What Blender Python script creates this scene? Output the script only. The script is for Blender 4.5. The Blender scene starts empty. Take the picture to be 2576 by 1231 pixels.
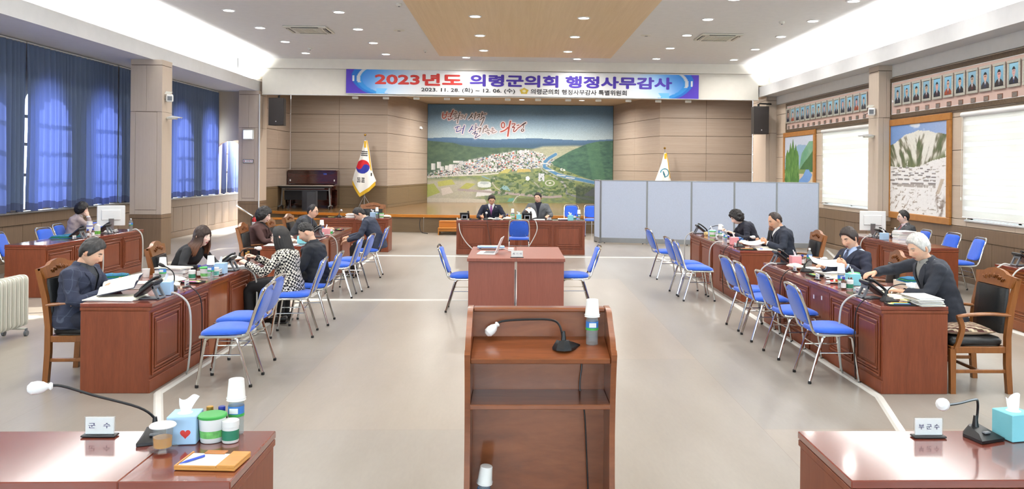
import bpy, math, random
import numpy as np
from mathutils import Vector, Matrix, Quaternion
random.seed(7)
RNG = np.random.default_rng(11)
R = math.radians
S = bpy.context.scene
COL = S.collection

# ------------------------------------------------------------------ camera
CAM_H = 1.88
cam = bpy.data.cameras.new('camera'); camo = bpy.data.objects.new('camera', cam); COL.objects.link(camo)
cam.sensor_width = 36.0; cam.lens = 2100 / 2576 * 36
cam.shift_x = (1288 - 1364) / 2576; cam.shift_y = (424 - 615.5) / 2576
cam.clip_start = .05; cam.clip_end = 200
_yaw, _roll = R(2.0), R(.5)
_f = Vector((math.sin(_yaw), math.cos(_yaw), 0)); _r = Vector((math.cos(_yaw), -math.sin(_yaw), 0)); _u = Vector((0, 0, 1))
_r2 = _r * math.cos(_roll) + _u * math.sin(_roll); _u2 = _u * math.cos(_roll) - _r * math.sin(_roll)
camo.matrix_world = Matrix(((_r2.x, _u2.x, -_f.x, 0), (_r2.y, _u2.y, -_f.y, 0), (_r2.z, _u2.z, -_f.z, CAM_H), (0, 0, 0, 1)))
S.camera = camo

# ------------------------------------------------------------------ world, sun, exposure
S.view_settings.view_transform = 'Standard'; S.view_settings.look = 'None'
S.view_settings.gamma = 1.0; S.view_settings.use_curve_mapping = False
S.view_settings.exposure = 0.49
_c = S.cycles; _c.max_bounces = 5; _c.diffuse_bounces = 2; _c.glossy_bounces = 3; _c.transmission_bounces = 4; _c.transparent_max_bounces = 8; _c.caustics_reflective = False; _c.caustics_refractive = False; _c.sample_clamp_indirect = 6.0; _c.use_adaptive_sampling = True; _c.adaptive_threshold = .05
W = bpy.data.worlds.new('sky'); S.world = W; W.use_nodes = True
_bg = W.node_tree.nodes['Background']; _bg.inputs[0].default_value = (.80, .90, 1.0, 1); _bg.inputs[1].default_value = 9.0
sun = bpy.data.lights.new('sun', 'SUN'); sun.energy = 14; sun.angle = R(.6); sun.color = (1, .95, .86)
suno = bpy.data.objects.new('sun', sun); COL.objects.link(suno)
suno.rotation_euler = Vector((.80, .30, -.42)).to_track_quat('-Z', 'Y').to_euler()
DOWNLIGHT_W = 10.0      # watts of each ceiling downlight
COVE_W = 34.0           # watts per metre of cove strip

# ------------------------------------------------------------------ materials
def lin(c):
    c = np.asarray(c, float) / 255.0
    return tuple(np.where(c <= .04045, c / 12.92, ((c + .055) / 1.055) ** 2.4))
MATS = {}
def newmat(name):
    m = bpy.data.materials.new(name); m.use_nodes = True
    MATS[name] = m
    nt = m.node_tree
    return m, nt, nt.nodes['Principled BSDF']
def setp(b, rough=.5, metal=0, spec=.5, coat=0, sheen=0, trans=0, alpha=1, emit=None, es=0, ior=None):
    b.inputs['Roughness'].default_value = rough; b.inputs['Metallic'].default_value = metal
    b.inputs['Specular IOR Level'].default_value = spec; b.inputs['Coat Weight'].default_value = coat
    b.inputs['Coat Roughness'].default_value = .08
    b.inputs['Sheen Weight'].default_value = sheen; b.inputs['Transmission Weight'].default_value = trans
    b.inputs['Alpha'].default_value = alpha
    if ior: b.inputs['IOR'].default_value = ior
    if emit is not None:
        b.inputs['Emission Color'].default_value = (*emit, 1); b.inputs['Emission Strength'].default_value = es
def pm(name, rgb, rough=.5, var=.06, vscale=6, bump=0, bscale=60, stretch=(1, 1, 1), **k):
    """plain procedural material: colour with soft noise variation and optional fine bump"""
    if name in MATS: return MATS[name]
    m, nt, b = newmat(name); N, L = nt.nodes, nt.links
    c = lin(rgb)
    tc = N.new('ShaderNodeTexCoord'); mp = N.new('ShaderNodeMapping'); mp.inputs['Scale'].default_value = stretch
    L.new(tc.outputs['Object'], mp.inputs[0])
    if var:
        n = N.new('ShaderNodeTexNoise'); n.inputs['Scale'].default_value = vscale; n.inputs['Detail'].default_value = 4
        L.new(mp.outputs[0], n.inputs['Vector'])
        r = N.new('ShaderNodeValToRGB')
        r.color_ramp.elements[0].position = .3; r.color_ramp.elements[1].position = .7
        r.color_ramp.elements[0].color = (*[x * (1 - var) for x in c], 1)
        r.color_ramp.elements[1].color = (*[min(1, x * (1 + var)) for x in c], 1)
        L.new(n.outputs[0], r.inputs[0]); L.new(r.outputs[0], b.inputs['Base Color'])
    else: b.inputs['Base Color'].default_value = (*c, 1)
    if bump:
        n2 = N.new('ShaderNodeTexNoise'); n2.inputs['Scale'].default_value = bscale; L.new(mp.outputs[0], n2.inputs['Vector'])
        bp = N.new('ShaderNodeBump'); bp.inputs['Strength'].default_value = bump; bp.inputs['Distance'].default_value = .01
        L.new(n2.outputs[0], bp.inputs['Height']); L.new(bp.outputs[0], b.inputs['Normal'])
    setp(b, rough, **k)
    return m
def wood(name, rgb, rgb2, scale=3, stretch=(1, 1, .12), rough=.35, coat=0, dist=2.5, fine=.35, coord='Object'):
    """wood: long streaks along the axis with the small stretch value"""
    if name in MATS: return MATS[name]
    m, nt, b = newmat(name); N, L = nt.nodes, nt.links
    tc = N.new('ShaderNodeTexCoord'); mp = N.new('ShaderNodeMapping'); mp.inputs['Scale'].default_value = [s * scale for s in stretch]
    L.new(tc.outputs[coord], mp.inputs[0])
    n = N.new('ShaderNodeTexNoise'); n.inputs['Scale'].default_value = 3; n.inputs['Detail'].default_value = 6; n.inputs['Distortion'].default_value = dist
    n2 = N.new('ShaderNodeTexNoise'); n2.inputs['Scale'].default_value = 22; n2.inputs['Detail'].default_value = 3
    L.new(mp.outputs[0], n.inputs['Vector']); L.new(mp.outputs[0], n2.inputs['Vector'])
    mx = N.new('ShaderNodeMix'); mx.inputs[0].default_value = fine
    L.new(n.outputs[0], mx.inputs[2]); L.new(n2.outputs[0], mx.inputs[3])
    r = N.new('ShaderNodeValToRGB'); r.color_ramp.elements[0].position = .32; r.color_ramp.elements[1].position = .68
    r.color_ramp.elements[0].color = (*lin(rgb2), 1); r.color_ramp.elements[1].color = (*lin(rgb), 1)
    L.new(mx.outputs[0], r.inputs[0]); L.new(r.outputs[0], b.inputs['Base Color'])
    setp(b, rough, coat=coat)
    return m
def attrmat(name, rough=.5, spec=.4, coat=0):
    """colour from the mesh's own colour layer (flat print, skin, cloth patterns)"""
    if name in MATS: return MATS[name]
    m, nt, b = newmat(name)
    a = nt.nodes.new('ShaderNodeAttribute'); a.attribute_name = 'Col'
    nt.links.new(a.outputs['Color'], b.inputs['Base Color']); setp(b, rough, spec=spec, coat=coat)
    return m
def emat(name, rgb, strength):
    if name in MATS: return MATS[name]
    m, nt, b = newmat(name); b.inputs['Base Color'].default_value = (.8, .8, .8, 1)
    setp(b, .5, emit=lin(rgb), es=strength)
    m.cycles.emission_sampling = 'NONE'      # the fittings' own lamps are sampled instead
    return m
def cloth_translucent(name, rgb, mix, trgb, var=.08):
    m, nt, b = newmat(name); N, L = nt.nodes, nt.links
    out = N['Material Output']
    b.inputs['Base Color'].default_value = (*lin(rgb), 1); setp(b, .85, spec=.2)
    t = N.new('ShaderNodeBsdfTranslucent'); t.inputs[0].default_value = (*lin(trgb), 1)
    mx = N.new('ShaderNodeMixShader'); mx.inputs[0].default_value = mix
    L.new(b.outputs[0], mx.inputs[1]); L.new(t.outputs[0], mx.inputs[2]); L.new(mx.outputs[0], out.inputs[0])
    tc = N.new('ShaderNodeTexCoord'); n = N.new('ShaderNodeTexNoise'); n.inputs['Scale'].default_value = 300
    L.new(tc.outputs['Object'], n.inputs['Vector'])
    bp = N.new('ShaderNodeBump'); bp.inputs['Strength'].default_value = .15; L.new(n.outputs[0], bp.inputs['Height']); L.new(bp.outputs[0], b.inputs['Normal'])
    return m

# ------------------------------------------------------------------ mesh builder
class MB:
    def __init__(s): s.v = []; s.f = []; s.m = []; s.M = None
    def add(s, vs, fs, mi=0):
        o = len(s.v)
        if s.M is not None: vs = [tuple(s.M @ Vector(p)) for p in vs]
        s.v.extend([tuple(p) for p in vs]); s.f.extend([tuple(i + o for i in f) for f in fs]); s.m.extend([mi] * len(fs))
        return s
    def box(s, x0, x1, y0, y1, z0, z1, mi=0, b=0):
        if x0 > x1: x0, x1 = x1, x0
        if y0 > y1: y0, y1 = y1, y0
        if z0 > z1: z0, z1 = z1, z0
        if b <= 0:
            vs = [(x, y, z) for z in (z0, z1) for y in (y0, y1) for x in (x0, x1)]
            return s.add(vs, [(0, 2, 3, 1), (4, 5, 7, 6), (0, 1, 5, 4), (2, 6, 7, 3), (0, 4, 6, 2), (1, 3, 7, 5)], mi)
        b = min(b, (x1 - x0) * .49, (y1 - y0) * .49, (z1 - z0) * .49)
        vs = []; ix = {}
        X, Y, Z = (x0, x1), (y0, y1), (z0, z1)
        for k in range(2):
            for j in range(2):
                for i in range(2):
                    sx, sy, sz = (b if i == 0 else -b), (b if j == 0 else -b), (b if k == 0 else -b)
                    ix[i, j, k, 0] = len(vs); vs.append((X[i], Y[j] + sy, Z[k] + sz))
                    ix[i, j, k, 1] = len(vs); vs.append((X[i] + sx, Y[j], Z[k] + sz))
                    ix[i, j, k, 2] = len(vs); vs.append((X[i] + sx, Y[j] + sy, Z[k]))
        fs = []
        q = lambda a, i, j, k: ix[i, j, k, a]
        fs.append((q(0, 0, 0, 0), q(0, 0, 0, 1), q(0, 0, 1, 1), q(0, 0, 1, 0))); fs.append((q(0, 1, 0, 0), q(0, 1, 1, 0), q(0, 1, 1, 1), q(0, 1, 0, 1)))
        fs.append((q(1, 0, 0, 0), q(1, 1, 0, 0), q(1, 1, 0, 1), q(1, 0, 0, 1))); fs.append((q(1, 0, 1, 0), q(1, 0, 1, 1), q(1, 1, 1, 1), q(1, 1, 1, 0)))
        fs.append((q(2, 0, 0, 0), q(2, 0, 1, 0), q(2, 1, 1, 0), q(2, 1, 0, 0))); fs.append((q(2, 0, 0, 1), q(2, 1, 0, 1), q(2, 1, 1, 1), q(2, 0, 1, 1)))
        for j in range(2):
            for k in range(2):
                f = (q(1, 0, j, k), q(1, 1, j, k), q(2, 1, j, k), q(2, 0, j, k)); fs.append(f if (j == 0) != (k == 0) else f[::-1])
        for i in range(2):
            for k in range(2):
                f = (q(0, i, 0, k), q(0, i, 1, k), q(2, i, 1, k), q(2, i, 0, k)); fs.append(f if (i == 0) == (k == 0) else f[::-1])
        for i in range(2):
            for j in range(2):
                f = (q(0, i, j, 0), q(0, i, j, 1), q(1, i, j, 1), q(1, i, j, 0)); fs.append(f if (i == 0) != (j == 0) else f[::-1])
        for i in range(2):
            for j in range(2):
                for k in range(2):
                    f = (q(0, i, j, k), q(1, i, j, k), q(2, i, j, k)); fs.append(f if (i + j + k) % 2 == 0 else f[::-1])
        return s.add(vs, fs, mi)
    def tube(s, path, r, n=8, mi=0, caps=True, closed=False, sq=None, up=None):
        P = [Vector(p) for p in path]; k = len(P)
        rr = r if isinstance(r, (list, tuple)) else [r] * k
        T = []
        for i in range(k):
            a = P[(i - 1) % k] if (i > 0 or closed) else P[i]; c = P[(i + 1) % k] if (i < k - 1 or closed) else P[i]
            t = (c - a); T.append(t.normalized() if t.length > 1e-9 else Vector((0, 0, 1)))
        u0 = Vector(up) if up is not None else (Vector((0, 0, 1)) if abs(T[0].z) < .9 else Vector((1, 0, 0)))
        u = (u0 - T[0] * u0.dot(T[0])).normalized()
        vs = []
        for i in range(k):
            if i > 0:
                if up is not None:
                    u = Vector(up) - T[i] * Vector(up).dot(T[i]); u.normalize()
                else:
                    u = T[i - 1].rotation_difference(T[i]) @ u; u = (u - T[i] * u.dot(T[i])).normalized()
            w = T[i].cross(u)
            for j in range(n):
                a = 2 * math.pi * j / n + (math.pi / 4 if n == 4 else 0)
                ca, sa = math.cos(a), math.sin(a)
                ru, rw = (rr[i], rr[i]) if not isinstance(rr[i], tuple) else rr[i]
                vs.append(P[i] + u * (ca * ru) + w * (sa * rw))
        fs = []
        for i in range(k if closed else k - 1):
            for j in range(n):
                a, b_ = i * n + j, i * n + (j + 1) % n; c, d = ((i + 1) % k) * n + (j + 1) % n, ((i + 1) % k) * n + j
                fs.append((a, b_, c, d))
        if caps and not closed: fs.append(tuple(range(n))[::-1]); fs.append(tuple(range((k - 1) * n, k * n)))
        return s.add(vs, fs, mi)
    def lathe(s, prof, n=16, c=(0, 0, 0), mi=0, caps=True):
        vs = []; fs = []
        for r, z in prof:
            for j in range(n):
                a = 2 * math.pi * j / n; vs.append((c[0] + r * math.cos(a), c[1] + r * math.sin(a), c[2] + z))
        for i in range(len(prof) - 1):
            for j in range(n):
                fs.append((i * n + j, i * n + (j + 1) % n, (i + 1) * n + (j + 1) % n, (i + 1) * n + j))
        if caps: fs.append(tuple(range(n))[::-1]); fs.append(tuple(range((len(prof) - 1) * n, len(prof) * n)))
        return s.add(vs, fs, mi)
    def prism(s, poly, axis, d0, d1, mi=0):
        """poly: 2D points; axis 'x' -> (y,z), 'y' -> (x,z), 'z' -> (x,y)"""
        def p3(p, d): return (d, p[0], p[1]) if axis == 'x' else ((p[0], d, p[1]) if axis == 'y' else (p[0], p[1], d))
        n = len(poly); vs = [p3(p, d0) for p in poly] + [p3(p, d1) for p in poly]
        fs = [tuple(range(n))[::-1], tuple(range(n, 2 * n))] + [(i, (i + 1) % n, n + (i + 1) % n, n + i) for i in range(n)]
        return s.add(vs, fs, mi)
    def ell(s, c, r, nu=16, nv=10, mi=0):
        vs = [(c[0], c[1], c[2] - r[2])]; fs = []
        for i in range(1, nv):
            t = -math.pi / 2 + math.pi * i / nv
            for j in range(nu):
                a = 2 * math.pi * j / nu; vs.append((c[0] + r[0] * math.cos(t) * math.cos(a), c[1] + r[1] * math.cos(t) * math.sin(a), c[2] + r[2] * math.sin(t)))
        vs.append((c[0], c[1], c[2] + r[2]))
        for j in range(nu): fs.append((0, 1 + (j + 1) % nu, 1 + j))
        for i in range(nv - 2):
            for j in range(nu): fs.append((1 + i * nu + j, 1 + i * nu + (j + 1) % nu, 1 + (i + 1) * nu + (j + 1) % nu, 1 + (i + 1) * nu + j))
        l = len(vs) - 1; o = 1 + (nv - 2) * nu
        for j in range(nu): fs.append((l, o + j, o + (j + 1) % nu))
        return s.add(vs, fs, mi)
    def sheet(s, fn, nu, nv, mi=0, closed_u=False):
        vs = [fn(i / nu, j / nv) for j in range(nv + 1) for i in range(nu + (0 if closed_u else 1))]
        w = nu if closed_u else nu + 1
        fs = []
        for j in range(nv):
            for i in range(nu): fs.append((j * w + i, j * w + (i + 1) % w, (j + 1) * w + (i + 1) % w, (j + 1) * w + i))
        return s.add(vs, fs, mi)
    def mesh(s, name, mats, angle=32):
        me = bpy.data.meshes.new(name); me.from_pydata(s.v, [], s.f)
        for m in (mats if isinstance(mats, (list, tuple)) else [mats]): me.materials.append(m)
        me.polygons.foreach_set('material_index', s.m); me.polygons.foreach_set('use_smooth', [True] * len(s.f))
        me.update()
        if angle is not None: me.set_sharp_from_angle(angle=R(angle))
        return me
    def build(s, name, mats, parent=None, loc=(0, 0, 0), rot=(0, 0, 0), angle=32):
        return place(name, s.mesh(name, mats, angle), parent, loc, rot)
def place(name, me, parent=None, loc=(0, 0, 0), rot=(0, 0, 0)):
    o = bpy.data.objects.new(name, me); COL.objects.link(o)
    o.location = loc; o.rotation_euler = rot if isinstance(rot, (tuple, list)) else (0, 0, rot)
    if parent: o.parent = parent
    return o
def tag(o, label=None, cat=None, group=None, kind=None):
    if label: o['label'] = label
    if cat: o['category'] = cat
    if group: o['group'] = group
    if kind: o['kind'] = kind
    return o
def thing(name, label, cat, loc=(0, 0, 0), rz=0, group=None):
    o = bpy.data.objects.new(name, None); COL.objects.link(o); o.empty_display_size = .05
    o.location = loc; o.rotation_euler = (0, 0, rz)
    return tag(o, label, cat, group)
def struct(o): o['kind'] = 'structure'; return o
def dup(root, loc, rz=0, label=None, group=None):
    r = root.copy(); COL.objects.link(r); r.location = loc; r.rotation_euler = (0, 0, rz)
    if label: r['label'] = label
    if group: r['group'] = group
    for ch in root.children:
        c = ch.copy(); COL.objects.link(c); c.parent = r
        for g in ch.children:
            d = g.copy(); COL.objects.link(d); d.parent = c
    return r
def box_obj(name, mat, dims, parent=None, b=0):
    return MB().box(*dims, b=b).build(name, mat, parent)
def bez(p0, p1, p2, p3, n=10):
    p0, p1, p2, p3 = map(Vector, (p0, p1, p2, p3)); o = []
    for i in range(n + 1):
        t = i / n; o.append(tuple(p0 * (1 - t) ** 3 + p1 * 3 * t * (1 - t) ** 2 + p2 * 3 * t * t * (1 - t) + p3 * t ** 3))
    return o
def smooth_path(pts, n=6):
    """Catmull-Rom through the points"""
    P = [Vector(p) for p in pts]; P = [P[0] * 2 - P[1]] + P + [P[-1] * 2 - P[-2]]; o = []
    for i in range(1, len(P) - 2):
        for k in range(n):
            t = k / n; a, b, c, d = P[i - 1], P[i], P[i + 1], P[i + 2]
            o.append(tuple(.5 * ((2 * b) + (c - a) * t + (2 * a - 5 * b + 4 * c - d) * t * t + (3 * b - a - 3 * c + d) * t ** 3)))
    o.append(tuple(P[-2])); return o
# colour-layer helpers ---------------------------------------------------
def vnoise(x, y, seed=0):
    g = np.random.default_rng(seed).random((256, 256))
    xi = np.floor(x).astype(int); yi = np.floor(y).astype(int); fx = x - xi; fy = y - yi
    fx = fx * fx * (3 - 2 * fx); fy = fy * fy * (3 - 2 * fy)
    a = g[xi % 256, yi % 256]; b = g[(xi + 1) % 256, yi % 256]; c = g[xi % 256, (yi + 1) % 256]; d = g[(xi + 1) % 256, (yi + 1) % 256]
    return (a * (1 - fx) + b * fx) * (1 - fy) + (c * (1 - fx) + d * fx) * fy
def fbm(x, y, seed=0, o=4):
    s = 0; a = .5; t = 0
    for i in range(o): s = s + a * vnoise(x * 2 ** i, y * 2 ** i, seed + i); t += a; a *= .5
    return s / t
def cells(x, y, seed=0):
    g = np.random.default_rng(seed).random((256, 256, 3))
    return g[np.floor(x).astype(int) % 256, np.floor(y).astype(int) % 256]
def set_col(me, rgb):
    """rgb: (n,3) sRGB 0-255 per vertex -> colour layer"""
    c = np.clip(np.asarray(rgb, float) / 255, 0, 1)
    c = np.where(c <= .04045, c / 12.92, ((c + .055) / 1.055) ** 2.4)
    a = me.color_attributes.new('Col', 'FLOAT_COLOR', 'POINT')
    a.data.foreach_set('color', np.concatenate([c, np.ones((len(c), 1))], 1).astype(np.float32).ravel())
def picture(name, w, h, nu, nv, fn, mat, parent=None, loc=(0, 0, 0), rot=(0, 0, 0), warp=None):
    """flat print lying in local x-z, facing local -y; fn(U,V)->rgb arrays, V up"""
    U, V = np.meshgrid(np.linspace(0, 1, nu + 1), np.linspace(0, 1, nv + 1))
    U, V = U.ravel(), V.ravel()
    X = (U - .5) * w; Z = (V - .5) * h; Y = np.zeros_like(X)
    me = bpy.data.meshes.new(name)
    i = np.arange(nv)[:, None] * (nu + 1) + np.arange(nu)[None, :]; i = i.ravel()
    F = np.stack([i, i + 1, i + nu + 2, i + nu + 1], 1)
    me.from_pydata(np.stack([X, Y, Z], 1).tolist(), [], F.tolist())
    me.materials.append(mat); set_col(me, fn(U, V)); me.polygons.foreach_set('use_smooth', [True] * len(F)); me.update()
    return place(name, me, parent, loc, rot)
def mixc(base, col, m):
    m = np.clip(m, 0, 1)[:, None]; return base * (1 - m) + np.asarray(col, float) * m
def sstep(a, b, x):
    t = np.clip((x - a) / (b - a), 0, 1); return t * t * (3 - 2 * t)
def textmesh(name, body, size, mat, parent=None, loc=(0, 0, 0), rot=(0, 0, 0), off=0, width=None, height=None, extrude=.0015, align='CENTER', res=3, shear=0, bold=0):
    c = bpy.data.curves.new('txt', 'FONT'); c.body = body; c.size = size; c.offset = off; c.extrude = extrude; c.align_x = align; c.align_y = 'CENTER'; c.resolution_u = res; c.shear = shear
    o = bpy.data.objects.new('txt', c); COL.objects.link(o)
    me = bpy.data.meshes.new_from_object(o.evaluated_get(bpy.context.evaluated_depsgraph_get()))
    bpy.data.objects.remove(o); bpy.data.curves.remove(c)
    n = len(me.vertices); co = np.empty(n * 3); me.vertices.foreach_get('co', co); co = co.reshape(-1, 3)
    lo, hi = co.min(0), co.max(0)
    co[:, 0] -= (lo[0] + hi[0]) / 2; co[:, 1] -= (lo[1] + hi[1]) / 2
    if width: co[:, 0] *= width / (hi[0] - lo[0])
    if height: co[:, 1] *= height / (hi[1] - lo[1])
    co = np.stack([co[:, 0], -co[:, 2], co[:, 1]], 1)       # stand up, facing -y
    if bold:
        F = [tuple(p.vertices) for p in me.polygons]; bpy.data.meshes.remove(me); me = bpy.data.meshes.new(name); VS = []; FS = []
        for k in range(9):
            d = np.array((0, 0, 0)) if k == 8 else np.array((bold * math.cos(k * math.pi / 4), -.0003 * (k + 1), bold * math.sin(k * math.pi / 4) * .75))
            FS += [tuple(i + len(co) * k for i in f) for f in F]; VS.append(co + d)
        me.from_pydata(np.concatenate(VS).tolist(), [], FS)
    else: me.vertices.foreach_set('co', co.ravel())
    me.materials.clear(); me.materials.append(mat); me.name = name
    me.update()
    return place(name, me, parent, loc, rot)
# ------------------------------------------------------------------ room materials
XL, XR, ZC, ZS = -8.75, 7.75, 5.0, 4.05
def floor_mat():
    m, nt, b = newmat('vinyl_floor'); N, L = nt.nodes, nt.links
    tc = N.new('ShaderNodeTexCoord')
    mp = N.new('ShaderNodeMapping'); mp.inputs['Scale'].default_value = (1.6, .35, 1); L.new(tc.outputs['Object'], mp.inputs[0])
    n1 = N.new('ShaderNodeTexNoise'); n1.inputs['Scale'].default_value = 1.1; n1.inputs['Detail'].default_value = 5; L.new(mp.outputs[0], n1.inputs['Vector'])
    n2 = N.new('ShaderNodeTexNoise'); n2.inputs['Scale'].default_value = 30; n2.inputs['Detail'].default_value = 6; L.new(mp.outputs[0], n2.inputs['Vector'])
    br = N.new('ShaderNodeTexBrick'); br.inputs['Scale'].default_value = 1; br.inputs['Mortar Size'].default_value = .0018
    br.inputs['Brick Width'].default_value = 6.0; br.inputs['Row Height'].default_value = 1.83; br.inputs['Mortar Smooth'].default_value = .3; br.offset = .37
    mp2 = N.new('ShaderNodeMapping'); mp2.inputs['Rotation'].default_value = (0, 0, R(90)); L.new(tc.outputs['Object'], mp2.inputs[0]); L.new(mp2.outputs[0], br.inputs['Vector'])
    br.inputs['Color1'].default_value = (*lin((160, 151, 139)), 1); br.inputs['Color2'].default_value = (*lin((149, 145, 138)), 1); br.inputs['Mortar'].default_value = (*lin((134, 122, 110)), 1)
    r = N.new('ShaderNodeValToRGB'); r.color_ramp.elements[0].position = .3; r.color_ramp.elements[1].position = .72
    r.color_ramp.elements[0].color = (.80, .765, .73, 1); r.color_ramp.elements[1].color = (1.06, 1.06, 1.06, 1); L.new(n1.outputs[0], r.inputs[0])
    r2 = N.new('ShaderNodeValToRGB'); r2.color_ramp.elements[0].color = (.92, .92, .92, 1); r2.color_ramp.elements[1].color = (1.06, 1.06, 1.06, 1); L.new(n2.outputs[0], r2.inputs[0])
    m1 = N.new('ShaderNodeMix'); m1.data_type = 'RGBA'; m1.blend_type = 'MULTIPLY'; m1.inputs[0].default_value = 1
    L.new(br.outputs[0], m1.inputs[6]); L.new(r.outputs[0], m1.inputs[7])
    m2 = N.new('ShaderNodeMix'); m2.data_type = 'RGBA'; m2.blend_type = 'MULTIPLY'; m2.inputs[0].default_value = 1
    L.new(m1.outputs[2], m2.inputs[6]); L.new(r2.outputs[0], m2.inputs[7]); L.new(m2.outputs[2], b.inputs['Base Color'])
    b.inputs['Roughness'].default_value = .30
    bp = N.new('ShaderNodeBump'); bp.inputs['Strength'].default_value = .05; L.new(n2.outputs[0], bp.inputs['Height']); L.new(bp.outputs[0], b.inputs['Normal'])
    b.inputs['Specular IOR Level'].default_value = .45
    return m
M_floor = floor_mat()
M_white = pm('white_plaster', (236, 235, 232), .85, var=.02)
M_cream = pm('cream_paint', (238, 232, 220), .7, var=.02)
M_soffit = pm('soffit_white', (226, 226, 226), .8, var=.02)
M_ceilwood = wood('ceiling_maple', (238, 212, 172), (226, 198, 154), 1.2, (4, .12, 4), .45, dist=.6)
M_panel = wood('stage_panel_wood', (174, 158, 143), (158, 140, 124), 1.2, (.1, .1, 6), .5, dist=.4, fine=.5)
M_panel2 = wood('side_panel_wood', (206, 188, 168), (197, 178, 157), 1.2, (.3, .3, 5), .5, dist=.4, fine=.5)
M_pillar = wood('pillar_board', (204, 188, 171), (195, 177, 159), 2, (6, 6, .12), .5, dist=.3, fine=.6)
M_wains = wood('wainscot_brown', (136, 112, 88), (116, 94, 73), 2, (6, 6, .12), .5, dist=.3, fine=.6)
M_wains2 = wood('stage_wainscot', (124, 103, 74), (108, 88, 62), 2, (.15, .15, 6), .5, dist=.3, fine=.6)
M_joint = pm('joint_brown', (112, 94, 78), .8, var=0)  # brown backing colour seen in the joints between boards
M_stage = wood('stage_floor_oak', (128, 98, 64), (106, 80, 50), 1.2, (4, .2, 4), .22, coat=.3, dist=.6)
M_orange = wood('orange_pine', (204, 132, 44), (186, 114, 34), 2, (.15, 4, 4), .35, coat=.2, dist=1)
M_granite = pm('grey_granite', (150, 146, 140), .4, var=.18, vscale=60)
M_dark = pm('matt_black', (26, 26, 28), .5, var=.05)
M_chrome = pm('chrome', (214, 214, 212), .12, var=.03, metal=1)
M_steel = pm('brushed_steel', (176, 178, 180), .32, var=.05, metal=1)
M_alu = pm('aluminium_grey', (152, 154, 156), .4, var=.04, metal=.7)
M_whitepl = pm('white_plastic', (236, 236, 234), .35, var=.02)
M_offwhite = pm('offwhite_plastic', (222, 220, 208), .4, var=.03)
M_greypl = pm('grey_plastic', (104, 108, 114), .4, var=.04)
M_blackpl = pm('black_plastic', (24, 25, 28), .38, var=.04)
M_glass = None
def glass_mat():
    m, nt, b = newmat('window_glass'); N, L = nt.nodes, nt.links
    t = N.new('ShaderNodeBsdfTransparent'); t.inputs[0].default_value = (.94, .97, .97, 1)
    g = N.new('ShaderNodeBsdfGlossy'); g.inputs['Roughness'].default_value = .02
    mx = N.new('ShaderNodeMixShader'); mx.inputs[0].default_value = .08
    L.new(t.outputs[0], mx.inputs[1]); L.new(g.outputs[0], mx.inputs[2]); L.new(mx.outputs[0], N['Material Output'].inputs[0])
    return m
M_glass = glass_mat()
def clear_mat(name, rgb, a):
    m, nt, b = newmat(name); N, L = nt.nodes, nt.links
    t = N.new('ShaderNodeBsdfTransparent'); t.inputs[0].default_value = (*lin(rgb), 1)
    b.inputs['Base Color'].default_value = (*lin(rgb), 1); setp(b, .06)
    mx = N.new('ShaderNodeMixShader'); mx.inputs[0].default_value = a
    L.new(t.outputs[0], mx.inputs[1]); L.new(b.outputs[0], mx.inputs[2]); L.new(mx.outputs[0], N['Material Output'].inputs[0])
    return m
M_pet = clear_mat('clear_bottle_plastic', (228, 236, 238), .22)

# ------------------------------------------------------------------ floor, ceiling, shell
Y0, Y1 = -4.0, 24.3
struct(MB().box(XL - 2.2, XR + .3, Y0, 31, -.12, 0).build('floor', M_floor))
ceil = struct(MB().box(-7.98, XR + .02, Y0, 24.4, ZC, ZC + .12).build('ceiling', M_white))
wp = MB().box(-2.07, 2.70, 1.0, 23.25, ZC - .025, ZC - .002, b=.004).build('ceiling_panel', M_ceilwood, ceil)
_mb = MB().box(XL - .3, XR + .3, Y0 - .2, Y0, 0, .85).box(XL - .3, XR + .3, Y0 - .2, Y0, 3.4, ZC); _px = XL - .3
for _k in range(5):  # openings added to the back wall for daylight from behind the camera
    _x0 = -7.0 + 2.9 * _k; _mb.box(_px, _x0, Y0 - .2, Y0, .85, 3.4); _px = _x0 + 2.3
_mb.box(_px, XR + .3, Y0 - .2, Y0, .85, 3.4); struct(_mb.build('wall_back', M_panel2))
for _k in range(5):  # added windows, never in view: daylight fill for surfaces facing the camera
    _x0 = -7.0 + 2.9 * _k; _m = MB()
    for _a, _b, _c, _d in ((0, 2.3, .85, .91), (0, 2.3, 3.34, 3.4), (0, .06, .91, 3.34), (2.24, 2.3, .91, 3.34), (1.12, 1.18, .91, 3.34)): _m.box(_x0 + _a, _x0 + _b, Y0 - .13, Y0 - .07, _c, _d)
    _o = struct(_m.build('window_%d' % (20 + _k), M_whitepl)); MB().box(_x0 + .05, _x0 + 2.25, Y0 - .103, Y0 - .097, .9, 3.35).build('pane', M_glass, _o)
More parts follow.
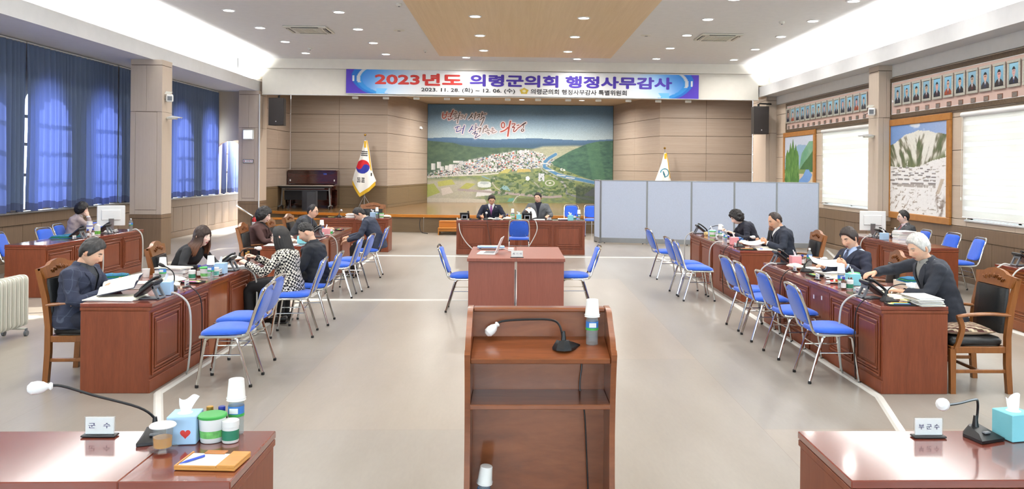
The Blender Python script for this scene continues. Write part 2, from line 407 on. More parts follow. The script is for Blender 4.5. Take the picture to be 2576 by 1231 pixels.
# cove troughs along both sides
def cove(side, name):
    mb = MB(); xi = -7.40 if side < 0 else 7.28; xw = XL - .02 if side < 0 else XR + .02; sg = -side
    mb.box(xi, xw, Y0, 24.9, ZS, ZS + .07)
    mb.box(xi, xi - sg * .05, Y0, 24.9, ZS + .07, ZS + .30)
    xu = -7.98 if side < 0 else XR - .03
    mb.box(xu, xu - sg * .08, Y0, 24.9, ZS + .07, ZC + .1)
    o = struct(mb.build(name, M_soffit))
    xs = xi - sg * .16
    st = MB().box(xs - .03, xs + .03, 2, 24.0, ZS + .075, ZS + .10).build('led_strip', emat('led_white', (255, 250, 240), 6), o)
    for k in range(4):
        ld = bpy.data.lights.new('cove_lamp', 'AREA'); ld.shape = 'RECTANGLE'; ld.size = .12; ld.size_y = 5.4; ld.energy = COVE_W * 5.5; ld.color = (.97, .985, 1)
        lo = bpy.data.objects.new('cove_lamp', ld); COL.objects.link(lo); lo.parent = o
        lo.location = (xs, 4.8 + 5.5 * k, ZS + .14); lo.rotation_euler = (R(180), R(34) * sg, 0)
    return o
cove(-1, 'trim_1'); cove(1, 'trim_2')
# header beam over the stage opening and boxed screen housing below it
hb = struct(MB().box(-7.95, XR, 24.38, 24.9, 4.72, ZC + .1).build('trim_3', M_cream))
MB().box(-7.30, 7.25, 24.50, 24.62, 3.97, 4.72, b=.006).build('screen_housing', M_cream, hb)
MB().box(-7.30, 7.25, 24.47, 24.66, 3.955, 3.972).build('lower_lip', M_whitepl, hb)

# ------------------------------------------------------------------ left wall with arched windows
WIN_Y = [9.65, 11.70, 13.75, 15.80, 17.85, 19.90, 21.95, 24.00, 26.2, 28.4]  # last window is added, unseen, to let sun into the passage
def left_wall():
    w0, w1 = XL - .28, XL
    mb = MB()
    mb.box(w0, w1, Y0, 30, -.05, 1.02)
    ztop = 4.6; zb = 1.02; zs = 2.75; r = .60
    prev = Y0
    for yc in WIN_Y:
        mb.box(w0, w1, prev, yc - r, zb, ztop)
        n = 10
        for i in range(n):
            a0 = math.pi - math.pi * i / n; a1 = math.pi - math.pi * (i + 1) / n
            ya, za = yc + r * math.cos(a0), zs + r * math.sin(a0); yb, zb_ = yc + r * math.cos(a1), zs + r * math.sin(a1)
            mb.prism([(ya, za), (yb, zb_), (yb, ztop), (ya, ztop)], 'x', w0, w1)
        prev = yc + r
    mb.box(w0, w1, prev, 30, zb, ztop)
    wl = struct(mb.build('wall_left', M_panel2))
    MB().box(XL - .02, XL + .11, Y0, 30, 1.0, 1.04, b=.006).build('window_sill', M_granite, wl)
    MB().box(XL, XL + .05, Y0, 30, .80, .998, b=.004).build('sill_board', M_wains, wl)
    pan = MB().box(XL + .001, XL + .022, .004, .596, .16, .797, b=.006).mesh('wainscot_panel', M_wains)
    y = 8.0
    while y < 29.5: place('wainscot_panel', pan, wl, (0, y, 0)); y += .6
    bb = struct(MB().box(XL, XL + .035, Y0, 30, 0, .155, b=.004).build('baseboard_left', M_wains)); bb.parent = None
    fr = pm('window_frame_brown', (84, 66, 54), .5)
    for k, yc in enumerate(WIN_Y):
        mb = MB(); xf = XL - .16
        arc = [(xf, yc - .57, 1.04)] + [(xf, yc + .57 * math.cos(math.pi - math.pi * i / 14), 2.75 + .57 * math.sin(math.pi * i / 14)) for i in range(15)] + [(xf, yc + .57, 1.04)]
        mb.tube(arc, .04, 4, closed=True, up=(1, 0, 0))
        o = struct(mb.build('window_%d' % (k + 1), fr))
        MB().box(xf - .03, xf + .03, yc - .03, yc + .03, 1.06, 3.30).build('mullion', fr, o)
        for z in (1.68, 2.24, 2.75): MB().box(xf - .025, xf + .025, yc - .55, yc + .55, z - .03, z + .03).build('glazing_bar', fr, o)
        mb = MB(); mb.prism([(yc - .55, 1.06)] + [(yc + .55, 1.06)] + [(yc + .55 * math.cos(math.pi * i / 14), 2.75 + .55 * math.sin(math.pi * i / 14)) for i in range(15)], 'x', xf - .004, xf + .004)
        mb.build('pane', M_glass, o)
left_wall()
# curtain cloth
M_curt = cloth_translucent('blue_curtain', (112, 128, 154), .27, (96, 112, 194))
M_hem = cloth_translucent('curtain_hem', (88, 98, 126), .10, (80, 92, 180))
def curtain(y0, y1, label, seed, z0=1.06, z1=4.0, openb=0.0, opent=0.0, amp=.055, group='blue curtains along the arched windows'):
    """pleated curtain between y0 and y1; openb: how far its far edge is pulled at the bottom"""
    rg = random.Random(seed)
    n = int((y1 - y0) / .022); ph = [0.0]
    for i in range(n): ph.append(ph[-1] + .022 * 2 * math.pi / (.15 + .05 * math.sin(i * .11 + seed) + rg.uniform(-.02, .03)))
    def fn(u, v):
        i = u * n; k = min(int(i), n); z = z1 + (z0 - z1) * v
        wv = .55 + .45 * v
        x = XL + .17 + amp * wv * math.sin(ph[k]) + .02 * math.sin(ph[k] * .31 + seed) * v
        y = y0 + (y1 - y0) * u + .012 * math.sin(ph[k] * 2 + 1) * v
        if openb: y -= openb * max(0, (u - .6) / .4) ** 1.5 * v ** 1.2
        if opent: y += opent * max(0, (.4 - u) / .4) ** 1.5 * (math.sin(math.pi * min(1, v * 1.1)) if v < .9 else .1)
        return (x, y, z - .02 * math.sin(ph[k] * .23 + seed) * v)
    root = thing('curtain', label, 'curtain', (0, 0, 0), 0, group)
    a = MB(); a.sheet(lambda u, v: fn(u, v * .955), n, 22); a.build('cloth', M_curt, root, angle=None)
    h = MB(); h.sheet(lambda u, v: fn(u, .955 + v * .045), n, 2); h.build('hem', M_hem, root, angle=None)
    MB().tube([(XL + .17, y0, z1 + .02), (XL + .17, y1, z1 + .02)], .014, 6).build('rail', M_whitepl, root)
curtain(10.7, 14.98, 'blue curtain hanging at the left picture edge', 3, openb=.02)
curtain(15.02, 18.38, 'wide blue curtain behind the woman at the monitor', 5, opent=.05)
curtain(18.48, 20.9, 'blue curtain just left of the near wood-clad pillar', 9)
curtain(20.95, 24.55, 'blue curtain between the two wood-clad pillars', 12)
for _k in range(5): curtain(24.95 + .56 * _k, 25.23 + .56 * _k, 'strip of blue curtain seen through the arch, %s from the camera' % ['first', 'second', 'third', 'fourth', 'fifth'][_k], 21 + _k, amp=.07)

# ------------------------------------------------------------------ pillars
def pillar(name, x0, x1, y0, y1, inner_sign):
    core = MB().box(x0 + .012, x1 - .012, y0 + .012, y1 - .012, 0, ZS).build(name, M_joint); struct(core)
    w = x1 - x0
    g = .0022
    # front face boards
    for (a, b, c, d, mat) in ((x0, x1, 0, .78, M_wains), (x0, x0 + w / 2 - g, 2.98, 3.93, M_pillar), (x0 + w / 2 + g, x1, 2.98, 3.93, M_pillar), (x0, x1, 3.94, ZS, M_pillar)):
        MB().box(a, b, y0, y0 + .02, c + g, d, b=.002).build('board', mat, core)
    MB().box(x0 - .008, x1 + .008, y0 - .008, y1, .785, .86, b=.004).build('rail_board', M_wains, core)
    for (a, b, c, d) in ((x0, x0 + .10, .865, 2.975), (x1 - .10, x1, .865, 2.975), (x0 + .10 + g, x1 - .10 - g, .865, .95), ):
        MB().box(a, b, y0, y0 + .02, c, d, b=.002).build('board', M_pillar, core)
    MB().box(x0 + .10 + g * 2, x1 - .10 - g * 2, y0 - .003, y0 + .02, .958, 2.97, b=.003).build('access_panel', M_pillar, core)
    xs = x1 if inner_sign > 0 else x0
    for (c, d, mat) in ((0, .78, M_wains), (.865, 2.975, M_pillar), (2.98, 3.93, M_pillar), (3.94, ZS, M_pillar)):
        MB().box(xs - .02, xs, y0 + .021, y1, c, d, b=.002).build('board', mat, core) if inner_sign > 0 else MB().box(xs, xs + .02, y0 + .021, y1, c, d, b=.002).build('board', mat, core)
    return core
pillar('wood_pillar', -7.86, -7.22, 17.42, 17.92, 1)
pillar('wood_pillar', -7.90, -7.33, 24.30, 25.1, 1)
pillar('wood_pillar', 7.45, 7.78, 16.80, 17.28, -1)
pillar('wood_pillar', 7.42, 8.3, 24.30, 25.6, -1)
# end wall of the left aisle with a round arch
def arch_wall():
    mb = MB(); y0, y1 = 24.75, 24.95; yc = -8.32; r = .43; zs = 2.18
    n = 10
    for i in range(n):
        a0 = math.pi - math.pi * i / n; a1 = math.pi - math.pi * (i + 1) / n
        xa, za = yc + r * math.cos(a0), zs + r * math.sin(a0); xb, zb = yc + r * math.cos(a1), zs + r * math.sin(a1)
        mb.prism([(xa, za), (xb, zb), (xb, ZS), (xa, ZS)], 'y', y0, y1)
    mb.box(-7.89, -7.5, y0, y1, 0, ZS)
    struct(mb.build('wall_arch', M_pillar))
    # the passage beyond: far wall with a glazed door opening, stage-side wall
    struct(MB().box(-8.75, -7.5, 29.6, 29.8, 2.4, ZS).box(-8.75, -8.6, 29.6, 29.8, 0, 2.4).box(-7.65, -7.5, 29.6, 29.8, 0, 2.4).build('wall_passage_end', M_white))
    struct(MB().box(-7.6, -7.5, 25.1, 29.8, 0, ZS).build('wall_passage_side', M_white))
    struct(MB().box(-9.0, -7.5, 24.9, 29.8, ZS, ZS + .1).build('ceiling_passage', M_soffit))
    d = struct(MB().box(-8.6, -8.55, 29.6, 29.66, 0, 2.4).box(-7.7, -7.65, 29.6, 29.66, 0, 2.4).box(-8.15, -8.1, 29.6, 29.66, 0, 2.4).box(-8.6, -7.65, 29.6, 29.66, 2.33, 2.4).box(-8.6, -7.65, 29.6, 29.66, 0, .1).build('door_1', M_alu))
    MB().box(-8.55, -7.7, 29.62, 29.63, .1, 2.33).build('pane', M_glass, d)
    pl_ = thing('added_passage_lamp', 'unseen white ceiling lamp added to brighten the side passage beyond the arch', 'light', (-8.1, 26.3, ZS))  # added lamp, hidden above the arch, to brighten the aisle end
    MB().box(-.16, .16, -.6, .6, -.06, 0, b=.01).build('housing', M_whitepl, pl_); MB().box(-.13, .13, -.56, .56, -.064, -.058).build('diffuser', emat('added_lamp_glow', (250, 252, 255), 8), pl_)
    ld = bpy.data.lights.new('added_passage_light', 'AREA'); ld.shape = 'RECTANGLE'; ld.size = .25; ld.size_y = 1.1; ld.energy = 1300; ld.color = (.95, .98, 1)
    lo = bpy.data.objects.new('added_passage_light', ld); COL.objects.link(lo); lo.parent = pl_; lo.location = (0, 0, -.07)
arch_wall()

# ------------------------------------------------------------------ right wall
def right_wall():
    wins = [(17.5, 20.5), (11.2, 13.97), (5.0, 8.0)]
    zb, zt = 1.07, 2.84
    w0, w1 = XR, XR + .28
    mb = MB(); mb.box(w0, w1, Y0, 25.6, -.05, zb); mb.box(w0, w1, Y0, 25.6, zt, 4.7)
    prev = Y0
    for a, b in sorted(wins): mb.box(w0, w1, prev, a, zb, zt); prev = b
    mb.box(w0, w1, prev, 25.6, zb, zt)
    wr = struct(mb.build('wall_right', M_joint))
    t = .022
    # horizontal joint boards: rows of panels around the openings
    rows = [(.945, 1.07), (1.07, 1.64), (1.64, 2.26), (2.26, 2.84), (2.84, 2.93), (2.93, 3.5), (3.5, 3.80)]
    cols = [(20.5, 22.0), (22.0, 24.3), (16.8, 17.5), (15.4, 16.8), (13.97, 15.4), (8.0, 9.6), (9.6, 11.2), (2.0, 5.0)]
    for a, b in cols:
        for c, d in rows: MB().box(XR - t, XR, a + .003, b - .003, c + .004, d - .004, b=.004).build('wall_panel', M_panel2, wr)
    for a, b in wins:
        k = 2
        for i in range(k):
            p, q = a + (b - a) * i / k, a + (b - a) * (i + 1) / k
            for c, d in (rows[0], rows[4], rows[5], rows[6]): MB().box(XR - t, XR, p + .003, q - .003, c + .004, d - .004, b=.004).build('wall_panel', M_panel2, wr)
    MB().box(XR - .024, XR, 2.0, 24.3, 3.804, 4.05, b=.003).build('plaster_band', M_white, wr)
    MB().box(XR - .03, XR, 2.0, 24.3, .72, .941, b=.004).build('rail_board', M_wains, wr)
    y = 6.0
    while y < 24.2: MB().box(XR - .022, XR, y + .004, y + .6 - .004, .12, .716, b=.005).build('wainscot_panel', M_wains, wr); y += .6
    struct(MB().box(XR - .04, XR, Y0, 24.3, 0, .10, b=.004).build('baseboard_right', M_wains))
    for k, (a, b) in enumerate(wins):
        mb = MB(); x = XR + .06
        for (p, q) in ((a, a + .06), (b - .06, b), ((a + b) / 2 - .04, (a + b) / 2 + .04)): mb.box(x, x + .07, p, q, zb, zt)
        for (p, q) in ((zb, zb + .06), (zt - .06, zt), (2.32, 2.38)): mb.box(x, x + .07, a, b, p, q)
        o = struct(mb.build('window_%d' % (len(WIN_Y) + 1 + k), M_whitepl))
        MB().box(x + .03, x + .036, a + .05, b - .05, zb + .05, zt - .05).build('pane', M_glass, o)
        MB().box(XR - .05, XR + .06, a - .03, b + .03, zb - .03, zb, b=.004).build('window_sill', M_whitepl, o)
    # roller blinds of two-tone bands
    f1 = cloth_translucent('blind_band_dense', (232, 230, 222), .24, (250, 248, 242)); f2 = cloth_translucent('blind_band_sheer', (240, 239, 234), .33, (252, 251, 248))
    for (a, b, lab) in ((17.55, 20.5, 'white roller blind over the window beside the river painting'), (11.15, 14.02, 'white roller blind over the window at the right picture edge')):
        r = thing('roller_blind', lab, 'blind', (XR - .06, 0, 0), 0, 'white roller blinds on the right wall')
        MB().tube([(0, a - .03, 2.86), (0, b + .03, 2.86)], .045, 12).build('head_tube', M_whitepl, r)
        MB().box(-.012, .012, a, b, 1.10, 1.125, b=.004).build('bottom_bar', M_whitepl, r)
        z = 1.125; i = 0
        while z < 2.83:
            h = min(.105 if i % 2 == 0 else .075, 2.83 - z)
            MB().box(-.003, .003, a, b, z, z + h).build('band', f1 if i % 2 == 0 else f2, r); z += h; i += 1
        MB().tube([(-.03, b - .02, 2.83), (-.04, b - .015, 1.45)], .004, 5).lathe([(.004, 0), (.012, -.01), (.012, -.05), (.004, -.06)], 8, (-.04, b - .015, 1.45)).build('pull_chain', M_offwhite, r)
right_wall()

# ------------------------------------------------------------------ stage
def stage():
    ZST = .51
    edge = []
    for i in range(33):
        x = -7.45 + 15.6 * i / 32; xx = (x - .3) / 7.6
        edge.append((x, 24.12 + 1.55 * max(0, abs(xx) - .30) ** 1.6 / (.70 ** 1.6)))
    poly = edge + [(8.15, 34), (-7.45, 34)]
    st = struct(MB().prism([(x, y + .05) for x, y in edge] + poly[-2:], 'z', ZST - .06, ZST).build('stage_floor', M_stage))
    # nosing
    mb = MB(); n = len(edge)
    vs = []; fs = []
    for x, y in edge: vs += [(x, y, ZST - .075), (x, y, ZST + .004), (x, y + .11, ZST + .004), (x, y + .11, ZST - .075)]
    for i in range(n - 1):
        for k in range(4): a = i * 4 + k; b = i * 4 + (k + 1) % 4; fs.append((a, a + 4, b + 4, b))
    mb.add(vs, fs); mb.build('nosing', M_orange, st)
    # riser panels
    i = 0
    while i < n - 1:
        (xa, ya), (xb, yb) = edge[i], edge[min(i + 2, n - 1)]
        d = Vector((xb - xa, yb - ya, 0)); L = d.length; a = math.atan2(d.y, d.x)
        MB().box(.006, L - .006, .045, .07, 0, ZST - .078, b=.004).build('riser_panel', M_wains2, st, (xa, ya, 0), (0, 0, a)); i += 2
    # back walls, panelled
    def pwall(name, p, q, cols, zt=4.42):
        d = Vector((q[0] - p[0], q[1] - p[1], 0)); L = d.length; a = math.atan2(d.y, d.x)
        w = struct(MB().box(0, L, .025, .2, ZST, zt).build(name, M_joint, None, (p[0], p[1], 0), (0, 0, a)))
        zs = [1.24, 1.81, 2.42, 3.02, 3.63, zt]
        for i in range(cols):
            x0, x1 = L * i / cols + .003, L * (i + 1) / cols - .003
            for k in range(5): MB().box(x0, x1, 0, .025, zs[k] + .005, zs[k + 1] - .005, b=.004).build('wall_panel', M_panel, w)
            MB().box(x0, x1, -.004, .025, ZST + .10, 1.19, b=.004).build('wainscot_panel', M_wains2, w)
        MB().box(0, L, -.014, .025, 1.192, 1.236, b=.004).build('dado_rail', M_wains2, w)
        MB().box(0, L, -.012, .025, ZST, ZST + .095, b=.004).build('skirting', M_wains2, w)
    pwall('wall_stage_left_side', (-7.45, 25.1), (-7.45, 28.2), 2)
    pwall('wall_stage_left', (-7.45, 28.2), (-4.22, 28.2), 2)
    pwall('wall_stage_left_angle', (-4.22, 28.2), (-3.38, 33.0), 2)
    pwall('wall_stage_right_angle', (3.97, 33.0), (4.97, 28.2), 2)
    pwall('wall_stage_right', (4.97, 28.2), (8.15, 28.2), 2)
    pwall('wall_stage_right_side', (8.15, 28.2), (8.15, 25.5), 2)
    struct(MB().box(-3.6, 4.2, 33.05, 33.25, ZST - .02, 4.6).build('wall_stage_back', M_wains2))
    struct(MB().box(-7.6, 8.4, 24.6, 33.3, 4.40, 4.5).build('ceiling_stage', pm('stage_ceiling', (196, 180, 158), .8, var=.03)))
    # side steps on the left
    sp = thing('stage_steps', 'long wooden side steps leading up to the stage behind the seated people', 'steps', (-6.2, 25.0, 0))
    for k, (z, y) in enumerate(((.17, -.55), (.34, -.25))):
        MB().box(-1.1, .95, y, .35, 0, z - .03).build('riser', M_wains2, sp); MB().box(-1.12, .97, y - .02, .36, z - .03, z, b=.006).build('tread', M_orange, sp)
    s2 = thing('step_stool', 'small two-tread orange wooden step box in front of the stage', 'steps', (-1.73, 23.62, 0))
    for x in (-.33, .33): MB().prism([(-.3, 0), (.34, 0), (.34, .34), (.02, .34), (.02, .17), (-.3, .17)], 'x', x - .015, x + .015).build('side', M_orange, s2)
    for z, y in ((.17, -.31), (.34, .01)): MB().box(-.35, .35, y, y + .34, z, z + .03, b=.006).build('tread', M_orange, s2)
    MB().box(-.32, .32, .03, .04, .17, .34).box(-.32, .32, -.28, -.27, 0.1, .17).build('kick_board', M_orange, s2)
stage()
# ------------------------------------------------------------------ ceiling fittings
M_lamp = emat('downlight_glow', (255, 252, 245), 14)
M_rim = pm('lamp_rim_white', (240, 240, 238), .4, var=0)
ORD = ['first', 'second', 'third', 'fourth', 'fifth', 'sixth', 'seventh', 'eighth', 'ninth', 'tenth', 'eleventh', 'twelfth', 'thirteenth', 'fourteenth']
def downlights():
    root = thing('downlight', 'round white recessed ceiling downlight', 'light', (0, 0, 0), 0, 'ceiling downlights')
    MB().lathe([(.135, 0), (.135, -.012), (.105, -.014), (.105, -.004)], 24, caps=False).build('rim', M_rim, root)
    MB().lathe([(.001, -.006), (.106, -.006), (.106, -.004)], 24, caps=False).build('diffuser', M_lamp, root)
    first = True
    spots = []
    ys = [23.15 - 2.07 * k for k in range(11)]
    for x, nm in ((-5.72, 'leftmost row'), (-3.53, 'row left of the wood ceiling panel'), (4.0, 'row right of the wood ceiling panel'), (6.2, 'rightmost row')):
        for k, y in enumerate(ys): spots.append((x, y + (.2 if x > 0 else 0), ZC, 'white ceiling downlight in the %s, %s from the stage' % (nm, ORD[k])))
    for x, nm in ((-.8, 'left'), (1.42, 'right')):
        for k in range(8): spots.append((x, 21.98 - 2.46 * k, ZC - .025, 'downlight set in the wood ceiling panel, %s row, %s from the stage' % (nm, ORD[k])))
    for x in (-1.35, 1.79): spots.append((x, 23.62, ZC, 'small downlight just beyond the end of the wood ceiling panel, ' + ('left one' if x < 0 else 'right one' if x > 1 else 'middle one')))
    for x, y, z, lab in spots:
        o = root if first else dup(root, (x, y, z)); o.location = (x, y, z); first = False
        o['label'] = lab; o['group'] = 'ceiling downlights'
        ld = bpy.data.lights.new('downlight_lamp', 'AREA'); ld.shape = 'DISK'; ld.size = .2; ld.energy = DOWNLIGHT_W; ld.color = (1, .985, .96); ld.spread = R(150)
        lo = bpy.data.objects.new('downlight_lamp', ld); COL.objects.link(lo); lo.parent = o; lo.location = (0, 0, -.02)
downlights()
def stage_lights():
    root = None
    for k, (x, y) in enumerate([(-5.6, 26.2), (-2.6, 26.6), (.3, 26.8), (3.2, 26.6), (6.2, 26.2), (-1.9, 30.6), (2.5, 30.6), (.3, 30.6)]):  # the middle rear lamp is added to brighten the mural
        lab = 'recessed stage ceiling lamp, %s' % ('front row, %s from the left' % ORD[k] if y < 29 else 'rear row before the mural, ' + ('left one' if x < 0 else 'right one' if x > 1 else 'middle one'))
        if root is None:
            root = o = thing('stage_lamp', lab, 'light', (x, y, 4.40), 0, 'recessed stage ceiling lamps')
            MB().lathe([(.12, 0), (.12, -.012), (.095, -.014), (.095, -.004)], 20, caps=False).build('rim', M_rim, o); MB().lathe([(.001, -.006), (.096, -.006), (.096, -.004)], 20, caps=False).build('diffuser', M_lamp, o)
        else: o = dup(root, (x, y, 4.40), 0, lab)
        o['group'] = 'recessed stage ceiling lamps'
        ld = bpy.data.lights.new('stage_lamp_light', 'AREA'); ld.shape = 'DISK'; ld.size = .25; ld.energy = 42 if y < 29 else 75; ld.color = (1, .97, .92); ld.spread = R(165)
        lo = bpy.data.objects.new('stage_lamp_light', ld); COL.objects.link(lo); lo.parent = o; lo.location = (0, 0, -.02)
stage_lights()
def cassette(x, y, lab):
    r = thing('ceiling_air_conditioner', lab, 'air conditioner', (x, y, ZC), 0, 'ceiling cassette air conditioners')
    MB().box(-.48, .48, -.48, .48, -.035, 0, b=.012).build('frame', M_offwhite, r)
    for k in range(4):
        mb = MB(); mb.M = Matrix.Rotation(math.pi / 2 * k, 4, 'Z'); mb.box(-.30, .30, -.445, -.375, -.040, -.03, b=.004); mb.build('air_slot', M_dark, r)
        mb = MB(); mb.M = Matrix.Rotation(math.pi / 2 * k, 4, 'Z') @ Matrix.Translation((0, -.405, -.041)) @ Matrix.Rotation(R(25), 4, 'X'); mb.box(-.29, .29, -.03, .03, -.003, .003); mb.build('louvre', M_offwhite, r)
    MB().box(-.30, .30, -.30, .30, -.045, -.03, b=.006).build('grille_plate', M_offwhite, r)
    bar = MB().box(-.28, .28, -.008, .008, -.053, -.044, b=.003).mesh('grille_bar', M_greypl)
    bar2 = MB().box(-.008, .008, -.28, .28, -.053, -.044, b=.003).mesh('grille_bar', M_offwhite)
    for i in range(13): place('grille_bar', bar2, r, (-.27 + .045 * i, 0, 0))
cassette(-4.66, 19.14, 'ceiling cassette air conditioner left of the wood ceiling panel')
cassette(4.77, 19.38, 'ceiling cassette air conditioner right of the wood ceiling panel')
def smoke(x, y, lab, r=.09, h=.02):
    o = thing('ceiling_disc', lab, 'detector', (x, y, ZC), 0)
    MB().lathe([(r, 0), (r, -h * .5), (r * .7, -h)], 20).build('body', M_offwhite, o); MB().lathe([(r * .3, -h), (r * .28, -h * 1.25)], 12).build('sensor_cap', M_greypl, o)
smoke(-2.62, 19.1, 'flat round ceiling speaker left of the wood ceiling panel', .13)
smoke(3.07, 19.33, 'flat round ceiling speaker right of the wood ceiling panel', .13)
smoke(-5.36, 22.15, 'small white smoke detector between the left downlights', .06, .05)
smoke(-2.36, 22.3, 'small white smoke detector beside the wood panel edge', .05, .05)
smoke(-2.2, 16.0, 'small white smoke detector near the top picture edge', .06, .05)
smoke(5.6, 17.3, 'small white smoke detector right of the far right downlights', .06, .05)
# small spotlights under the header
sp = thing('track_spot', 'small white spotlight box', 'light', (0, 24.70, 3.95), 0, 'small white spotlights under the stage header')
MB().box(-.085, .085, -.05, .05, -.075, -.01, b=.006).build('housing', M_whitepl, sp); MB().box(-.065, .065, -.052, -.046, -.065, -.02).build('lens', M_offwhite, sp)
for i in range(12):
    x = -4.65 + .895 * i
    o = sp if i == 0 else dup(sp, (x, 24.70, 3.95)); o.location = (x, 24.70, 3.95)
    o['label'] = 'small white spotlight box under the banner, %s from the left' % ORD[i]
# ------------------------------------------------------------------ furniture materials
M_blue = pm('blue_fabric', (44, 98, 214), .8, var=.05, vscale=30, bump=.12, bscale=500, sheen=.3)
M_mahog = wood('mahogany_front', (136, 68, 36), (114, 51, 23), 2, (3, 3, .25), .45, coat=.08, dist=.8, fine=.45)
M_top = wood('mahogany_top', (138, 68, 52), (124, 56, 42), 1.4, (.25, 3, 3), .18, coat=.9, dist=.6, fine=.3)
M_filler = wood('chestnut_board', (150, 80, 28), (132, 66, 22), 1.6, (3, 3, .25), .3, coat=.4, dist=.8)
M_recwood = wood('recorder_table_wood', (146, 82, 66), (132, 72, 57), 2, (4, 4, .2), .45, coat=.05, dist=.4, fine=.6)
M_lect = wood('lectern_walnut', (152, 87, 50), (124, 67, 36), 2.2, (.35, 3, 1.2), .3, coat=.5, dist=1.6, fine=.25)
M_chairwood = wood('armchair_beech', (150, 92, 42), (124, 72, 30), 3, (2, 2, .3), .35, coat=.3, dist=1.2)
M_leather = pm('black_leather', (30, 31, 32), .38, var=.12, vscale=14, bump=.15, bscale=120)
# ------------------------------------------------------------------ blue stacking chair
def make_chair():
    r = thing('stacking_chair', 'x', 'chair')
    s = MB()
    def seat(u, v):
        a = (u - .5) * 2; bb = (v - .5) * 2
        return a, bb
    # upholstered seat: rounded slab
    n = 20; rings = []
    outline = []
    for i in range(n * 2):
        t = 2 * math.pi * i / (n * 2); c, si = math.cos(t), math.sin(t)
        e = .55
        x = .215 * (abs(c) ** e) * (1 if c > 0 else -1); y = .205 * (abs(si) ** e) * (1 if si > 0 else -1)
        x *= 1.0 + .06 * (y / .205)
        outline.append((x, y))
    def ring(k, z, dz=0):
        return [(x * k, y * k + .015, z + (.012 * (1 - (y * k / .2) ** 2)) * dz - (.018 * max(0, y * k / .205 - .6) * 2.5)) for x, y in outline]
    R_ = [ring(.93, .438), ring(1.0, .446), ring(1.0, .462), ring(.96, .474, .4), ring(.8, .480, 1), ring(.45, .484, 1)]
    vs = [p for q in R_ for p in q]; m = len(outline); fs = []
    for i in range(len(R_) - 1):
        for j in range(m): fs.append((i * m + j, i * m + (j + 1) % m, (i + 1) * m + (j + 1) % m, (i + 1) * m + j))
    fs.append(tuple(range(m))[::-1]); fs.append(tuple(range((len(R_) - 1) * m, len(R_) * m)))
    s.add(vs, fs); s.build('seat', M_blue, r, angle=50)
    # backrest: rounded panel leaning back
    def bk(x, h, d):      # h along the back from 0..1, d thickness offset to the front
        z = .50 + .335 * h; y = -.20 - .115 * h - .02 * (1 - (2 * h - 1) ** 2)
        return (x, y + d, z)
    ol = []
    for i in range(36):
        t = 2 * math.pi * i / 36; c, si = math.cos(t), math.sin(t); e = .42
        ol.append((.19 * (abs(c) ** e) * (1 if c > 0 else -1), .5 + .49 * (abs(si) ** e) * (1 if si > 0 else -1)))
    ol = [(x * (1 - .10 * (h - .3)), h) for x, h in ol]
    L = []
    for k, d in ((.95, -.018), (1, -.01), (1, .012), (.94, .024), (.7, .030)):
        L.append([bk(x * k, .5 + (h - .5) * k, d) for x, h in ol])
    vs = [p for q in L for p in q]; m = 36; fs = []
    for i in range(len(L) - 1):
        for j in range(m): fs.append((i * m + j, (i * m + (j + 1) % m), (i + 1) * m + (j + 1) % m, (i + 1) * m + j))
    fs.append(tuple(range(m))[::-1]); fs.append(tuple(range((len(L) - 1) * m, len(L) * m)))
    MB().add(vs, fs).build('backrest', M_blue, r, angle=50)
    for x in (-.13, .13):
        for h in (.13, .85):
            p = bk(x, h, -.02); MB().ell(p, (.006, .004, .006), 8, 6).build('rivet', M_steel, r)
    # chrome tube: continuous back frame running down into the seat rails
    b = .0125
    ft = [(-.205, .20, .428), (-.212, .05, .428), (-.212, -.13, .430), (-.208, -.185, .448), (-.205, -.212, .50), (-.204, -.262, .66), (-.192, -.318, .80), (-.165, -.338, .842), (-.10, -.343, .853), (0, -.344, .855)]
    ft = smooth_path(ft, 4); full = ft + [(-x, y, z) for x, y, z in ft[-2::-1]]
    MB().tube(full, b, 8).build('back_frame', M_chrome, r)
    for sx in (-1, 1):
        for front in (1, 0):
            if front: pts = [(sx * .19, -.02, .425), (sx * .19, .10, .425), (sx * .193, .145, .408), (sx * .197, .162, .36), (sx * .212, .215, 0.012)]
            else: pts = [(sx * .19, .0, .425), (sx * .19, -.05, .423), (sx * .193, -.095, .405), (sx * .197, -.12, .36), (sx * .212, -.225, .012)]
            lg = MB().tube(smooth_path(pts, 4), b, 8).build('leg', M_chrome, r)
            fx, fy = (sx * .2125, .216) if front else (sx * .2125, -.227)
            MB().lathe([(.014, 0), (.0155, .004), (.0155, .022), (.012, .026)], 10, (fx, fy, 0)).build('rubber_foot', M_blackpl, lg)
        MB().tube([(sx * .2, .178, .27), (sx * .2, -.15, .27)], .006, 6).build('side_stretcher', M_chrome, r)
    MB().tube([(-.205, -.135, .32), (.205, -.135, .32)], .006, 6).build('rear_stretcher', M_chrome, r)
    MB().tube([(-.21, .12, .424), (.21, .12, .424)], .009, 6).build('seat_bar', M_chrome, r)
    return r
CH = make_chair(); CH_used = False
def chair(x, y, facing, lab):
    """facing: 0 = +y, 90deg = -x (counter-clockwise)"""
    global CH_used
    o = dup(CH, (x, y, 0), facing) if CH_used else CH
    CH_used = True
    o.location = (x, y, 0); o.rotation_euler = (0, 0, facing); o['label'] = lab; o['group'] = 'blue stacking chairs'
    return o
fl, fr_ = R(90), R(-90)
chair(-2.45, 7.37, fl + R(3), 'empty blue chair nearest the camera on the left, by the near desk')
chair(-2.52, 7.95, fl + R(-2), 'empty blue chair behind the nearest one on the left')
chair(-2.43, 9.42, fl + R(6), 'blue chair under the woman in the houndstooth jacket')
chair(-2.40, 10.13, fl + R(2), 'blue chair under the young man in black beside the houndstooth jacket')
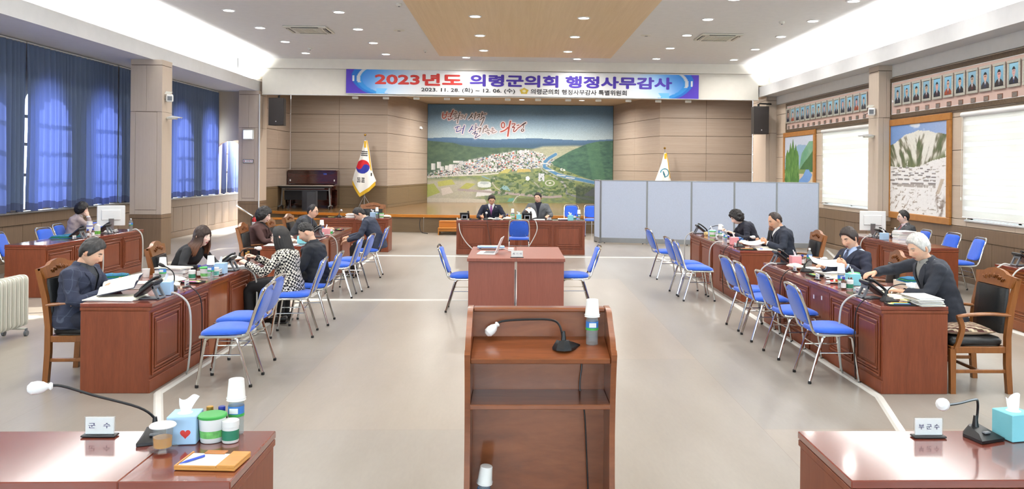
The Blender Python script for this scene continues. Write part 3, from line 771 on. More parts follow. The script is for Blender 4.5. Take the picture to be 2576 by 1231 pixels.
chair(-2.52, 12.2, fl + R(2), 'empty blue chair, front one of the two before the man with the clipboard')
chair(-2.47, 12.86, fl - R(3), 'empty blue chair, rear one of the two before the man with the clipboard')
chair(-2.47, 14.42, fl + R(3), 'blue chair under the man bent over a clipboard')
chair(-.63, 11.07, fr_, 'blue chair tucked in at the left side of the middle table')
chair(.83, 11.15, fl, 'blue chair tucked in at the right side of the middle table')
chair(.13, 16.9, R(180) * 0, 'blue chair with its back to us before the head table')
chair(1.66, 23.35, R(180), 'blue chair below the stage right of the head table, left one')
chair(2.23, 23.35, R(180), 'blue chair below the stage half hidden by the grey partition')
chair(2.67, 14.38, fr_ + R(6), 'empty blue chair farthest back in the right row')
chair(2.67, 12.60, fr_ + R(4), 'empty blue chair, rear one of the close pair in the right row')
chair(2.68, 12.04, fr_ - R(1), 'empty blue chair, front one of the close pair in the right row')
chair(2.85, 9.86, fr_ + R(4), 'empty blue chair, fourth from the camera in the right row')
chair(2.85, 9.24, fr_ - R(1), 'empty blue chair, third from the camera in the right row')
chair(2.86, 8.40, fr_ + R(3), 'empty blue chair, second from the camera in the right row')
chair(2.86, 7.48, fr_ - R(1), 'empty blue chair nearest the camera in the right row')
chair(-7.47, 14.62, fr_ + R(4), 'blue chair by the left windows, right behind the woman at the monitor')
chair(-7.25, 13.72, fr_ - R(6), 'blue chair by the left windows next to the plaid cloth bags')
chair(-7.32, 12.75, fr_ + R(10), 'blue chair cut by the left picture edge')
chair(-7.28, 15.5, fr_, 'blue chair under the woman at the left monitor')
chair(7.08, 13.72, fl + R(8), 'blue chair behind the right-hand desk, farther of the two empty ones')
chair(7.0, 12.85, fl - R(4), 'blue chair behind the right-hand desk, nearer of the two empty ones')
chair(6.98, 14.5, fl, 'blue chair under the man at the right monitor')
# ------------------------------------------------------------------ carved armchair
def make_armchair():
    r = thing('carved_armchair', 'x', 'armchair')
    w = .27
    # rear posts, gently swept
    for sx in (-1, 1):
        prof = [(-.30, 0), (-.255, 0), (-.235, .25), (-.235, .48), (-.262, .72), (-.325, .98), (-.368, .975), (-.31, .72), (-.282, .48), (-.285, .25)]
        MB().prism(prof, 'x', sx * w - .022, sx * w + .022).build('rear_leg', M_chairwood, r)
        MB().prism([(.19, 0), (.232, 0), (.24, .38), (.19, .38)], 'x', sx * (w - .005) - .021, sx * (w - .005) + .021).build('front_leg', M_chairwood, r)
        # arm with curved support
        arm = smooth_path([(sx * w, -.275, .665), (sx * (w + .012), -.1, .678), (sx * (w + .018), .08, .672), (sx * (w + .01), .185, .655)], 5)
        MB().tube(arm, [(.016, .026)] * (len(arm) - 1) + [(.012, .022)], 8, up=(0, 0, 1)).build('armrest', M_chairwood, r)
        sup = smooth_path([(sx * (w + .006), .165, .655), (sx * (w + .004), .135, .56), (sx * (w - .002), .155, .46), (sx * (w - .004), .19, .37)], 4)
        MB().tube(sup, .026, 4, up=(1, 0, 0)).build('arm_support', M_chairwood, r)
        MB().box(sx * w - .012, sx * w + .012, -.265, .20, .175, .205, b=.004).build('side_stretcher', M_chairwood, r)
        MB().box(sx * w - .016, sx * w + .016, -.25, .20, .345, .40, b=.004).build('side_rail', M_chairwood, r)
    MB().box(-w, w, .198, .226, .345, .40, b=.004).build('front_rail', M_chairwood, r)
    MB().box(-w, w, -.262, -.235, .345, .40, b=.004).build('rear_rail', M_chairwood, r)
    MB().box(-w, w, -.03, -.006, .178, .204, b=.004).build('cross_stretcher', M_chairwood, r)
    # seat cushion
    MB().box(-w + .012, w - .012, -.235, .225, .39, .475, b=.03).build('seat', M_leather, r, angle=60)
    # back pad
    def lean(z): return -.245 - .10 * max(0, (z - .5)) ** 1.15 / .48 ** .15
    mb = MB(); n = 10; vs = []; fs = []
    ring = [(-.225, .0), (-.21, .03), (-.12, .042), (.12, .042), (.21, .03), (.225, 0), (.21, -.018), (-.21, -.018)]
    for i in range(n + 1):
        z = .50 + (.885 - .50) * i / n; k = 1 - (.10 if i in (0, n) else 0)
        for x, d in ring: vs.append((x * (1 - .02 * (i in (0, n))), lean(z) + d * k - .012, z))
    for i in range(n):
        for j in range(8): fs.append((i * 8 + j, i * 8 + (j + 1) % 8, (i + 1) * 8 + (j + 1) % 8, (i + 1) * 8 + j))
    fs.append(tuple(range(8))[::-1]); fs.append(tuple(range(n * 8, n * 8 + 8)))
    mb.add(vs, fs); mb.build('back_pad', M_leather, r, angle=60)
    # carved crest rail with an arched top
    P = [(-w + .005, .885), (w - .005, .885), (w + .022, .965), (w + .022, .985), (.17, .998), (.12, 1.022), (.05, 1.036), (0, 1.040), (-.05, 1.036), (-.12, 1.022), (-.17, .998), (-w - .022, .985), (-w - .022, .965)]
    mb = MB(); mb.M = Matrix.Translation((0, -.318, 0)) @ Matrix.Translation((0, 0, .94)) @ Matrix.Rotation(R(-12) * -1, 4, 'X') @ Matrix.Translation((0, 0, -.94))
    mb.prism(P, 'y', -.018, .022); cr = mb.build('crest_rail', M_chairwood, r)
    mb = MB(); mb.M = Matrix.Translation((0, -.318, 0)) @ Matrix.Translation((0, 0, .94)) @ Matrix.Rotation(R(12), 4, 'X') @ Matrix.Translation((0, 0, -.94))
    rg = random.Random(4)
    for sx in (-1, 1):
        for k in range(6):
            x = sx * (.012 + .026 * k); z = .968 - .006 * k + .008 * (k % 2)
            mb.tube(smooth_path([(x, .022, z - .02), (x + sx * .012, .03, z), (x + sx * .028, .024, z + .010), (x + sx * .034, .022, z - .004)], 3), [.005, .006, .006, .007, .006, .006, .005, .005, .004, .003], 6)
    mb.ell((0, .026, .968), (.016, .01, .022), 10, 8); mb.build('carving', wood('carving_dark', (138, 82, 36), (110, 62, 26), 3, (2, 2, .3), .4), cr)
    return r
AC = make_armchair(); AC_used = False
def armchair(x, y, facing, lab):
    global AC_used
    o = dup(AC, (x, y, 0), facing) if AC_used else AC
    AC_used = True; o.location = (x, y, 0); o.rotation_euler = (0, 0, facing); o['label'] = lab; o['group'] = 'carved wooden armchairs'
    return o
armchair(-3.74, 7.62, fr_ + R(2), 'carved armchair under the man in the navy checked jacket')
armchair(-3.62, 9.42, fr_ + R(8), 'carved armchair left of the long-haired woman in black')
armchair(-3.70, 12.62, fr_ + R(6), 'empty carved armchair before the woman in the maroon jacket')
armchair(-3.62, 13.75, fr_ + R(4), 'carved armchair right behind the woman in the maroon jacket')
armchair(-3.66, 15.0, fr_, 'carved armchair under the man in the dark grey jacket')
armchair(-3.3, 19.55, R(180), 'reddish carved armchair behind the desk in front of the flag')
armchair(3.95, 7.22, fl, 'carved armchair with striped cushion at the right, nearest the camera')
armchair(3.82, 8.88, fl + R(-12), 'carved armchair under the man reading in the light blue shirt')
armchair(4.02, 11.75, fl + R(-3), 'carved armchair under the man in the open white shirt')
armchair(3.98, 13.55, fl + R(-2), 'carved armchair behind the black-haired woman at the right desks')
# striped seat cushions
def cushion(x, y, z, rz, lab, seed):
    r = thing('seat_cushion', lab, 'cushion', (x, y, z), rz, 'striped seat cushions')
    n = 26; vs = []; fs = []; U = []
    for side in (1, -1):
        for j in range(n + 1):
            for i in range(n + 1):
                a, b = i / n * 2 - 1, j / n * 2 - 1
                e = (1 - abs(a) ** 2.2) * (1 - abs(b) ** 2.2); k = 1 - .06 * (1 - abs(a * b)) * max(abs(a), abs(b)) ** 4
                vs.append((a * .225 * k, b * .215 * k, .045 + side * .05 * max(0, e) ** .45)); U.append((a, b, side))
    m = (n + 1) ** 2
    for j in range(n):
        for i in range(n):
            q = j * (n + 1) + i; fs.append((q, q + 1, q + n + 2, q + n + 1)); fs.append((m + q, m + q + n + 1, m + q + n + 2, m + q + 1))
    me = MB().add(vs, fs).mesh('cover', attrmat('cushion_stripes', .85), None)
    U = np.array(U); t = (U[:, 0] * 4.5 + U[:, 1] * .8 + .05 * seed) % 1
    c = np.where((t < .34)[:, None], (92, 40, 48), np.where((t < .5)[:, None], (226, 208, 178), np.where((t < .82)[:, None], (86, 66, 48), (226, 208, 178))))
    c = np.where((U[:, 2] < 0)[:, None] & (t < 2)[:, None], (208, 178, 150), c)
    set_col(me, c); place('cover', me, r)
cushion(3.93, 7.22, .468, fl, 'maroon and cream striped cushion on the right near armchair', 1)
cushion(-3.72, 7.62, .468, fr_, 'striped cushion under the man in the navy checked jacket', 2)
# ------------------------------------------------------------------ desks
def desk(x, y, face, L, lab, npan=2, d=.57, h=.74, grp='mahogany council desks', plain=False, mats=None, tops=None):
    """face: direction the panelled front looks; length L along local x, front at local y=0, body behind (+y)"""
    r = thing('desk', lab, 'desk', (x, y, 0), face, grp)
    mf = mats or M_mahog; mt = tops or M_top
    MB().box(-L / 2, L / 2, -.012, d, h - .032, h, b=.004).build('top', mt, r)
    MB().box(-L / 2, L / 2, -.004, d, h - .060, h - .034, b=.002).build('edge_strip', mf, r)
    for sx in (-1, 1): MB().box(sx * (L / 2 - .003), sx * (L / 2 - .028), 0.02, d - .004, 0, h - .062, b=.003).build('side_panel', mf, r)
    MB().box(-L / 2 + .004, L / 2 - .004, 0.012, .035, 0.0, h - .061).build('front_board', mf, r)
    if plain: return r
    MB().box(-L / 2 + .002, L / 2 - .002, .0, .012, 0, .11, b=.003).build('plinth', mf, r)
    pw = (L - .05) / npan
    for k in range(npan):
        c = -L / 2 + .025 + pw * (k + .5); x0, x1 = c - pw / 2 + .022, c + pw / 2 - .022; z0, z1 = .135, h - .085
        fo = MB()
        for i, (t, dd) in enumerate(((0, .016), (.022, .008), (.05, .014))):
            a, b, e, f = x0 + t, x1 - t, z0 + t, z1 - t; wd = .018
            fo.box(a, b, .012 - dd, .012, e, e + wd, b=.004); fo.box(a, b, .012 - dd, .012, f - wd, f, b=.004)
            fo.box(a, a + wd, .012 - dd, .012, e + wd, f - wd, b=.004); fo.box(b - wd, b, .012 - dd, .012, e + wd, f - wd, b=.004)
        p = fo.build('panel_moulding', mf, r)
        MB().box(x0 + .09, x1 - .09, .002, .012, z0 + .09, z1 - .09, b=.006).build('raised_panel', mf, p)
    return r
FX, FXn = R(90), R(-90)      # fronts looking +x / -x  (local -y -> world)
def side_row(xf, facing, segs, side, names):
    for (y0, y1, kind), nm in zip(segs, names):
        yc = (y0 + y1) / 2; L = y1 - y0 - .004
        if kind == 'd': desk(xf, yc, facing, L, nm)
        else: desk(xf, yc, facing, L, nm, plain=True, mats=M_filler if side == 'L' else M_mahog, grp='plain link desks')
side_row(-2.97, FX, [(6.97, 8.33, 'd'), (8.33, 8.86, 'f'), (8.86, 10.30, 'd')], 'L', ['left council desk nearest the camera, with the navy-jacket man', 'narrow plain chestnut link desk in the near left row', 'left council desk in front of the long-haired woman in black'])
side_row(-3.02, FX, [(12.0, 13.4, 'd'), (13.4, 13.9, 'f'), (13.9, 15.8, 'd')], 'L', ['left council desk in front of the woman in the maroon jacket', 'narrow plain link desk in the far left row', 'left council desk in front of the man in the dark grey jacket'])
side_row(3.12, FXn, [(6.93, 8.13, 'd'), (8.13, 8.66, 'f'), (8.66, 10.24, 'd')], 'R', ['right council desk nearest the camera, with the white-haired man', 'narrow plain link desk with tape marks in the near right row', 'right council desk in front of the man in the light blue shirt'])
side_row(3.22, FXn, [(11.66, 12.9, 'd'), (12.9, 13.35, 'f'), (13.35, 15.05, 'd')], 'R', ['right council desk in front of the man in the open white shirt', 'narrow plain link desk in the far right row', 'right council desk in front of the black-haired woman'])
desk(-.52, 18.16, 0, 1.40, 'head table desk on the left, in front of the man with the purple tie')
desk(.88, 18.16, 0, 1.40, 'head table desk on the right, in front of the man in the grey jacket')
desk(-3.49, 18.55, 0, 1.50, 'mahogany desk facing us below the national flag')
desk(-6.55, 12.73, FX, 1.54, 'left window-side desk, nearer half with plaid bags')
desk(-6.55, 14.28, FX, 1.54, 'left window-side desk, farther half with the monitor')
desk(6.10, 12.95, FXn, 1.40, 'right wall-side desk, nearer half with the book stack')
desk(6.10, 14.35, FXn, 1.40, 'right wall-side desk, farther half with the monitor')
desk(6.02, 9.42, FXn, 1.56, 'orange-brown desk cut by the right picture edge', mats=M_filler)
desk(-2.11, 3.62, R(180), 1.40, 'foreground desk at the lower left, main part')
desk(-1.21, 3.62, R(180), .40, 'narrow end desk carrying the tissue box at the lower left', plain=True, grp='foreground desks')
desk(1.955, 3.60, R(180), 1.40, 'foreground desk at the lower right')
# middle table: two desks set end-on to us
for k, xc in enumerate((-.26, .36)):
    r = thing('recorder_table', 'brown table of the middle pair, %s half' % ('left' if k == 0 else 'right'), 'table', (xc, 10.53, 0), 0, 'middle recorder tables')
    MB().box(-.308, .308, -.01, 1.56, .70, .742, b=.004).build('top', M_recwood, r)
    MB().box(-.298 if k else -.292, .290 if k == 0 else .295, .02, .045, 0, .70).build('end_panel', M_recwood, r)
    MB().box(-.29, .29, 1.49, 1.515, 0, .70).build('end_panel', M_recwood, r)
    sx = 1 if k == 0 else -1
    MB().box(sx * .29, sx * .265, .045, 1.49, 0.02, .70).build('modesty_panel', M_recwood, r)
    if k == 1: MB().tube([(-.32, .0, .60), (-.32, .0, .05)], .006, 6).build('cable', M_blackpl, r)
# ------------------------------------------------------------------ lectern
def lectern():
    r = thing('lectern', 'open-backed walnut lectern with shelves in the foreground centre', 'lectern', (.145, 4.1, 0))
    w = .36
    prof = [(.36, 0), (-.03, 0), (-.03, .06), (.0, .12), (.035, .35), (.045, .55), (.03, .74), (.008, .86), (-.012, .935), (-.02, .965), (.0, .985), (.012, .975), (.025, .985), (.06, 1.03), (.115, 1.06), (.17, 1.10), (.215, 1.135), (.26, 1.148), (.36, 1.148)]
    for sx in (-1, 1): MB().prism(prof, 'x', sx * w - .014, sx * w + .014).build('side_panel', M_lect, r)
    MB().box(-w + .014, w - .014, .300, .322, 0, 1.13).build('back_panel', M_lect, r)
    MB().box(-w + .014, w - .014, .265, .335, 1.128, 1.150, b=.006).build('top_rail', M_lect, r)
    mb = MB(); mb.M = Matrix.Translation((0, .008, .915)) @ Matrix.Rotation(R(10), 4, 'X'); mb.box(-w + .014, w - .014, 0, .30, 0, .028, b=.004); mb.build('reading_shelf', M_lect, r)
    MB().box(-w + .014, w - .014, .01, .30, .69, .715, b=.003).build('shelf', M_lect, r)
    MB().box(-w + .014, w - .014, .03, .30, .12, .145, b=.003).build('bottom_shelf', M_lect, r)
lectern()
# ------------------------------------------------------------------ office partition
def partition():
    r = thing('office_partition', 'pale blue fabric office partition with grey frames', 'partition', (2.235, 21.12, 0))
    M_part = pm('pale_blue_fabric', (190, 200, 220), .85, var=.03, vscale=40, bump=.08, bscale=400)
    P = [(2.13, 21.55), (2.235, 21.12), (3.37, 20.85), (4.43, 20.56), (5.42, 20.25), (6.38, 19.98), (7.32, 19.72)]
    H = 1.60
    for (x0, y0), (x1, y1) in zip(P[:-1], P[1:]):
        d = Vector((x1 - x0, y1 - y0)); L = d.length; a = math.atan2(d.y, d.x); o = (x0 - 2.235, y0 - 21.12, 0)
        f = MB().box(.008, L - .008, -.018, .018, .14, H - .02).build('panel', M_part, r, o, (0, 0, a))
        MB().box(0, .022, -.024, .024, 0, H, b=.004).build('post', M_alu, f); MB().box(L - .022, L, -.024, .024, 0, H, b=.004).build('post', M_alu, f)
        MB().box(.022, L - .022, -.022, .022, H - .022, H, b=.003).build('top_rail', M_alu, f); MB().box(.022, L - .022, -.022, .022, .02, .14, b=.003).build('kick_plate', M_alu, f)
        for q in (.1, L - .1): MB().lathe([(.02, 0), (.02, .012), (.008, .014), (.008, .03)], 8, (q, 0, 0)).build('foot', M_blackpl, f)
partition()
# ------------------------------------------------------------------ oil radiator
def radiator():
    r = thing('oil_radiator', 'white finned oil radiator on castors at the left edge', 'heater', (-5.42, 8.95, 0))
    prof = []
    for k in range(13):
        y = -.47 + .078 * k
        mb = MB(); pts = []
        hw, z0, z1, rad = .075, .09, .655, .05
        for cx, cz, a0 in ((hw - rad, z1 - rad, 0), (-hw + rad, z1 - rad, 90), (-hw + rad, z0 + rad, 180), (hw - rad, z0 + rad, 270)):
            for t in range(5): a = R(a0 + 22.5 * t); pts.append((cx + rad * math.cos(a), cz + rad * math.sin(a)))
        mb.prism(pts, 'y', y - .012, y + .012); inner = [(x * .82, .37 + (z - .37) * .96) for x, z in pts]
        mb.prism(inner, 'y', y - .026, y + .026); mb.build('fin', M_offwhite, r)
    MB().tube([(0, -.48, .13), (0, .48, .13)], .028, 10).build('lower_pipe', M_offwhite, r)
    MB().tube([(0, -.48, .60), (0, .48, .60)], .028, 10).build('upper_pipe', M_offwhite, r)
    for y in (-.36, .36):
        c = MB().tube([(-.12, y, .08), (.12, y, .08)], .013, 8).build('castor_bar', M_offwhite, r)
        for x in (-.12, .12): MB().tube([(x - .014, y, .03), (x + .014, y, .03)], .03, 12).box(x - .01, x + .01, y - .012, y + .012, .03, .085).build('castor', M_greypl, c)
radiator()
# ------------------------------------------------------------------ mural
M_print = attrmat('photo_print', .55, .3)
def seg_d(U, V, pts, asp):
    """distance to a polyline in picture units of height"""
    d = np.full(U.shape, 9.0)
    for (a, b), (c, e) in zip(pts[:-1], pts[1:]):
        ax, ay, bx, by = a * asp, b, c * asp, e; px, py = U * asp, V
        t = np.clip(((px - ax) * (bx - ax) + (py - ay) * (by - ay)) / ((bx - ax) ** 2 + (by - ay) ** 2 + 1e-12), 0, 1)
        d = np.minimum(d, np.hypot(px - ax - t * (bx - ax), py - ay - t * (by - ay)))
    return d
def ypoly(U, pts):
    return np.interp(U, [p[0] for p in pts], [p[1] for p in pts])
def quadmask(U, V, q):
    m = np.ones(U.shape, bool)
    for (a, b), (c, d) in zip(q, q[1:] + q[:1]): m &= ((c - a) * (V - b) - (d - b) * (U - a)) >= 0
    return m.astype(float)
def mural_fn(U, V):
    asp = 1.894; n = len(U)
    t = sstep(.62, 1, V)
    c = np.stack([188 - 98 * t, 208 - 72 * t, 214 - 34 * t], 1)
    c *= (1 - .10 * np.abs(U - .5) * 2)[:, None]
    hor = .655 + .012 * (fbm(U * 9, U * 0 + 3, 5) - .5) + .008 * np.sin(U * 13)
    f = fbm(U * 40, V * 40, 9)
    c = mixc(c, (66, 98, 132), (V < hor) * 1.0); c = mixc(c, (48, 76, 100), sstep(.64, .58, V) * (V < hor))
    # left forested hills
    lh = ypoly(U, [(0, .63), (.08, .62), (.2, .575), (.35, .565), (.5, .56), (.62, .55), (1, .5)]) + .02 * (fbm(U * 14, U * 0, 3) - .5)
    c = mixc(c, np.stack([44 + 34 * f, 66 + 34 * f, 54 + 16 * f], 1), sstep(lh + .006, lh - .006, V))
    # plain behind the town
    pl = ypoly(U, [(0, -1), (.42, .46), (.52, .52), (.62, .575), (.78, .585), (1, .58)])
    g = fbm(U * 60, V * 160, 21)
    c = mixc(c, np.stack([128 + 50 * g, 134 + 40 * g, 112 + 30 * g], 1), sstep(pl + .02, pl - .01, V) * sstep(.40, .52, U))
    # town
    tt = ypoly(U, [(0, .29), (.1, .36), (.2, .42), (.3, .47), (.42, .525), (.52, .545), (.6, .52), (.66, .46), (1, .3)])
    tb = ypoly(U, [(0, .24), (.15, .27), (.33, .30), (.48, .33), (.62, .36), (.68, .40), (1, .5)])
    k1 = cells(U * 190, V * 120, 31); k2 = cells(U * 120 + .3, V * 90, 33)
    k = np.where((k2[:, :1] > .55), k1, k2)
    lum = 140 + 105 * k[:, 0]; roof = np.stack([lum, lum * .985, lum * .97], 1)
    roof = mixc(roof, (186, 96, 84), (k[:, 1] > .94)); roof = mixc(roof, (92, 130, 170), (k[:, 1] < .06)); roof = mixc(roof, (70, 96, 64), (k[:, 2] > .84)); roof = mixc(roof, (70, 70, 74), (k[:, 2] < .14))
    tm = sstep(tt + .015, tt - .015, V + .05 * (fbm(U * 25, V * 25, 51) - .5)); c = mixc(c, roof, tm)
    # lower ground: parks and fields
    pk = np.stack([74 + 70 * fbm(U * 50, V * 50, 61), 92 + 60 * fbm(U * 50, V * 50, 61), 58 + 40 * f], 1)
    c = mixc(c, pk, sstep(tb + .01, tb - .01, V + .03 * (fbm(U * 18, V * 18, 71) - .5)))
    c = mixc(c, (176, 166, 152), sstep(.33, .22, U) * sstep(.26, .20, V) * .85)
    for q, col in (([(.0, .05), (.07, .10), (.035, .19), (0, .18)], (150, 156, 74)), ([(.06, .16), (.15, .185), (.13, .235), (.055, .21)], (168, 166, 82)), ([(.17, .14), (.2, .11), (.26, .19), (.21, .20)], (160, 160, 78)),
                   ([(.08, .07), (.14, .10), (.12, .16), (.075, .14)], (196, 184, 172)), ([(.26, .06), (.36, .08), (.34, .14), (.27, .12)], (202, 200, 198)), ([(.39, .14), (.45, .12), (.43, .17), (.405, .18)], (122, 158, 162)),
                   ([(.44, .21), (.55, .21), (.545, .245), (.45, .245)], (120, 132, 78)), ([(.38, .30), (.43, .30), (.455, .345), (.42, .345)], (166, 158, 84)), ([(.48, .31), (.56, .32), (.55, .345), (.485, .345)], (172, 152, 84)),
                   ([(.0, .0), (.32, .0), (.31, .035), (0, .045)], (184, 174, 156)), ([(.48, .01), (.62, .0), (.6, .045), (.485, .05)], (92, 98, 58)), ([(.43, .01), (.47, .015), (.465, .05), (.44, .045)], (84, 140, 122)), ([(.33, .24), (.36, .22), (.30, .27), (.28, .265)], (104, 150, 186))):
        c = mixc(c, col, quadmask(U, V, q))
    for pts, w, col in (([(.0, .255), (.12, .27), (.3, .285), (.38, .30)], .008, (196, 190, 180)), ([(.17, .13), (.3, .115), (.5, .085), (.66, .06), (.72, .07)], .016, (152, 138, 136)), ([(.72, .24), (.745, .17), (.75, .10), (.82, .06), (1, .0)], .014, (120, 122, 126)), ([(.60, .40), (.62, .33), (.68, .27), (.73, .21), (.745, .17)], .008, (150, 150, 148)),
                        ([(.46, .0), (.48, .06), (.5, .08)], .006, (178, 172, 162)), ([(.36, .25), (.35, .2), (.37, .15), (.4, .12)], .006, (176, 166, 152)), ([(.57, .22), (.6, .17), (.62, .12), (.7, .1)], .006, (150, 148, 138))):
        c = mixc(c, col, sstep(w, w * .5, seg_d(U, V, pts, asp)))
    tr = fbm(U * 70, V * 60, 81)
    c = mixc(c, (52, 76, 44), ((tr > .56) & (V < tb - .03) & (U > .34) & (V > .07)) * .85)
    # right wooded hill
    rh = ypoly(U, [(0, -1), (.64, -1), (.655, .40), (.70, .46), (.77, .535), (.86, .61), (.92, .635), (1, .645)]); rb = ypoly(U, [(0, 2), (.655, .44), (.68, .385), (.75, .33), (.85, .26), (.93, .225), (1, .20)])
    h2 = fbm(U * 46, V * 60, 91); hc = np.stack([30 + 44 * h2, 62 + 52 * h2, 56 + 26 * h2], 1); hc = mixc(hc, (74, 118, 82), sstep(.012, 0, np.abs(U - .90 + .1 * (V - .5)) - .03) * .45)
    c = mixc(c, hc, ((V < rh) & (V > rb)) * 1.0)
    # river
    rv = seg_d(U, V, [(.69, .50), (.655, .46), (.632, .42), (.628, .37), (.66, .335), (.70, .295), (.76, .265), (.83, .24), (.92, .205), (1.01, .17)], asp)
    c = mixc(c, (182, 180, 170), sstep(.024, .018, rv) * .7); c = mixc(c, np.stack([54 + 20 * f, 104 + 20 * f, 146 + 16 * f], 1), sstep(.017, .013, rv))
    for x, y in ((.63, .405), (.66, .335), (.72, .285), (.77, .26)): c = mixc(c, (214, 210, 204), sstep(.006, .003, seg_d(U, V, [(x - .022, y + .004), (x + .022, y - .004)], asp)))
    c = mixc(c, (40, 52, 44), (U > .80) * sstep(.19, .15, V - .05 * (1 - U)) * .65); c = mixc(c, (66, 70, 80), quadmask(U, V, [(.84, .08), (1.0, .05), (1.0, .17), (.9, .16)]) * .8)
    # tower blocks
    for x, y, w, h in ((.02, .33, .022, .065), (.05, .345, .022, .068), (.068, .325, .02, .04), (.095, .34, .025, .036), (.117, .325, .028, .062), (.22, .40, .014, .035), (.137, .405, .055, .02), (.495, .505, .016, .035), (.522, .51, .012, .036), (.54, .515, .006, .03), (.615, .485, .008, .025)):
        m = ((U > x) & (U < x + w) & (V > y) & (V < y + h)); c = mixc(c, (212, 210, 206), m * .95); c = mixc(c, (176, 176, 178), (m & (U > x + w * .62)) * .9)
    # gymnasium, round plaza, domes
    c = mixc(c, (198, 204, 202), (np.abs(U - .307) / .036) ** 4 + (np.abs(V - .185) / .030) ** 4 < 1); c = mixc(c, (146, 156, 158), ((np.abs(U - .307) / .024) ** 2 + (np.abs(V - .200) / .012) ** 2 < 1) * .8)
    d = np.hypot((U - .66) * asp, (V - .205) * 1.7); c = mixc(c, (104, 126, 70), (d < .085) * .8); c = mixc(c, (190, 186, 176), (np.abs(d - .045) < .006)); c = mixc(c, (206, 204, 198), d < .014)
    c = mixc(c, (222, 222, 222), (np.hypot((U - .54) * asp, V - .25) < .022)); c = mixc(c, (186, 190, 196), quadmask(U, V, [(.595, .225), (.63, .22), (.63, .30), (.6, .305)]) * ((k1[:, 0] > .3)))
    c = mixc(c, (224, 222, 216), quadmask(U, V, [(.71, .335), (.745, .33), (.735, .36), (.715, .355)]) * (k1[:, 0] > .4))
    c = c * (.94 + .12 * RNG.random((n, 1)))
    c = c * .84 + np.array((150, 158, 162)) * .16
    idx = np.where((V > .60) & (U < .62))[0]; X = (U[idx] - .5) * 7.33; Zm = (V[idx] - .5) * 3.87; dm = np.full(len(idx), 9.0)
    for s in STR:
        if s[2] == 'o': cx, cy, rx, ry = s[3]; pts = [(cx + rx * math.cos(a), cy + ry * math.sin(a)) for a in [2 * math.pi * i / 10 for i in range(11)]]
        else: pts = [(q[0], q[1]) for q in smooth_path([(p[0], p[1], 0) for p in s[2:]], 2)]
        dm = np.minimum(dm, seg_d(X, Zm, [mxz(*p) for p in pts], 1.0) - s[1] / 2 / 10.733 / 467 * 7.33)
    c[idx] = mixc(mixc(c[idx], (172, 172, 190), .35 * sstep(.12, .03, dm)), (216, 206, 208), sstep(.042, .030, dm))
    return c
MUC = (.29, 33.03, 2.445)
mur = thing('mural', 'large printed aerial view of a riverside town on the stage back wall', 'mural', MUC)
def mxz(zx, zy):
    px, py = 1095 + zx / 10.733, 268 + zy / 10.733
    return ((px - 1308.5) / 467 * 7.33, 3.87 * (.5 - (py - 265 - (px - 1308) * .008) / 247.5))
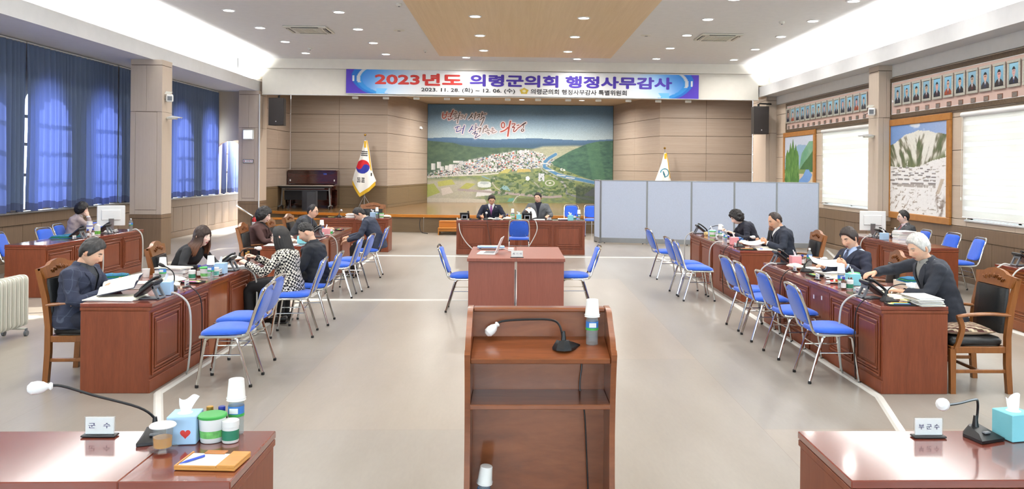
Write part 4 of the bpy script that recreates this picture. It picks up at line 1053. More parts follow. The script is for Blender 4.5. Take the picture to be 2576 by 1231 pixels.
STR = [  # colour, width, points
 ('r', 24, (195, 182), (182, 250), (188, 318), (225, 332), (270, 300)), ('r', 22, (302, 165), (285, 240), (268, 300)), ('r', 18, (200, 245), (285, 232)),
 ('r', 16, (330, 222), (405, 205)), ('r', 16, (318, 288), (400, 268)), ('R', 26, (468, 110), (430, 200), (392, 300)), ('R', 22, (335, 330), (345, 372), (400, 350), (450, 318)),
 ('k', 18, (522, 148), (556, 166)), ('k', 18, (458, 232), (500, 212), (568, 205)), ('k', 13, 'o', (526, 268, 24, 26)), ('k', 13, (545, 300), (540, 330)), ('k', 17, (490, 368), (545, 335), (620, 305)), ('k', 18, (650, 178), (612, 290), (582, 460)), ('k', 14, (612, 275), (668, 250)),
 ('k', 12, 'o', (712, 265, 22, 22)), ('k', 13, (668, 345), (720, 318), (765, 290)), ('k', 16, (818, 232), (790, 285), (775, 340)),
 ('k', 24, (982, 212), (948, 275), (885, 350)), ('k', 20, (955, 285), (995, 322)), ('k', 22, (1078, 190), (1055, 270), (1040, 355)),
 ('k', 18, (1098, 252), (1182, 218), (1155, 280), (1108, 332)), ('k', 16, (1158, 272), (1192, 305)), ('k', 20, (1252, 172), (1235, 240), (1228, 300)), ('k', 18, (1240, 232), (1295, 215), (1350, 208)), ('k', 20, (1195, 375), (1250, 325), (1302, 300), (1265, 410), (1208, 530)),
 ('b', 20, (520, 595), (580, 562), (645, 550)), ('b', 20, (588, 575), (565, 650), (562, 695), (620, 680), (680, 652)), ('b', 16, (660, 622), (740, 602)), ('b', 26, (772, 528), (745, 620), (718, 742)),
 ('b', 24, (992, 538), (952, 615), (900, 688)), ('b', 18, (960, 612), (1015, 648)), ('B', 18, (1082, 492), (1075, 580), (1058, 655)), ('B', 14, (1070, 595), (1130, 575)), ('B', 18, (992, 742), (1050, 700), (1085, 680), (1045, 745), (1042, 760), (1125, 738), (1085, 805), (1062, 862), (1120, 835), (1200, 785)),
 ('k', 16, (1132, 628), (1215, 592), (1200, 655), (1182, 715)), ('k', 16, (1300, 582), (1285, 650), (1270, 720)),
 ('k', 15, (1312, 545), (1378, 535), (1350, 575), (1318, 612)), ('k', 13, (1350, 578), (1395, 605)), ('k', 12, (1405, 605), (1400, 645)), ('k', 14, (1325, 692), (1390, 665), (1458, 648)), ('k', 11, (1370, 720), (1428, 700)), ('k', 11, 'o', (1430, 742, 19, 20)),
 ('m', 12, 'o', (1530, 615, 21, 22)), ('m', 12, (1470, 688), (1530, 668), (1590, 652)), ('m', 12, (1530, 690), (1522, 728), (1570, 722), (1638, 690)),
 ('r', 26, 'o', (1812, 515, 44, 74)), ('r', 32, (1752, 692), (1830, 668), (1905, 620), (1945, 575)), ('r', 40, (2012, 412), (1975, 580), (1942, 808)),
 ('R', 24, (2050, 482), (2132, 478), (2115, 525), (2062, 572), (2128, 575), (2100, 640), (2108, 690), (2150, 668), (2192, 625)), ('R', 22, (2188, 525), (2245, 508)), ('R', 24, (2205, 602), (2280, 548), (2350, 495)), ('K', 34, (2330, 512), (2385, 470), (2425, 450)), ('K', 16, (2378, 505), (2358, 590)), ('K', 18, 'o', (2340, 648, 34, 30))]
picture('print', 7.33, 3.87, 460, 244, mural_fn, M_print, mur)
CC = {'r': (168, 62, 48), 'R': (136, 52, 46), 'k': (38, 32, 34), 'K': (62, 34, 38), 'b': (46, 66, 140), 'B': (52, 60, 104), 'm': (88, 48, 46)}
def lettering():
    layers = {}
    for s in STR:
        col, w = s[0], s[1]
        if s[2] == 'o':
            cx, cy, rx, ry = s[3]; pts = [(cx + rx * math.cos(a), cy + ry * math.sin(a)) for a in [2 * math.pi * i / 14 for i in range(15)]]
        else: pts = [(p[0], p[1]) for p in smooth_path([(q[0], q[1], 0) for q in s[2:]], 5)]
        for key, hw, y in ((col, w / 2, -.006 - .0015 * (len(layers) % 6)),):
            mb = layers.setdefault((key, len(layers)), MB()); P = [mxz(*p) for p in pts]; h = hw / 10.733 / 467 * 7.33
            n = len(P)
            for i in range(n - 1):
                (a, b), (c, d) = P[i], P[i + 1]; dx, dz = c - a, d - b; L = math.hypot(dx, dz) or 1e-6; nx, nz = -dz / L * h, dx / L * h
                y -= 4e-5
                mb.add([(a + nx, y, b + nz), (a - nx, y, b - nz), (c - nx, y, d - nz), (c + nx, y, d + nz)], [(0, 1, 2, 3)])
            for (a, b) in P:
                y -= 4e-5; mb.add([(a + h * math.cos(t * math.pi / 6), y, b + h * math.sin(t * math.pi / 6)) for t in range(12)], [tuple(range(12))[::-1]])
    for key, mb in layers.items():
        key = key[0] if isinstance(key, tuple) else key
        mb.build('brush_stroke' if key != 'halo' else 'lettering_outline', pm('ink_' + key, CC.get(key, (206, 198, 200)), .6, var=.03), mur, angle=None)
lettering()
# ------------------------------------------------------------------ banner
def banner():
    r = thing('banner', 'long blue and white event banner above the stage', 'banner', (.29, 24.44, 4.345)); r.rotation_euler = (0, R(.28), 0)
    def fn(U, V):
        c = np.full((len(U), 3), (250, 250, 250), float); Um = np.minimum(U, 1 - U)
        c = mixc(c, (96, 168, 240), sstep(.23, .06, Um) * (.35 + .65 * V)); c = mixc(c, (60, 134, 226), sstep(.11, .03, Um) * .8)
        q = ((Um - .135) / .115) ** 2 + ((V - .62) / .78) ** 2
        c = mixc(c, (62, 150, 224), (q > .62) & (Um < .14)); c = mixc(c, (216, 222, 230), (q > .70) & (q < .84) & (Um < .10) & (V > .45)); c = mixc(c, (44, 120, 208), (q > .84) & (Um < .14))
        q2 = ((Um - .15) / .14) ** 2 + ((V - .7) / .9) ** 2
        c = mixc(c, (88, 64, 186), (q > 1.0) & (Um < .125 - .03 * V) & (q2 > .93)); c = mixc(c, (120, 196, 250), (V < .22) & (Um > .085) & (Um < .105 + V * .05)); c = mixc(c, (250, 250, 252), (np.abs(Um - .02) < .0016) & (np.abs(V - .62) < .12))
        return c
    picture('print', 10.32, .705, 420, 60, fn, M_print, r)
    for z in (-.356, .356): MB().box(-5.16, 5.16, -.006, .012, z - .006, z + .006).build('edge_batten', M_whitepl, r)
    red, pur, blk = pm('banner_red', (206, 58, 52), .6, var=0), pm('banner_purple', (74, 50, 168), .6, var=0), pm('banner_ink', (46, 44, 48), .6, var=0)
    X = lambda z: (z - 33) / 2477 * 10.32 - 5.16
    for t, a, b, m in (('2023년도', 232, 842, red), ('의령군의회', 893, 1515, pur), ('행정사무감사', 1565, 2320, pur)):
        textmesh('headline', t, .4, m, r, ((X(a) + X(b)) / 2, -.006, .085), bold=.021, width=(b - a) / 2477 * 10.32 - .04, height=.325)
    for t, a, b in (('2023. 11. 28. (화) ~ 12. 06. (수)', 556, 1210), ('의령군의회 행정사무감사 특별위원회', 1322, 1998)):
        textmesh('subline', t, .2, blk, r, ((X(a) + X(b)) / 2, -.006, -.215), bold=.003, width=(b - a) / 2477 * 10.32, height=.15)
    e = MB(); gold = pm('emblem_gold', (214, 186, 70), .5, var=0)
    P = []
    for i in range(10): a = math.pi / 2 + i * math.pi / 5; q = .14 if i % 2 == 0 else .108; P.append((X(1275) + q * math.cos(a), -.205 + q * .72 * math.sin(a)))
    e.prism(P, 'y', -.006, -.002); em = e.build('emblem', gold, r); m = MB(); m.prism([(X(1275) + .05 * math.cos(a), -.205 + .042 * math.sin(a)) for a in [i * math.pi / 8 for i in range(16)]], 'y', -.009, -.006); m.build('emblem_centre', pm('emblem_pale', (236, 228, 180), .5, var=0), em)
banner()
# ------------------------------------------------------------------ paintings
def frame_on_wall(name, label, cat, y, z, w, h, bw, fn, nu, nv, mat, depth=.05, grp=None):
    r = thing(name, label, cat, (XR - .024 - depth, y, z), R(-90), grp)
    for nm, d in (('frame_top', (-w / 2, w / 2, h / 2 - bw, h / 2)), ('frame_bottom', (-w / 2, w / 2, -h / 2, -h / 2 + bw)), ('frame_side', (-w / 2, -w / 2 + bw, -h / 2 + bw, h / 2 - bw)), ('frame_side', (w / 2 - bw, w / 2, -h / 2 + bw, h / 2 - bw))):
        MB().box(d[0], d[1], 0, depth, d[2], d[3], b=min(.01, bw * .2)).build(nm, mat, r)
    p = picture('canvas', w - 2 * bw + .01, h - 2 * bw + .01, nu, nv, fn, M_print, r, (0, .02, 0))
    return r
M_pine = wood('picture_frame_pine', (186, 128, 62), (166, 108, 48), 3, (1, 1, 1), .4, dist=1)
def snow_fn(U, V):
    n = len(U); c = np.stack([120 + 40 * U, 154 + 24 * U, 206 + 10 * U], 1)
    cl = fbm(U * 4, V * 6, 3); c = mixc(c, (222, 228, 236), sstep(.56, .66, cl) * (V > .85))
    rid = ypoly(U, [(0, .775), (.1, .80), (.28, .885), (.45, .905), (.52, .925), (.6, .91), (.7, .91), (.78, .885), (.9, .87), (1, .85)]) + .008 * (fbm(U * 30, U * 0, 4) - .5)
    w = fbm(U * 14 - V * 6, V * 3 + U * 4, 8); w2 = fbm(U * 14 + V * 9, V * 3 - U * 4, 9)
    ww = np.where(U < .5, w2, w)
    mt = np.stack([214 + 26 * ww, 212 + 26 * ww, 202 + 26 * ww], 1); mt = mixc(mt, (140, 134, 116), sstep(.54, .44, ww)); mt = mixc(mt, (92, 104, 72), sstep(.46, .36, ww) * .9)
    tree = ypoly(U, [(0, .58), (.2, .60), (.38, .68), (.5, .60), (.56, .53), (.7, .62), (1, .74)]); tf = fbm(U * 22, V * 9, 12)
    mt = mixc(mt, np.stack([74 + 60 * tf, 88 + 50 * tf, 58 + 40 * tf], 1), sstep(tree, tree - .1, V) * (tf > .42) * .95)
    c = mixc(c, mt, (V < rid))
    base = ypoly(U, [(0, .53), (.3, .51), (.55, .525), (.75, .585), (1, .625)]); g = fbm(U * 16, V * 60, 15)
    sn = np.stack([238 + 8 * g, 236 + 8 * g, 234 + 8 * g], 1); sn = mixc(sn, (150, 136, 122), sstep(.34, .26, g) * .8)
    c = mixc(c, sn, (V < base))
    rg = random.Random(5)
    for row, (v, k, s) in enumerate(((.505, 7, .035), (.465, 8, .045), (.425, 7, .055), (.385, 6, .065), (.345, 5, .085))):
        for i in range(k):
            u = (i + .5 + rg.uniform(-.25, .25)) / k * .86; vv = v + rg.uniform(-.012, .012); h = s * .28
            c = mixc(c, (156, 148, 144), (np.abs(U - u) < s * .72) & (V > vv - h) & (V < vv)); c = mixc(c, (90, 82, 80), (np.abs(U - u) < s * .75) & (np.abs(V - vv) < .004)); c = mixc(c, (242, 242, 242), (V > vv) & (V < vv + h * 1.2 * (1 - np.abs(U - u) / s)) & (np.abs(U - u) < s))
    c = mixc(c, (196, 178, 156), sstep(.035, .02, np.abs(U - .9 - .5 * (V - .33)) ) * (V > .24) * (V < .40) * .8)
    c = mixc(c, (178, 170, 164), (np.abs(V - .315) < .018) & (U > .14) & (U < .82) & (fbm(U * 60, V * 20, 44) > .35))
    b = fbm(U * 40 - V * 30, V * 12 + U * 10, 19); c = mixc(c, (150, 128, 112), sstep(.30, .22, b) * (V < .28) * .8)
    bt = np.hypot((U - .90) * 1.2, V - .12 - .05 * np.sin(U * 40)); c = mixc(c, (112, 92, 78), sstep(.34, .42, fbm(U * 34, V * 30, 23)) * sstep(.12, .02, bt) * .8)
    return c * (.97 + .06 * RNG.random((n, 1)))
frame_on_wall('painting', 'framed painting of a snowy mountain village on the right wall', 'painting', 15.67, 1.935, 2.48, 1.99, .13, snow_fn, 190, 150, M_pine)
def river_fn(U, V):
    n = len(U); c = np.stack([206 - 0 * U, 208 + 6 * V, 226 + 4 * V], 1)
    m1 = ypoly(U, [(0, .66), (.3, .8), (.5, .87), (.65, .86), (1, .84)]); c = mixc(c, (150, 182, 210), V < m1)
    m2 = ypoly(U, [(.45, .40), (.52, .5), (.62, .74), (.85, .90), (1, .905)]); f = fbm(U * 8, V * 8, 3); c = mixc(c, np.stack([92 + 50 * f, 150 + 30 * f, 118 + 30 * f], 1), (V < m2) & (U > .45))
    m3 = ypoly(U, [(.55, .5), (.7, .6), (.85, .68), (1, .78)]); c = mixc(c, np.stack([44 + 40 * f, 86 + 40 * f, 46 + 30 * f], 1), (V < m3) & (U > .55) & (V > .44))
    c = mixc(c, (212, 196, 170), V < .46); c = mixc(c, (128, 150, 90), (V < .50) & (V > .43) & (U < .75))
    L = ypoly(V, [(0, .42), (.1, .44), (.3, .46), (.4, .66), (.5, .76)]); Rr = ypoly(V, [(0, .46), (.12, .54), (.25, .70), (.34, .90), (.42, .97), (.5, .84)])
    c = mixc(c, np.stack([96 + 40 * f, 142 + 34 * f, 206 + 20 * f], 1), (U > L - .1 * (V < .3)) & (U < Rr) & (V < .5))
    c = mixc(c, (150, 142, 134), (V < .10) & (U < .5)); c = mixc(c, (176, 110, 80), quadmask(U, V, [(.0, .06), (.1, .06), (.16, .19), (.06, .19)])); c = mixc(c, (128, 142, 158), quadmask(U, V, [(.2, .12), (.34, .12), (.32, .17), (.2, .17)]))
    t = fbm(U * 26, V * 12, 7)
    for cx, top, wd in ((.10, .80, .09), (.21, .90, .10), (.30, .96, .10), (.40, .88, .09), (.46, .78, .06)):
        w = wd * np.interp(V, [.16, .35, .7, top], [.7, 1.1, .8, .05]) * (.75 + .5 * fbm(V * 24, U * 0 + cx * 9, 5)); c = mixc(c, np.stack([42 + 90 * t, 92 + 80 * t, 34 + 60 * t], 1), (np.abs(U - cx) < w) & (V > .17) & (V < top))
    for x in (.17, .25, .36): c = mixc(c, (96, 80, 66), (np.abs(U - x - .02 * np.sin(V * 20)) < .008) & (V < .24) & (V > .05))
    c = mixc(c, (86, 140, 60), (V < .12) & (U > .86) | (V < .09) & (np.abs(U - .48) < .06))
    return c * (.97 + .06 * RNG.random((n, 1)))
frame_on_wall('painting', 'framed painting of poplars by a river on the right wall', 'painting', 22.28, 1.92, 2.50, 2.05, .13, river_fn, 130, 110, M_pine)
# ------------------------------------------------------------------ portrait boards
M_bframe = pm('board_frame_brown', (92, 74, 54), .5, var=.25, vscale=30)
M_board = pm('board_pink_felt', (206, 178, 166), .9, var=.03)
M_silver = pm('portrait_frame_silver', (196, 194, 182), .35, var=.12, vscale=40, metal=.3)
def portrait_fn(seed):
    rg = random.Random(seed)
    skin = (216 + rg.randint(-22, 10), 174 + rg.randint(-16, 8), 152 + rg.randint(-14, 8)); suit = rg.choice([(36, 38, 48), (44, 46, 54), (34, 36, 40), (60, 58, 62), (52, 44, 44)]) if seed % 11 != 8 else (150, 74, 46)
    tie = rg.choice([(120, 40, 46), (50, 60, 110), (96, 96, 104), (70, 60, 56)]); glasses = rg.random() < .35; bgc = rg.choice([(126, 178, 204), (138, 186, 204), (110, 150, 176), (132, 170, 190)])
    if seed in (40,): bgc = (86, 78, 72)
    bald = rg.random() < .3; fw = .195 + rg.uniform(-.015, .02)
    def fn(U, V):
        c = np.tile(np.array(bgc, float), (len(U), 1)) * (.85 + .25 * V)[:, None]
        x = np.abs(U - .5); sh = .36 - .9 * np.maximum(0, x - .14) ** 1.4
        c = mixc(c, suit, (V < sh)); c = mixc(c, (232, 232, 234), (V < .37) & (x < .012 + .30 * (V - .05)) & (V > .05)); c = mixc(c, tie, (V < .31) & (x < .025 + .04 * (.31 - V)) & (V > .05))
        c = mixc(c, [s * .9 for s in skin], (x < .075) & (V > .30) & (V < .5)); f = (x / fw) ** 2 + ((V - .59) / .215) ** 2; c = mixc(c, skin, f < 1)
        hr = ((x / (fw * 1.06)) ** 2 + ((V - .61) / .225) ** 2 < 1) & (V > .70 + (.05 if bald else 0) - .9 * np.maximum(0, x - fw * .72)); c = mixc(c, (34, 32, 34), hr)
        c = mixc(c, (40, 34, 34), (np.abs(V - .645) < .010) & (np.abs(x - .065) < .04)); c = mixc(c, (44, 38, 38), (np.abs(V - .605) < .010) & (np.abs(x - .062) < .026)); c = mixc(c, (150, 84, 76), (np.abs(V - .485) < .010) & (x < .05)); c = mixc(c, [s * .84 for s in skin], (np.abs(V - .545) < .012) & (x < .026))
        if glasses: c = mixc(c, (30, 28, 30), (np.abs(np.hypot((x - .066), (V - .605) * 1.2) - .046) < .010) | ((x < .022) & (np.abs(V - .61) < .007)))
        return c
    return fn
def portrait_board(y_far, y_near, n, y_first, which, seed0):
    L = y_far - y_near; zc = 3.36; H = .82
    r = thing('portrait_board', 'long framed board of portraits on the %s' % which, 'board', (XR - .05, (y_far + y_near) / 2, zc), R(-90), 'portrait boards on the right wall')
    MB().box(-L / 2 + .03, L / 2 - .03, .006, .03, -H / 2 + .03, H / 2 - .03).build('felt_panel', M_board, r)
    for nm, d in (('frame_top', (-L / 2, L / 2, H / 2 - .085, H / 2)), ('frame_bottom', (-L / 2, L / 2, -H / 2, -H / 2 + .085)), ('frame_side', (-L / 2, -L / 2 + .085, -H / 2 + .085, H / 2 - .085)), ('frame_side', (L / 2 - .085, L / 2, -H / 2 + .085, H / 2 - .085))):
        MB().box(d[0], d[1], -.012, .03, d[2], d[3], b=.008).build(nm, M_bframe, r)
    MB().box(-L / 2 + .085, L / 2 - .085, 0, .008, H / 2 - .097, H / 2 - .085).box(-L / 2 + .085, L / 2 - .085, 0, .008, -H / 2 + .085, -H / 2 + .097).box(-L / 2 + .085, -L / 2 + .097, 0, .008, -H / 2 + .09, H / 2 - .09).build('inner_bead', M_whitepl, r)
    ords = ['first', 'second', 'third', 'fourth', 'fifth', 'sixth', 'seventh', 'eighth', 'ninth', 'tenth', 'eleventh', 'twelfth', 'thirteenth', 'fourteenth']
    for k in range(n):
        y = y_first - .388 * k
        f = thing('portrait_photo', 'framed portrait photo, %s from the far end of the %s' % (ords[k], which), 'portrait', (XR - .075, y, 3.41), R(-90), 'portrait photos')
        w, h = .335, .42
        for nm, d in (('frame_top', (-w / 2, w / 2, h / 2 - .045, h / 2)), ('frame_bottom', (-w / 2, w / 2, -h / 2, -h / 2 + .045)), ('frame_side', (-w / 2, -w / 2 + .045, -h / 2 + .045, h / 2 - .045)), ('frame_side', (w / 2 - .045, w / 2, -h / 2 + .045, h / 2 - .045))):
            MB().box(d[0], d[1], 0, .02, d[2], d[3], b=.005).build(nm, M_silver, f)
        MB().box(-w / 2 + .04, w / 2 - .04, .012, .02, -h / 2 + .04, h / 2 - .04).build('mat', M_dark, f)
        picture('photo', .235, .315, 36, 50, portrait_fn(seed0 + k), M_print, f, (0, .008, 0))
        p = thing('name_plaque', 'small brown name plaque under the %s portrait of the %s' % (ords[k], which), 'plaque', (XR - .052, y, 3.085), R(-90), 'name plaques')
        MB().box(-.075, .075, .002, .008, -.045, .045, b=.001).build('backing', pm('plaque_wood', (136, 88, 62), .4), p); MB().box(-.062, .062, -.0005, .003, -.034, .034).build('plate', pm('plaque_metal', (150, 142, 134), .3, metal=.6, var=.3, vscale=40), p)
portrait_board(16.84, 10.4, 14, 16.46, 'near portrait board', 3)
portrait_board(23.35, 17.32, 14, 23.12, 'far portrait board', 40)
# ------------------------------------------------------------------ flags
def flag(x, y, label, kind, s):
    r = thing('flag', label, 'flag', (x, y, .51))
    M_f = attrmat('flag_cloth', .7); gold = pm('gold_fringe', (224, 180, 40), .6, var=.15, vscale=60)
    # outline in zoom units: origin at pole (330), top 230
    Lp = [(230, 326), (400, 285), (560, 232), (700, 185), (780, 165), (1010, 160)]; Rp = [(230, 366), (400, 398), (560, 418), (660, 432), (720, 452), (790, 482), (1010, 490)]
    Bt = [(0, 785), (.12, 850), (.36, 965), (.5, 935), (.75, 885), (1, 800)]
    bot = lambda u: float(np.interp(u, [p[0] for p in Bt], [p[1] for p in Bt]))
    def pos(u, v, dy=0, extra=0):
        zz = 230 + (bot(u) - 230) * v + extra
        a = float(np.interp(zz, [p[0] for p in Lp], [p[1] for p in Lp])); b = float(np.interp(zz, [p[0] for p in Rp], [p[1] for p in Rp]))
        X = a + (b - a) * u; k = max(0, (zz - 230) / 780)
        yy = -.16 * math.sin(math.pi * u) * k ** .8 + .03 * math.sin(u * 11 + k * 3) * k + .05 * k * max(0, u - .7) + dy * (.3 + k)
        return ((X - 330) * s, yy - .03, (1180 - zz) * s), (X, zz)
    nu, nv = 64, 96; vs = []; C = []
    for j in range(nv + 1):
        for i in range(nu + 1):
            p, z = pos(i / nu, j / nv); vs.append(p); C.append(z)
    fs = [(j * (nu + 1) + i, (j + 1) * (nu + 1) + i, (j + 1) * (nu + 1) + i + 1, j * (nu + 1) + i + 1) for j in range(nv) for i in range(nu)]
    me = MB().add(vs, fs).mesh('cloth', M_f, None); C = np.array(C); X, Z = C[:, 0], C[:, 1]
    c = np.full((len(X), 3), (244, 243, 238), float)
    if kind == 'national':
        cx, cy, rr = 310, 597, 97; d = np.hypot(X - cx, Z - cy); t = R(-18)
        xr = (X - cx) * math.cos(t) - (Z - cy) * math.sin(t); zr = (X - cx) * math.sin(t) + (Z - cy) * math.cos(t)
        red = zr < 0; red = np.where(np.hypot(xr - rr / 2 * 1, zr) < rr / 2, True, red); red = np.where(np.hypot(xr + rr / 2, zr) < rr / 2, True, red); red = np.where(np.hypot(xr - rr / 2, zr) < rr / 2, False, red)
        red = np.where((np.hypot(xr + rr / 2, zr) < rr / 2), True, (np.where(np.hypot(xr - rr / 2, zr) < rr / 2, False, zr < 0)))
        c = np.where((d < rr)[:, None], np.where(red[:, None], (206, 36, 46), (46, 56, 160)), c)
        for k in range(3):
            z0 = 386 + 26 * k; c = mixc(c, (26, 26, 30), (np.abs(Z - z0 - (X - 328) * .06) < 8) & (np.abs(X - 327) < 48))
            z1 = 757 + 25 * k; c = mixc(c, (26, 26, 30), (np.abs(Z - z1 - (X - 290) * .04) < 8) & (np.abs(X - 289) < 50) & (np.abs(X - 291) > 6))
        c = mixc(c, (26, 26, 30), (X > 420) & (np.abs(Z - 705) < 22) & (X < 437))
    else:
        d = np.hypot((X - 330) / 1.0, Z - 560); c = mixc(c, (62, 140, 160), (np.abs(d - 66) < 9) & ~((X < 320) & (Z > 560))); q = np.hypot((X - 318), (Z - 590)); c = mixc(c, (40, 110, 130), (np.abs(X - 310 - (Z - 560) * .35) < 16 - .15 * np.abs(Z - 585)) & (Z > 530) & (Z < 640))
    c = mixc(c, (228, 176, 40), (X > np.interp(Z, [p[0] for p in Rp], [p[1] for p in Rp]) - 14) & (Z < 650))
    set_col(me, c); place('cloth', me, r)
    MB().sheet(lambda u, v: pos(u, v, .16)[0], 24, 40).build('cloth_back', pm('flag_white', (238, 237, 232), .7, var=.02), r, angle=None)
    mb = MB(); nu = 120
    mb.sheet(lambda u, v: tuple(np.array(pos(u, 1, 0, v * (52 + 5 * (int(u * 120) % 2)))[0]) + np.array((0, -.008 - .006 * (int(u * 120) % 2), 0))), nu, 2); mb.build('fringe', gold, r, angle=None)
    for i in range(2): MB().box(-.012 + i * .035, .022 + i * .035, -.075, -.055, (1180 - 330) * s, (1180 - 238) * s, b=.006).build('tassel', gold, r)
    MB().tube([(0, 0, .06), (0.01, 0, (1180 - 175) * s)], .012, 10).build('pole', M_steel, r)
    MB().ell((.01, 0, (1180 - 152) * s), (.038, .038, .038), 16, 12).build('finial', pm('brass', (196, 156, 70), .25, metal=1, var=.05), r)
    for k in range(3):
        a = R(90 + 120 * k + 20); MB().tube([(0, 0, .42), (.26 * math.cos(a), .26 * math.sin(a), .01)], .008, 6).build('stand_leg', M_steel, r)
    return r
s_ = 27.7 / 2100 / 5.593
flag(-4.90, 27.75, 'national flag with red and blue circle on a stand on the stage', 'national', s_)
flag(5.08, 27.9, 'white county flag with a teal swirl behind the partition', 'county', s_ * .86)
# ------------------------------------------------------------------ piano, folding table, stage monitor
def piano():
    r = thing('upright_piano', 'dark mahogany upright piano on the stage', 'piano', (-6.61, 27.8, .51))
    M_p = wood('piano_mahogany', (74, 30, 20), (56, 22, 14), 1.6, (.3, 3, 3), .16, coat=.8, dist=1.2)
    w = .79
    for sx in (-1, 1): MB().prism([(.32, 0), (-.28, 0), (-.28, .06), (-.05, .10), (-.05, .60), (-.30, .62), (-.30, .74), (-.05, .80), (-.02, 1.22), (.32, 1.22)], 'x', sx * w - .025, sx * w + .025).build('side', M_p, r)
    MB().box(-w, w, -.08, .34, 1.22, 1.25, b=.006).build('lid', M_p, r)
    MB().box(-w + .025, w - .025, -.02, .02, .80, 1.22).build('upper_panel', M_p, r); MB().box(-w + .025, w - .025, .0, .04, .08, .60).build('lower_panel', M_p, r)
    MB().box(-w + .025, w - .025, -.30, .0, .60, .66, b=.006).build('keybed', M_p, r)
    mb = MB(); mb.M = Matrix.Translation((0, -.30, .68)) @ Matrix.Rotation(R(12), 4, 'X'); mb.box(-w + .03, w - .03, 0, .30, 0, .035, b=.006); mb.build('fallboard', M_p, r)
    MB().box(-w, w, .30, .34, 0, 1.22).build('back_board', M_p, r)
    for sx in (-1, 1): MB().lathe([(.03, 0), (.03, .08), (.022, .2), (.028, .4), (.02, .5), (.032, .60)], 12, (sx * .66, -.24, 0)).build('leg', M_p, r)
    MB().box(.36, .47, -.024, -.018, 1.10, 1.15).build('blue_sticker', pm('sticker_blue', (52, 78, 170), .5, var=.1), r)
    for x in (-.74, .70): MB().box(x, x + .035, -.026, -.018, .88, .94).build('white_tag', M_whitepl, r)
piano()
def fold_table():
    r = thing('folding_table', 'wheeled flip-top training table with black modesty panel before the piano', 'table', (-6.62, 26.95, .51))
    w = .83
    MB().box(-w, w, -.25, .25, .735, .765, b=.008).build('top', pm('table_grey', (150, 142, 134), .4), r)
    MB().box(-w + .04, w - .04, -.20, .20, .68, .735, b=.01).build('under_frame', M_dark, r)
    MB().box(-w + .16, w - .16, -.03, -.015, .30, .60).build('modesty_panel', pm('mesh_black', (34, 34, 38), .8), r)
    MB().tube([(-w + .1, -.02, .61), (w - .1, -.02, .61)], .014, 6).build('cross_bar', M_alu, r); MB().tube([(-w + .12, -.19, .665), (w - .2, -.19, .665)], .01, 6).build('front_bar', M_alu, r)
    for sx in (-1, 1):
        x = sx * (w - .09)
        MB().tube([(x, 0, .70), (x - sx * -.03, 0, .12)], .024, 6).build('leg', M_alu, r)
        f = MB().tube([(x + sx * .05, -.28, .09), (x + sx * .03, .0, .13), (x + sx * .05, .28, .09)], .02, 6).build('foot_bar', M_alu, r)
        for y in (-.28, .28): MB().tube([(x + sx * .05 - .012, y, .03), (x + sx * .05 + .012, y, .03)], .03, 12).box(x + sx * .05 - .01, x + sx * .05 + .01, y - .01, y + .01, .03, .09).build('castor', M_blackpl, f)
fold_table()
o = thing('floor_speaker', 'black wedge-edged loudspeaker box standing on the stage before the piano', 'speaker', (-6.33, 26.3, .51))
MB().prism([(-.21, -.14), (.21, -.14), (.21, .12), (.12, .16), (-.12, .16), (-.21, .12)], 'z', 0, .60).build('cabinet', pm('speaker_carpet', (52, 54, 60), .9, var=.1), o)
MB().box(-.06, .20, -.148, -.138, .04, .57, b=.004).build('grille', pm('speaker_grille', (66, 68, 74), .7, var=.1, vscale=90), o)
# wall speakers
def wspk(x, y, z, rz, lab, arm):
    r = thing('wall_speaker', lab, 'speaker', (x, y, z), rz, 'black speakers beside the stage')
    MB().prism([(-.225, -.18), (.225, -.18), (.16, .2), (-.16, .2)], 'z', 0, .80).build('cabinet', M_blackpl, r)
    MB().box(-.222, .222, -.192, -.18, .01, .79, b=.008).build('grille', pm('spk_grille_dark', (48, 42, 40), .65, var=.1, vscale=120), r)
    MB().box(-.015, .015, -.196, -.19, .10, .13).build('logo_badge', M_whitepl, r)
    MB().tube([(0, .05, .80), (0, .05, .88)], .03, 8).tube([(0, .05, .87)] + arm, .022, 8).build('bracket', M_dark, r)
wspk(-6.90, 24.75, 3.07, R(-4), 'black loudspeaker hung at the left of the stage opening', [(0, .1, .885)])
wspk(7.14, 24.05, 2.93, R(6), 'black loudspeaker hung at the right of the stage opening', [(.05, .08, .9), (.45, .2, .9)])
# ------------------------------------------------------------------ small wall things
r = thing('emergency_lamp', 'lit white emergency lamp box on the pillar beside the stage', 'lamp', (-7.60, 24.27, 2.78))
MB().box(-.15, .15, -.07, .03, -.14, .14, b=.02).build('case', M_whitepl, r); MB().box(-.125, .115, -.075, -.068, -.115, .115, b=.01).build('panel', emat('lamp_panel', (235, 255, 240), 1.6), r)
r = thing('wall_sign', 'small white sign with red lettering on the pillar beside the stage', 'sign', (-7.61, 24.28, 2.015))
MB().box(-.15, .15, -.012, .01, -.055, .055, b=.004).build('plate', M_dark, r); MB().box(-.138, .138, -.016, -.01, -.043, .043).build('face', M_whitepl, r)
textmesh('lettering', '소화기', .05, pm('sign_red', (170, 40, 40), .6, var=0), r, (.03, -.018, .004), width=.17, height=.045); MB().box(-.12, -.10, -.018, -.015, -.02, .022).build('pictogram', MATS['sign_red'], r)
r = thing('fire_extinguisher', 'red fire extinguisher on its stand beside the stage pillar', 'extinguisher', (-7.22, 23.6, 0)); r.scale = (.72, .72, .72)
M_red = pm('extinguisher_red', (190, 24, 30), .25, var=.05, coat=.6)
MB().lathe([(.07, .16), (.082, .18), (.082, .50), (.07, .56), (.03, .60), (.025, .64)], 18).build('cylinder', M_red, r); MB().lathe([(.0835, .30), (.0835, .44)], 18, caps=False).build('label', M_whitepl, r)
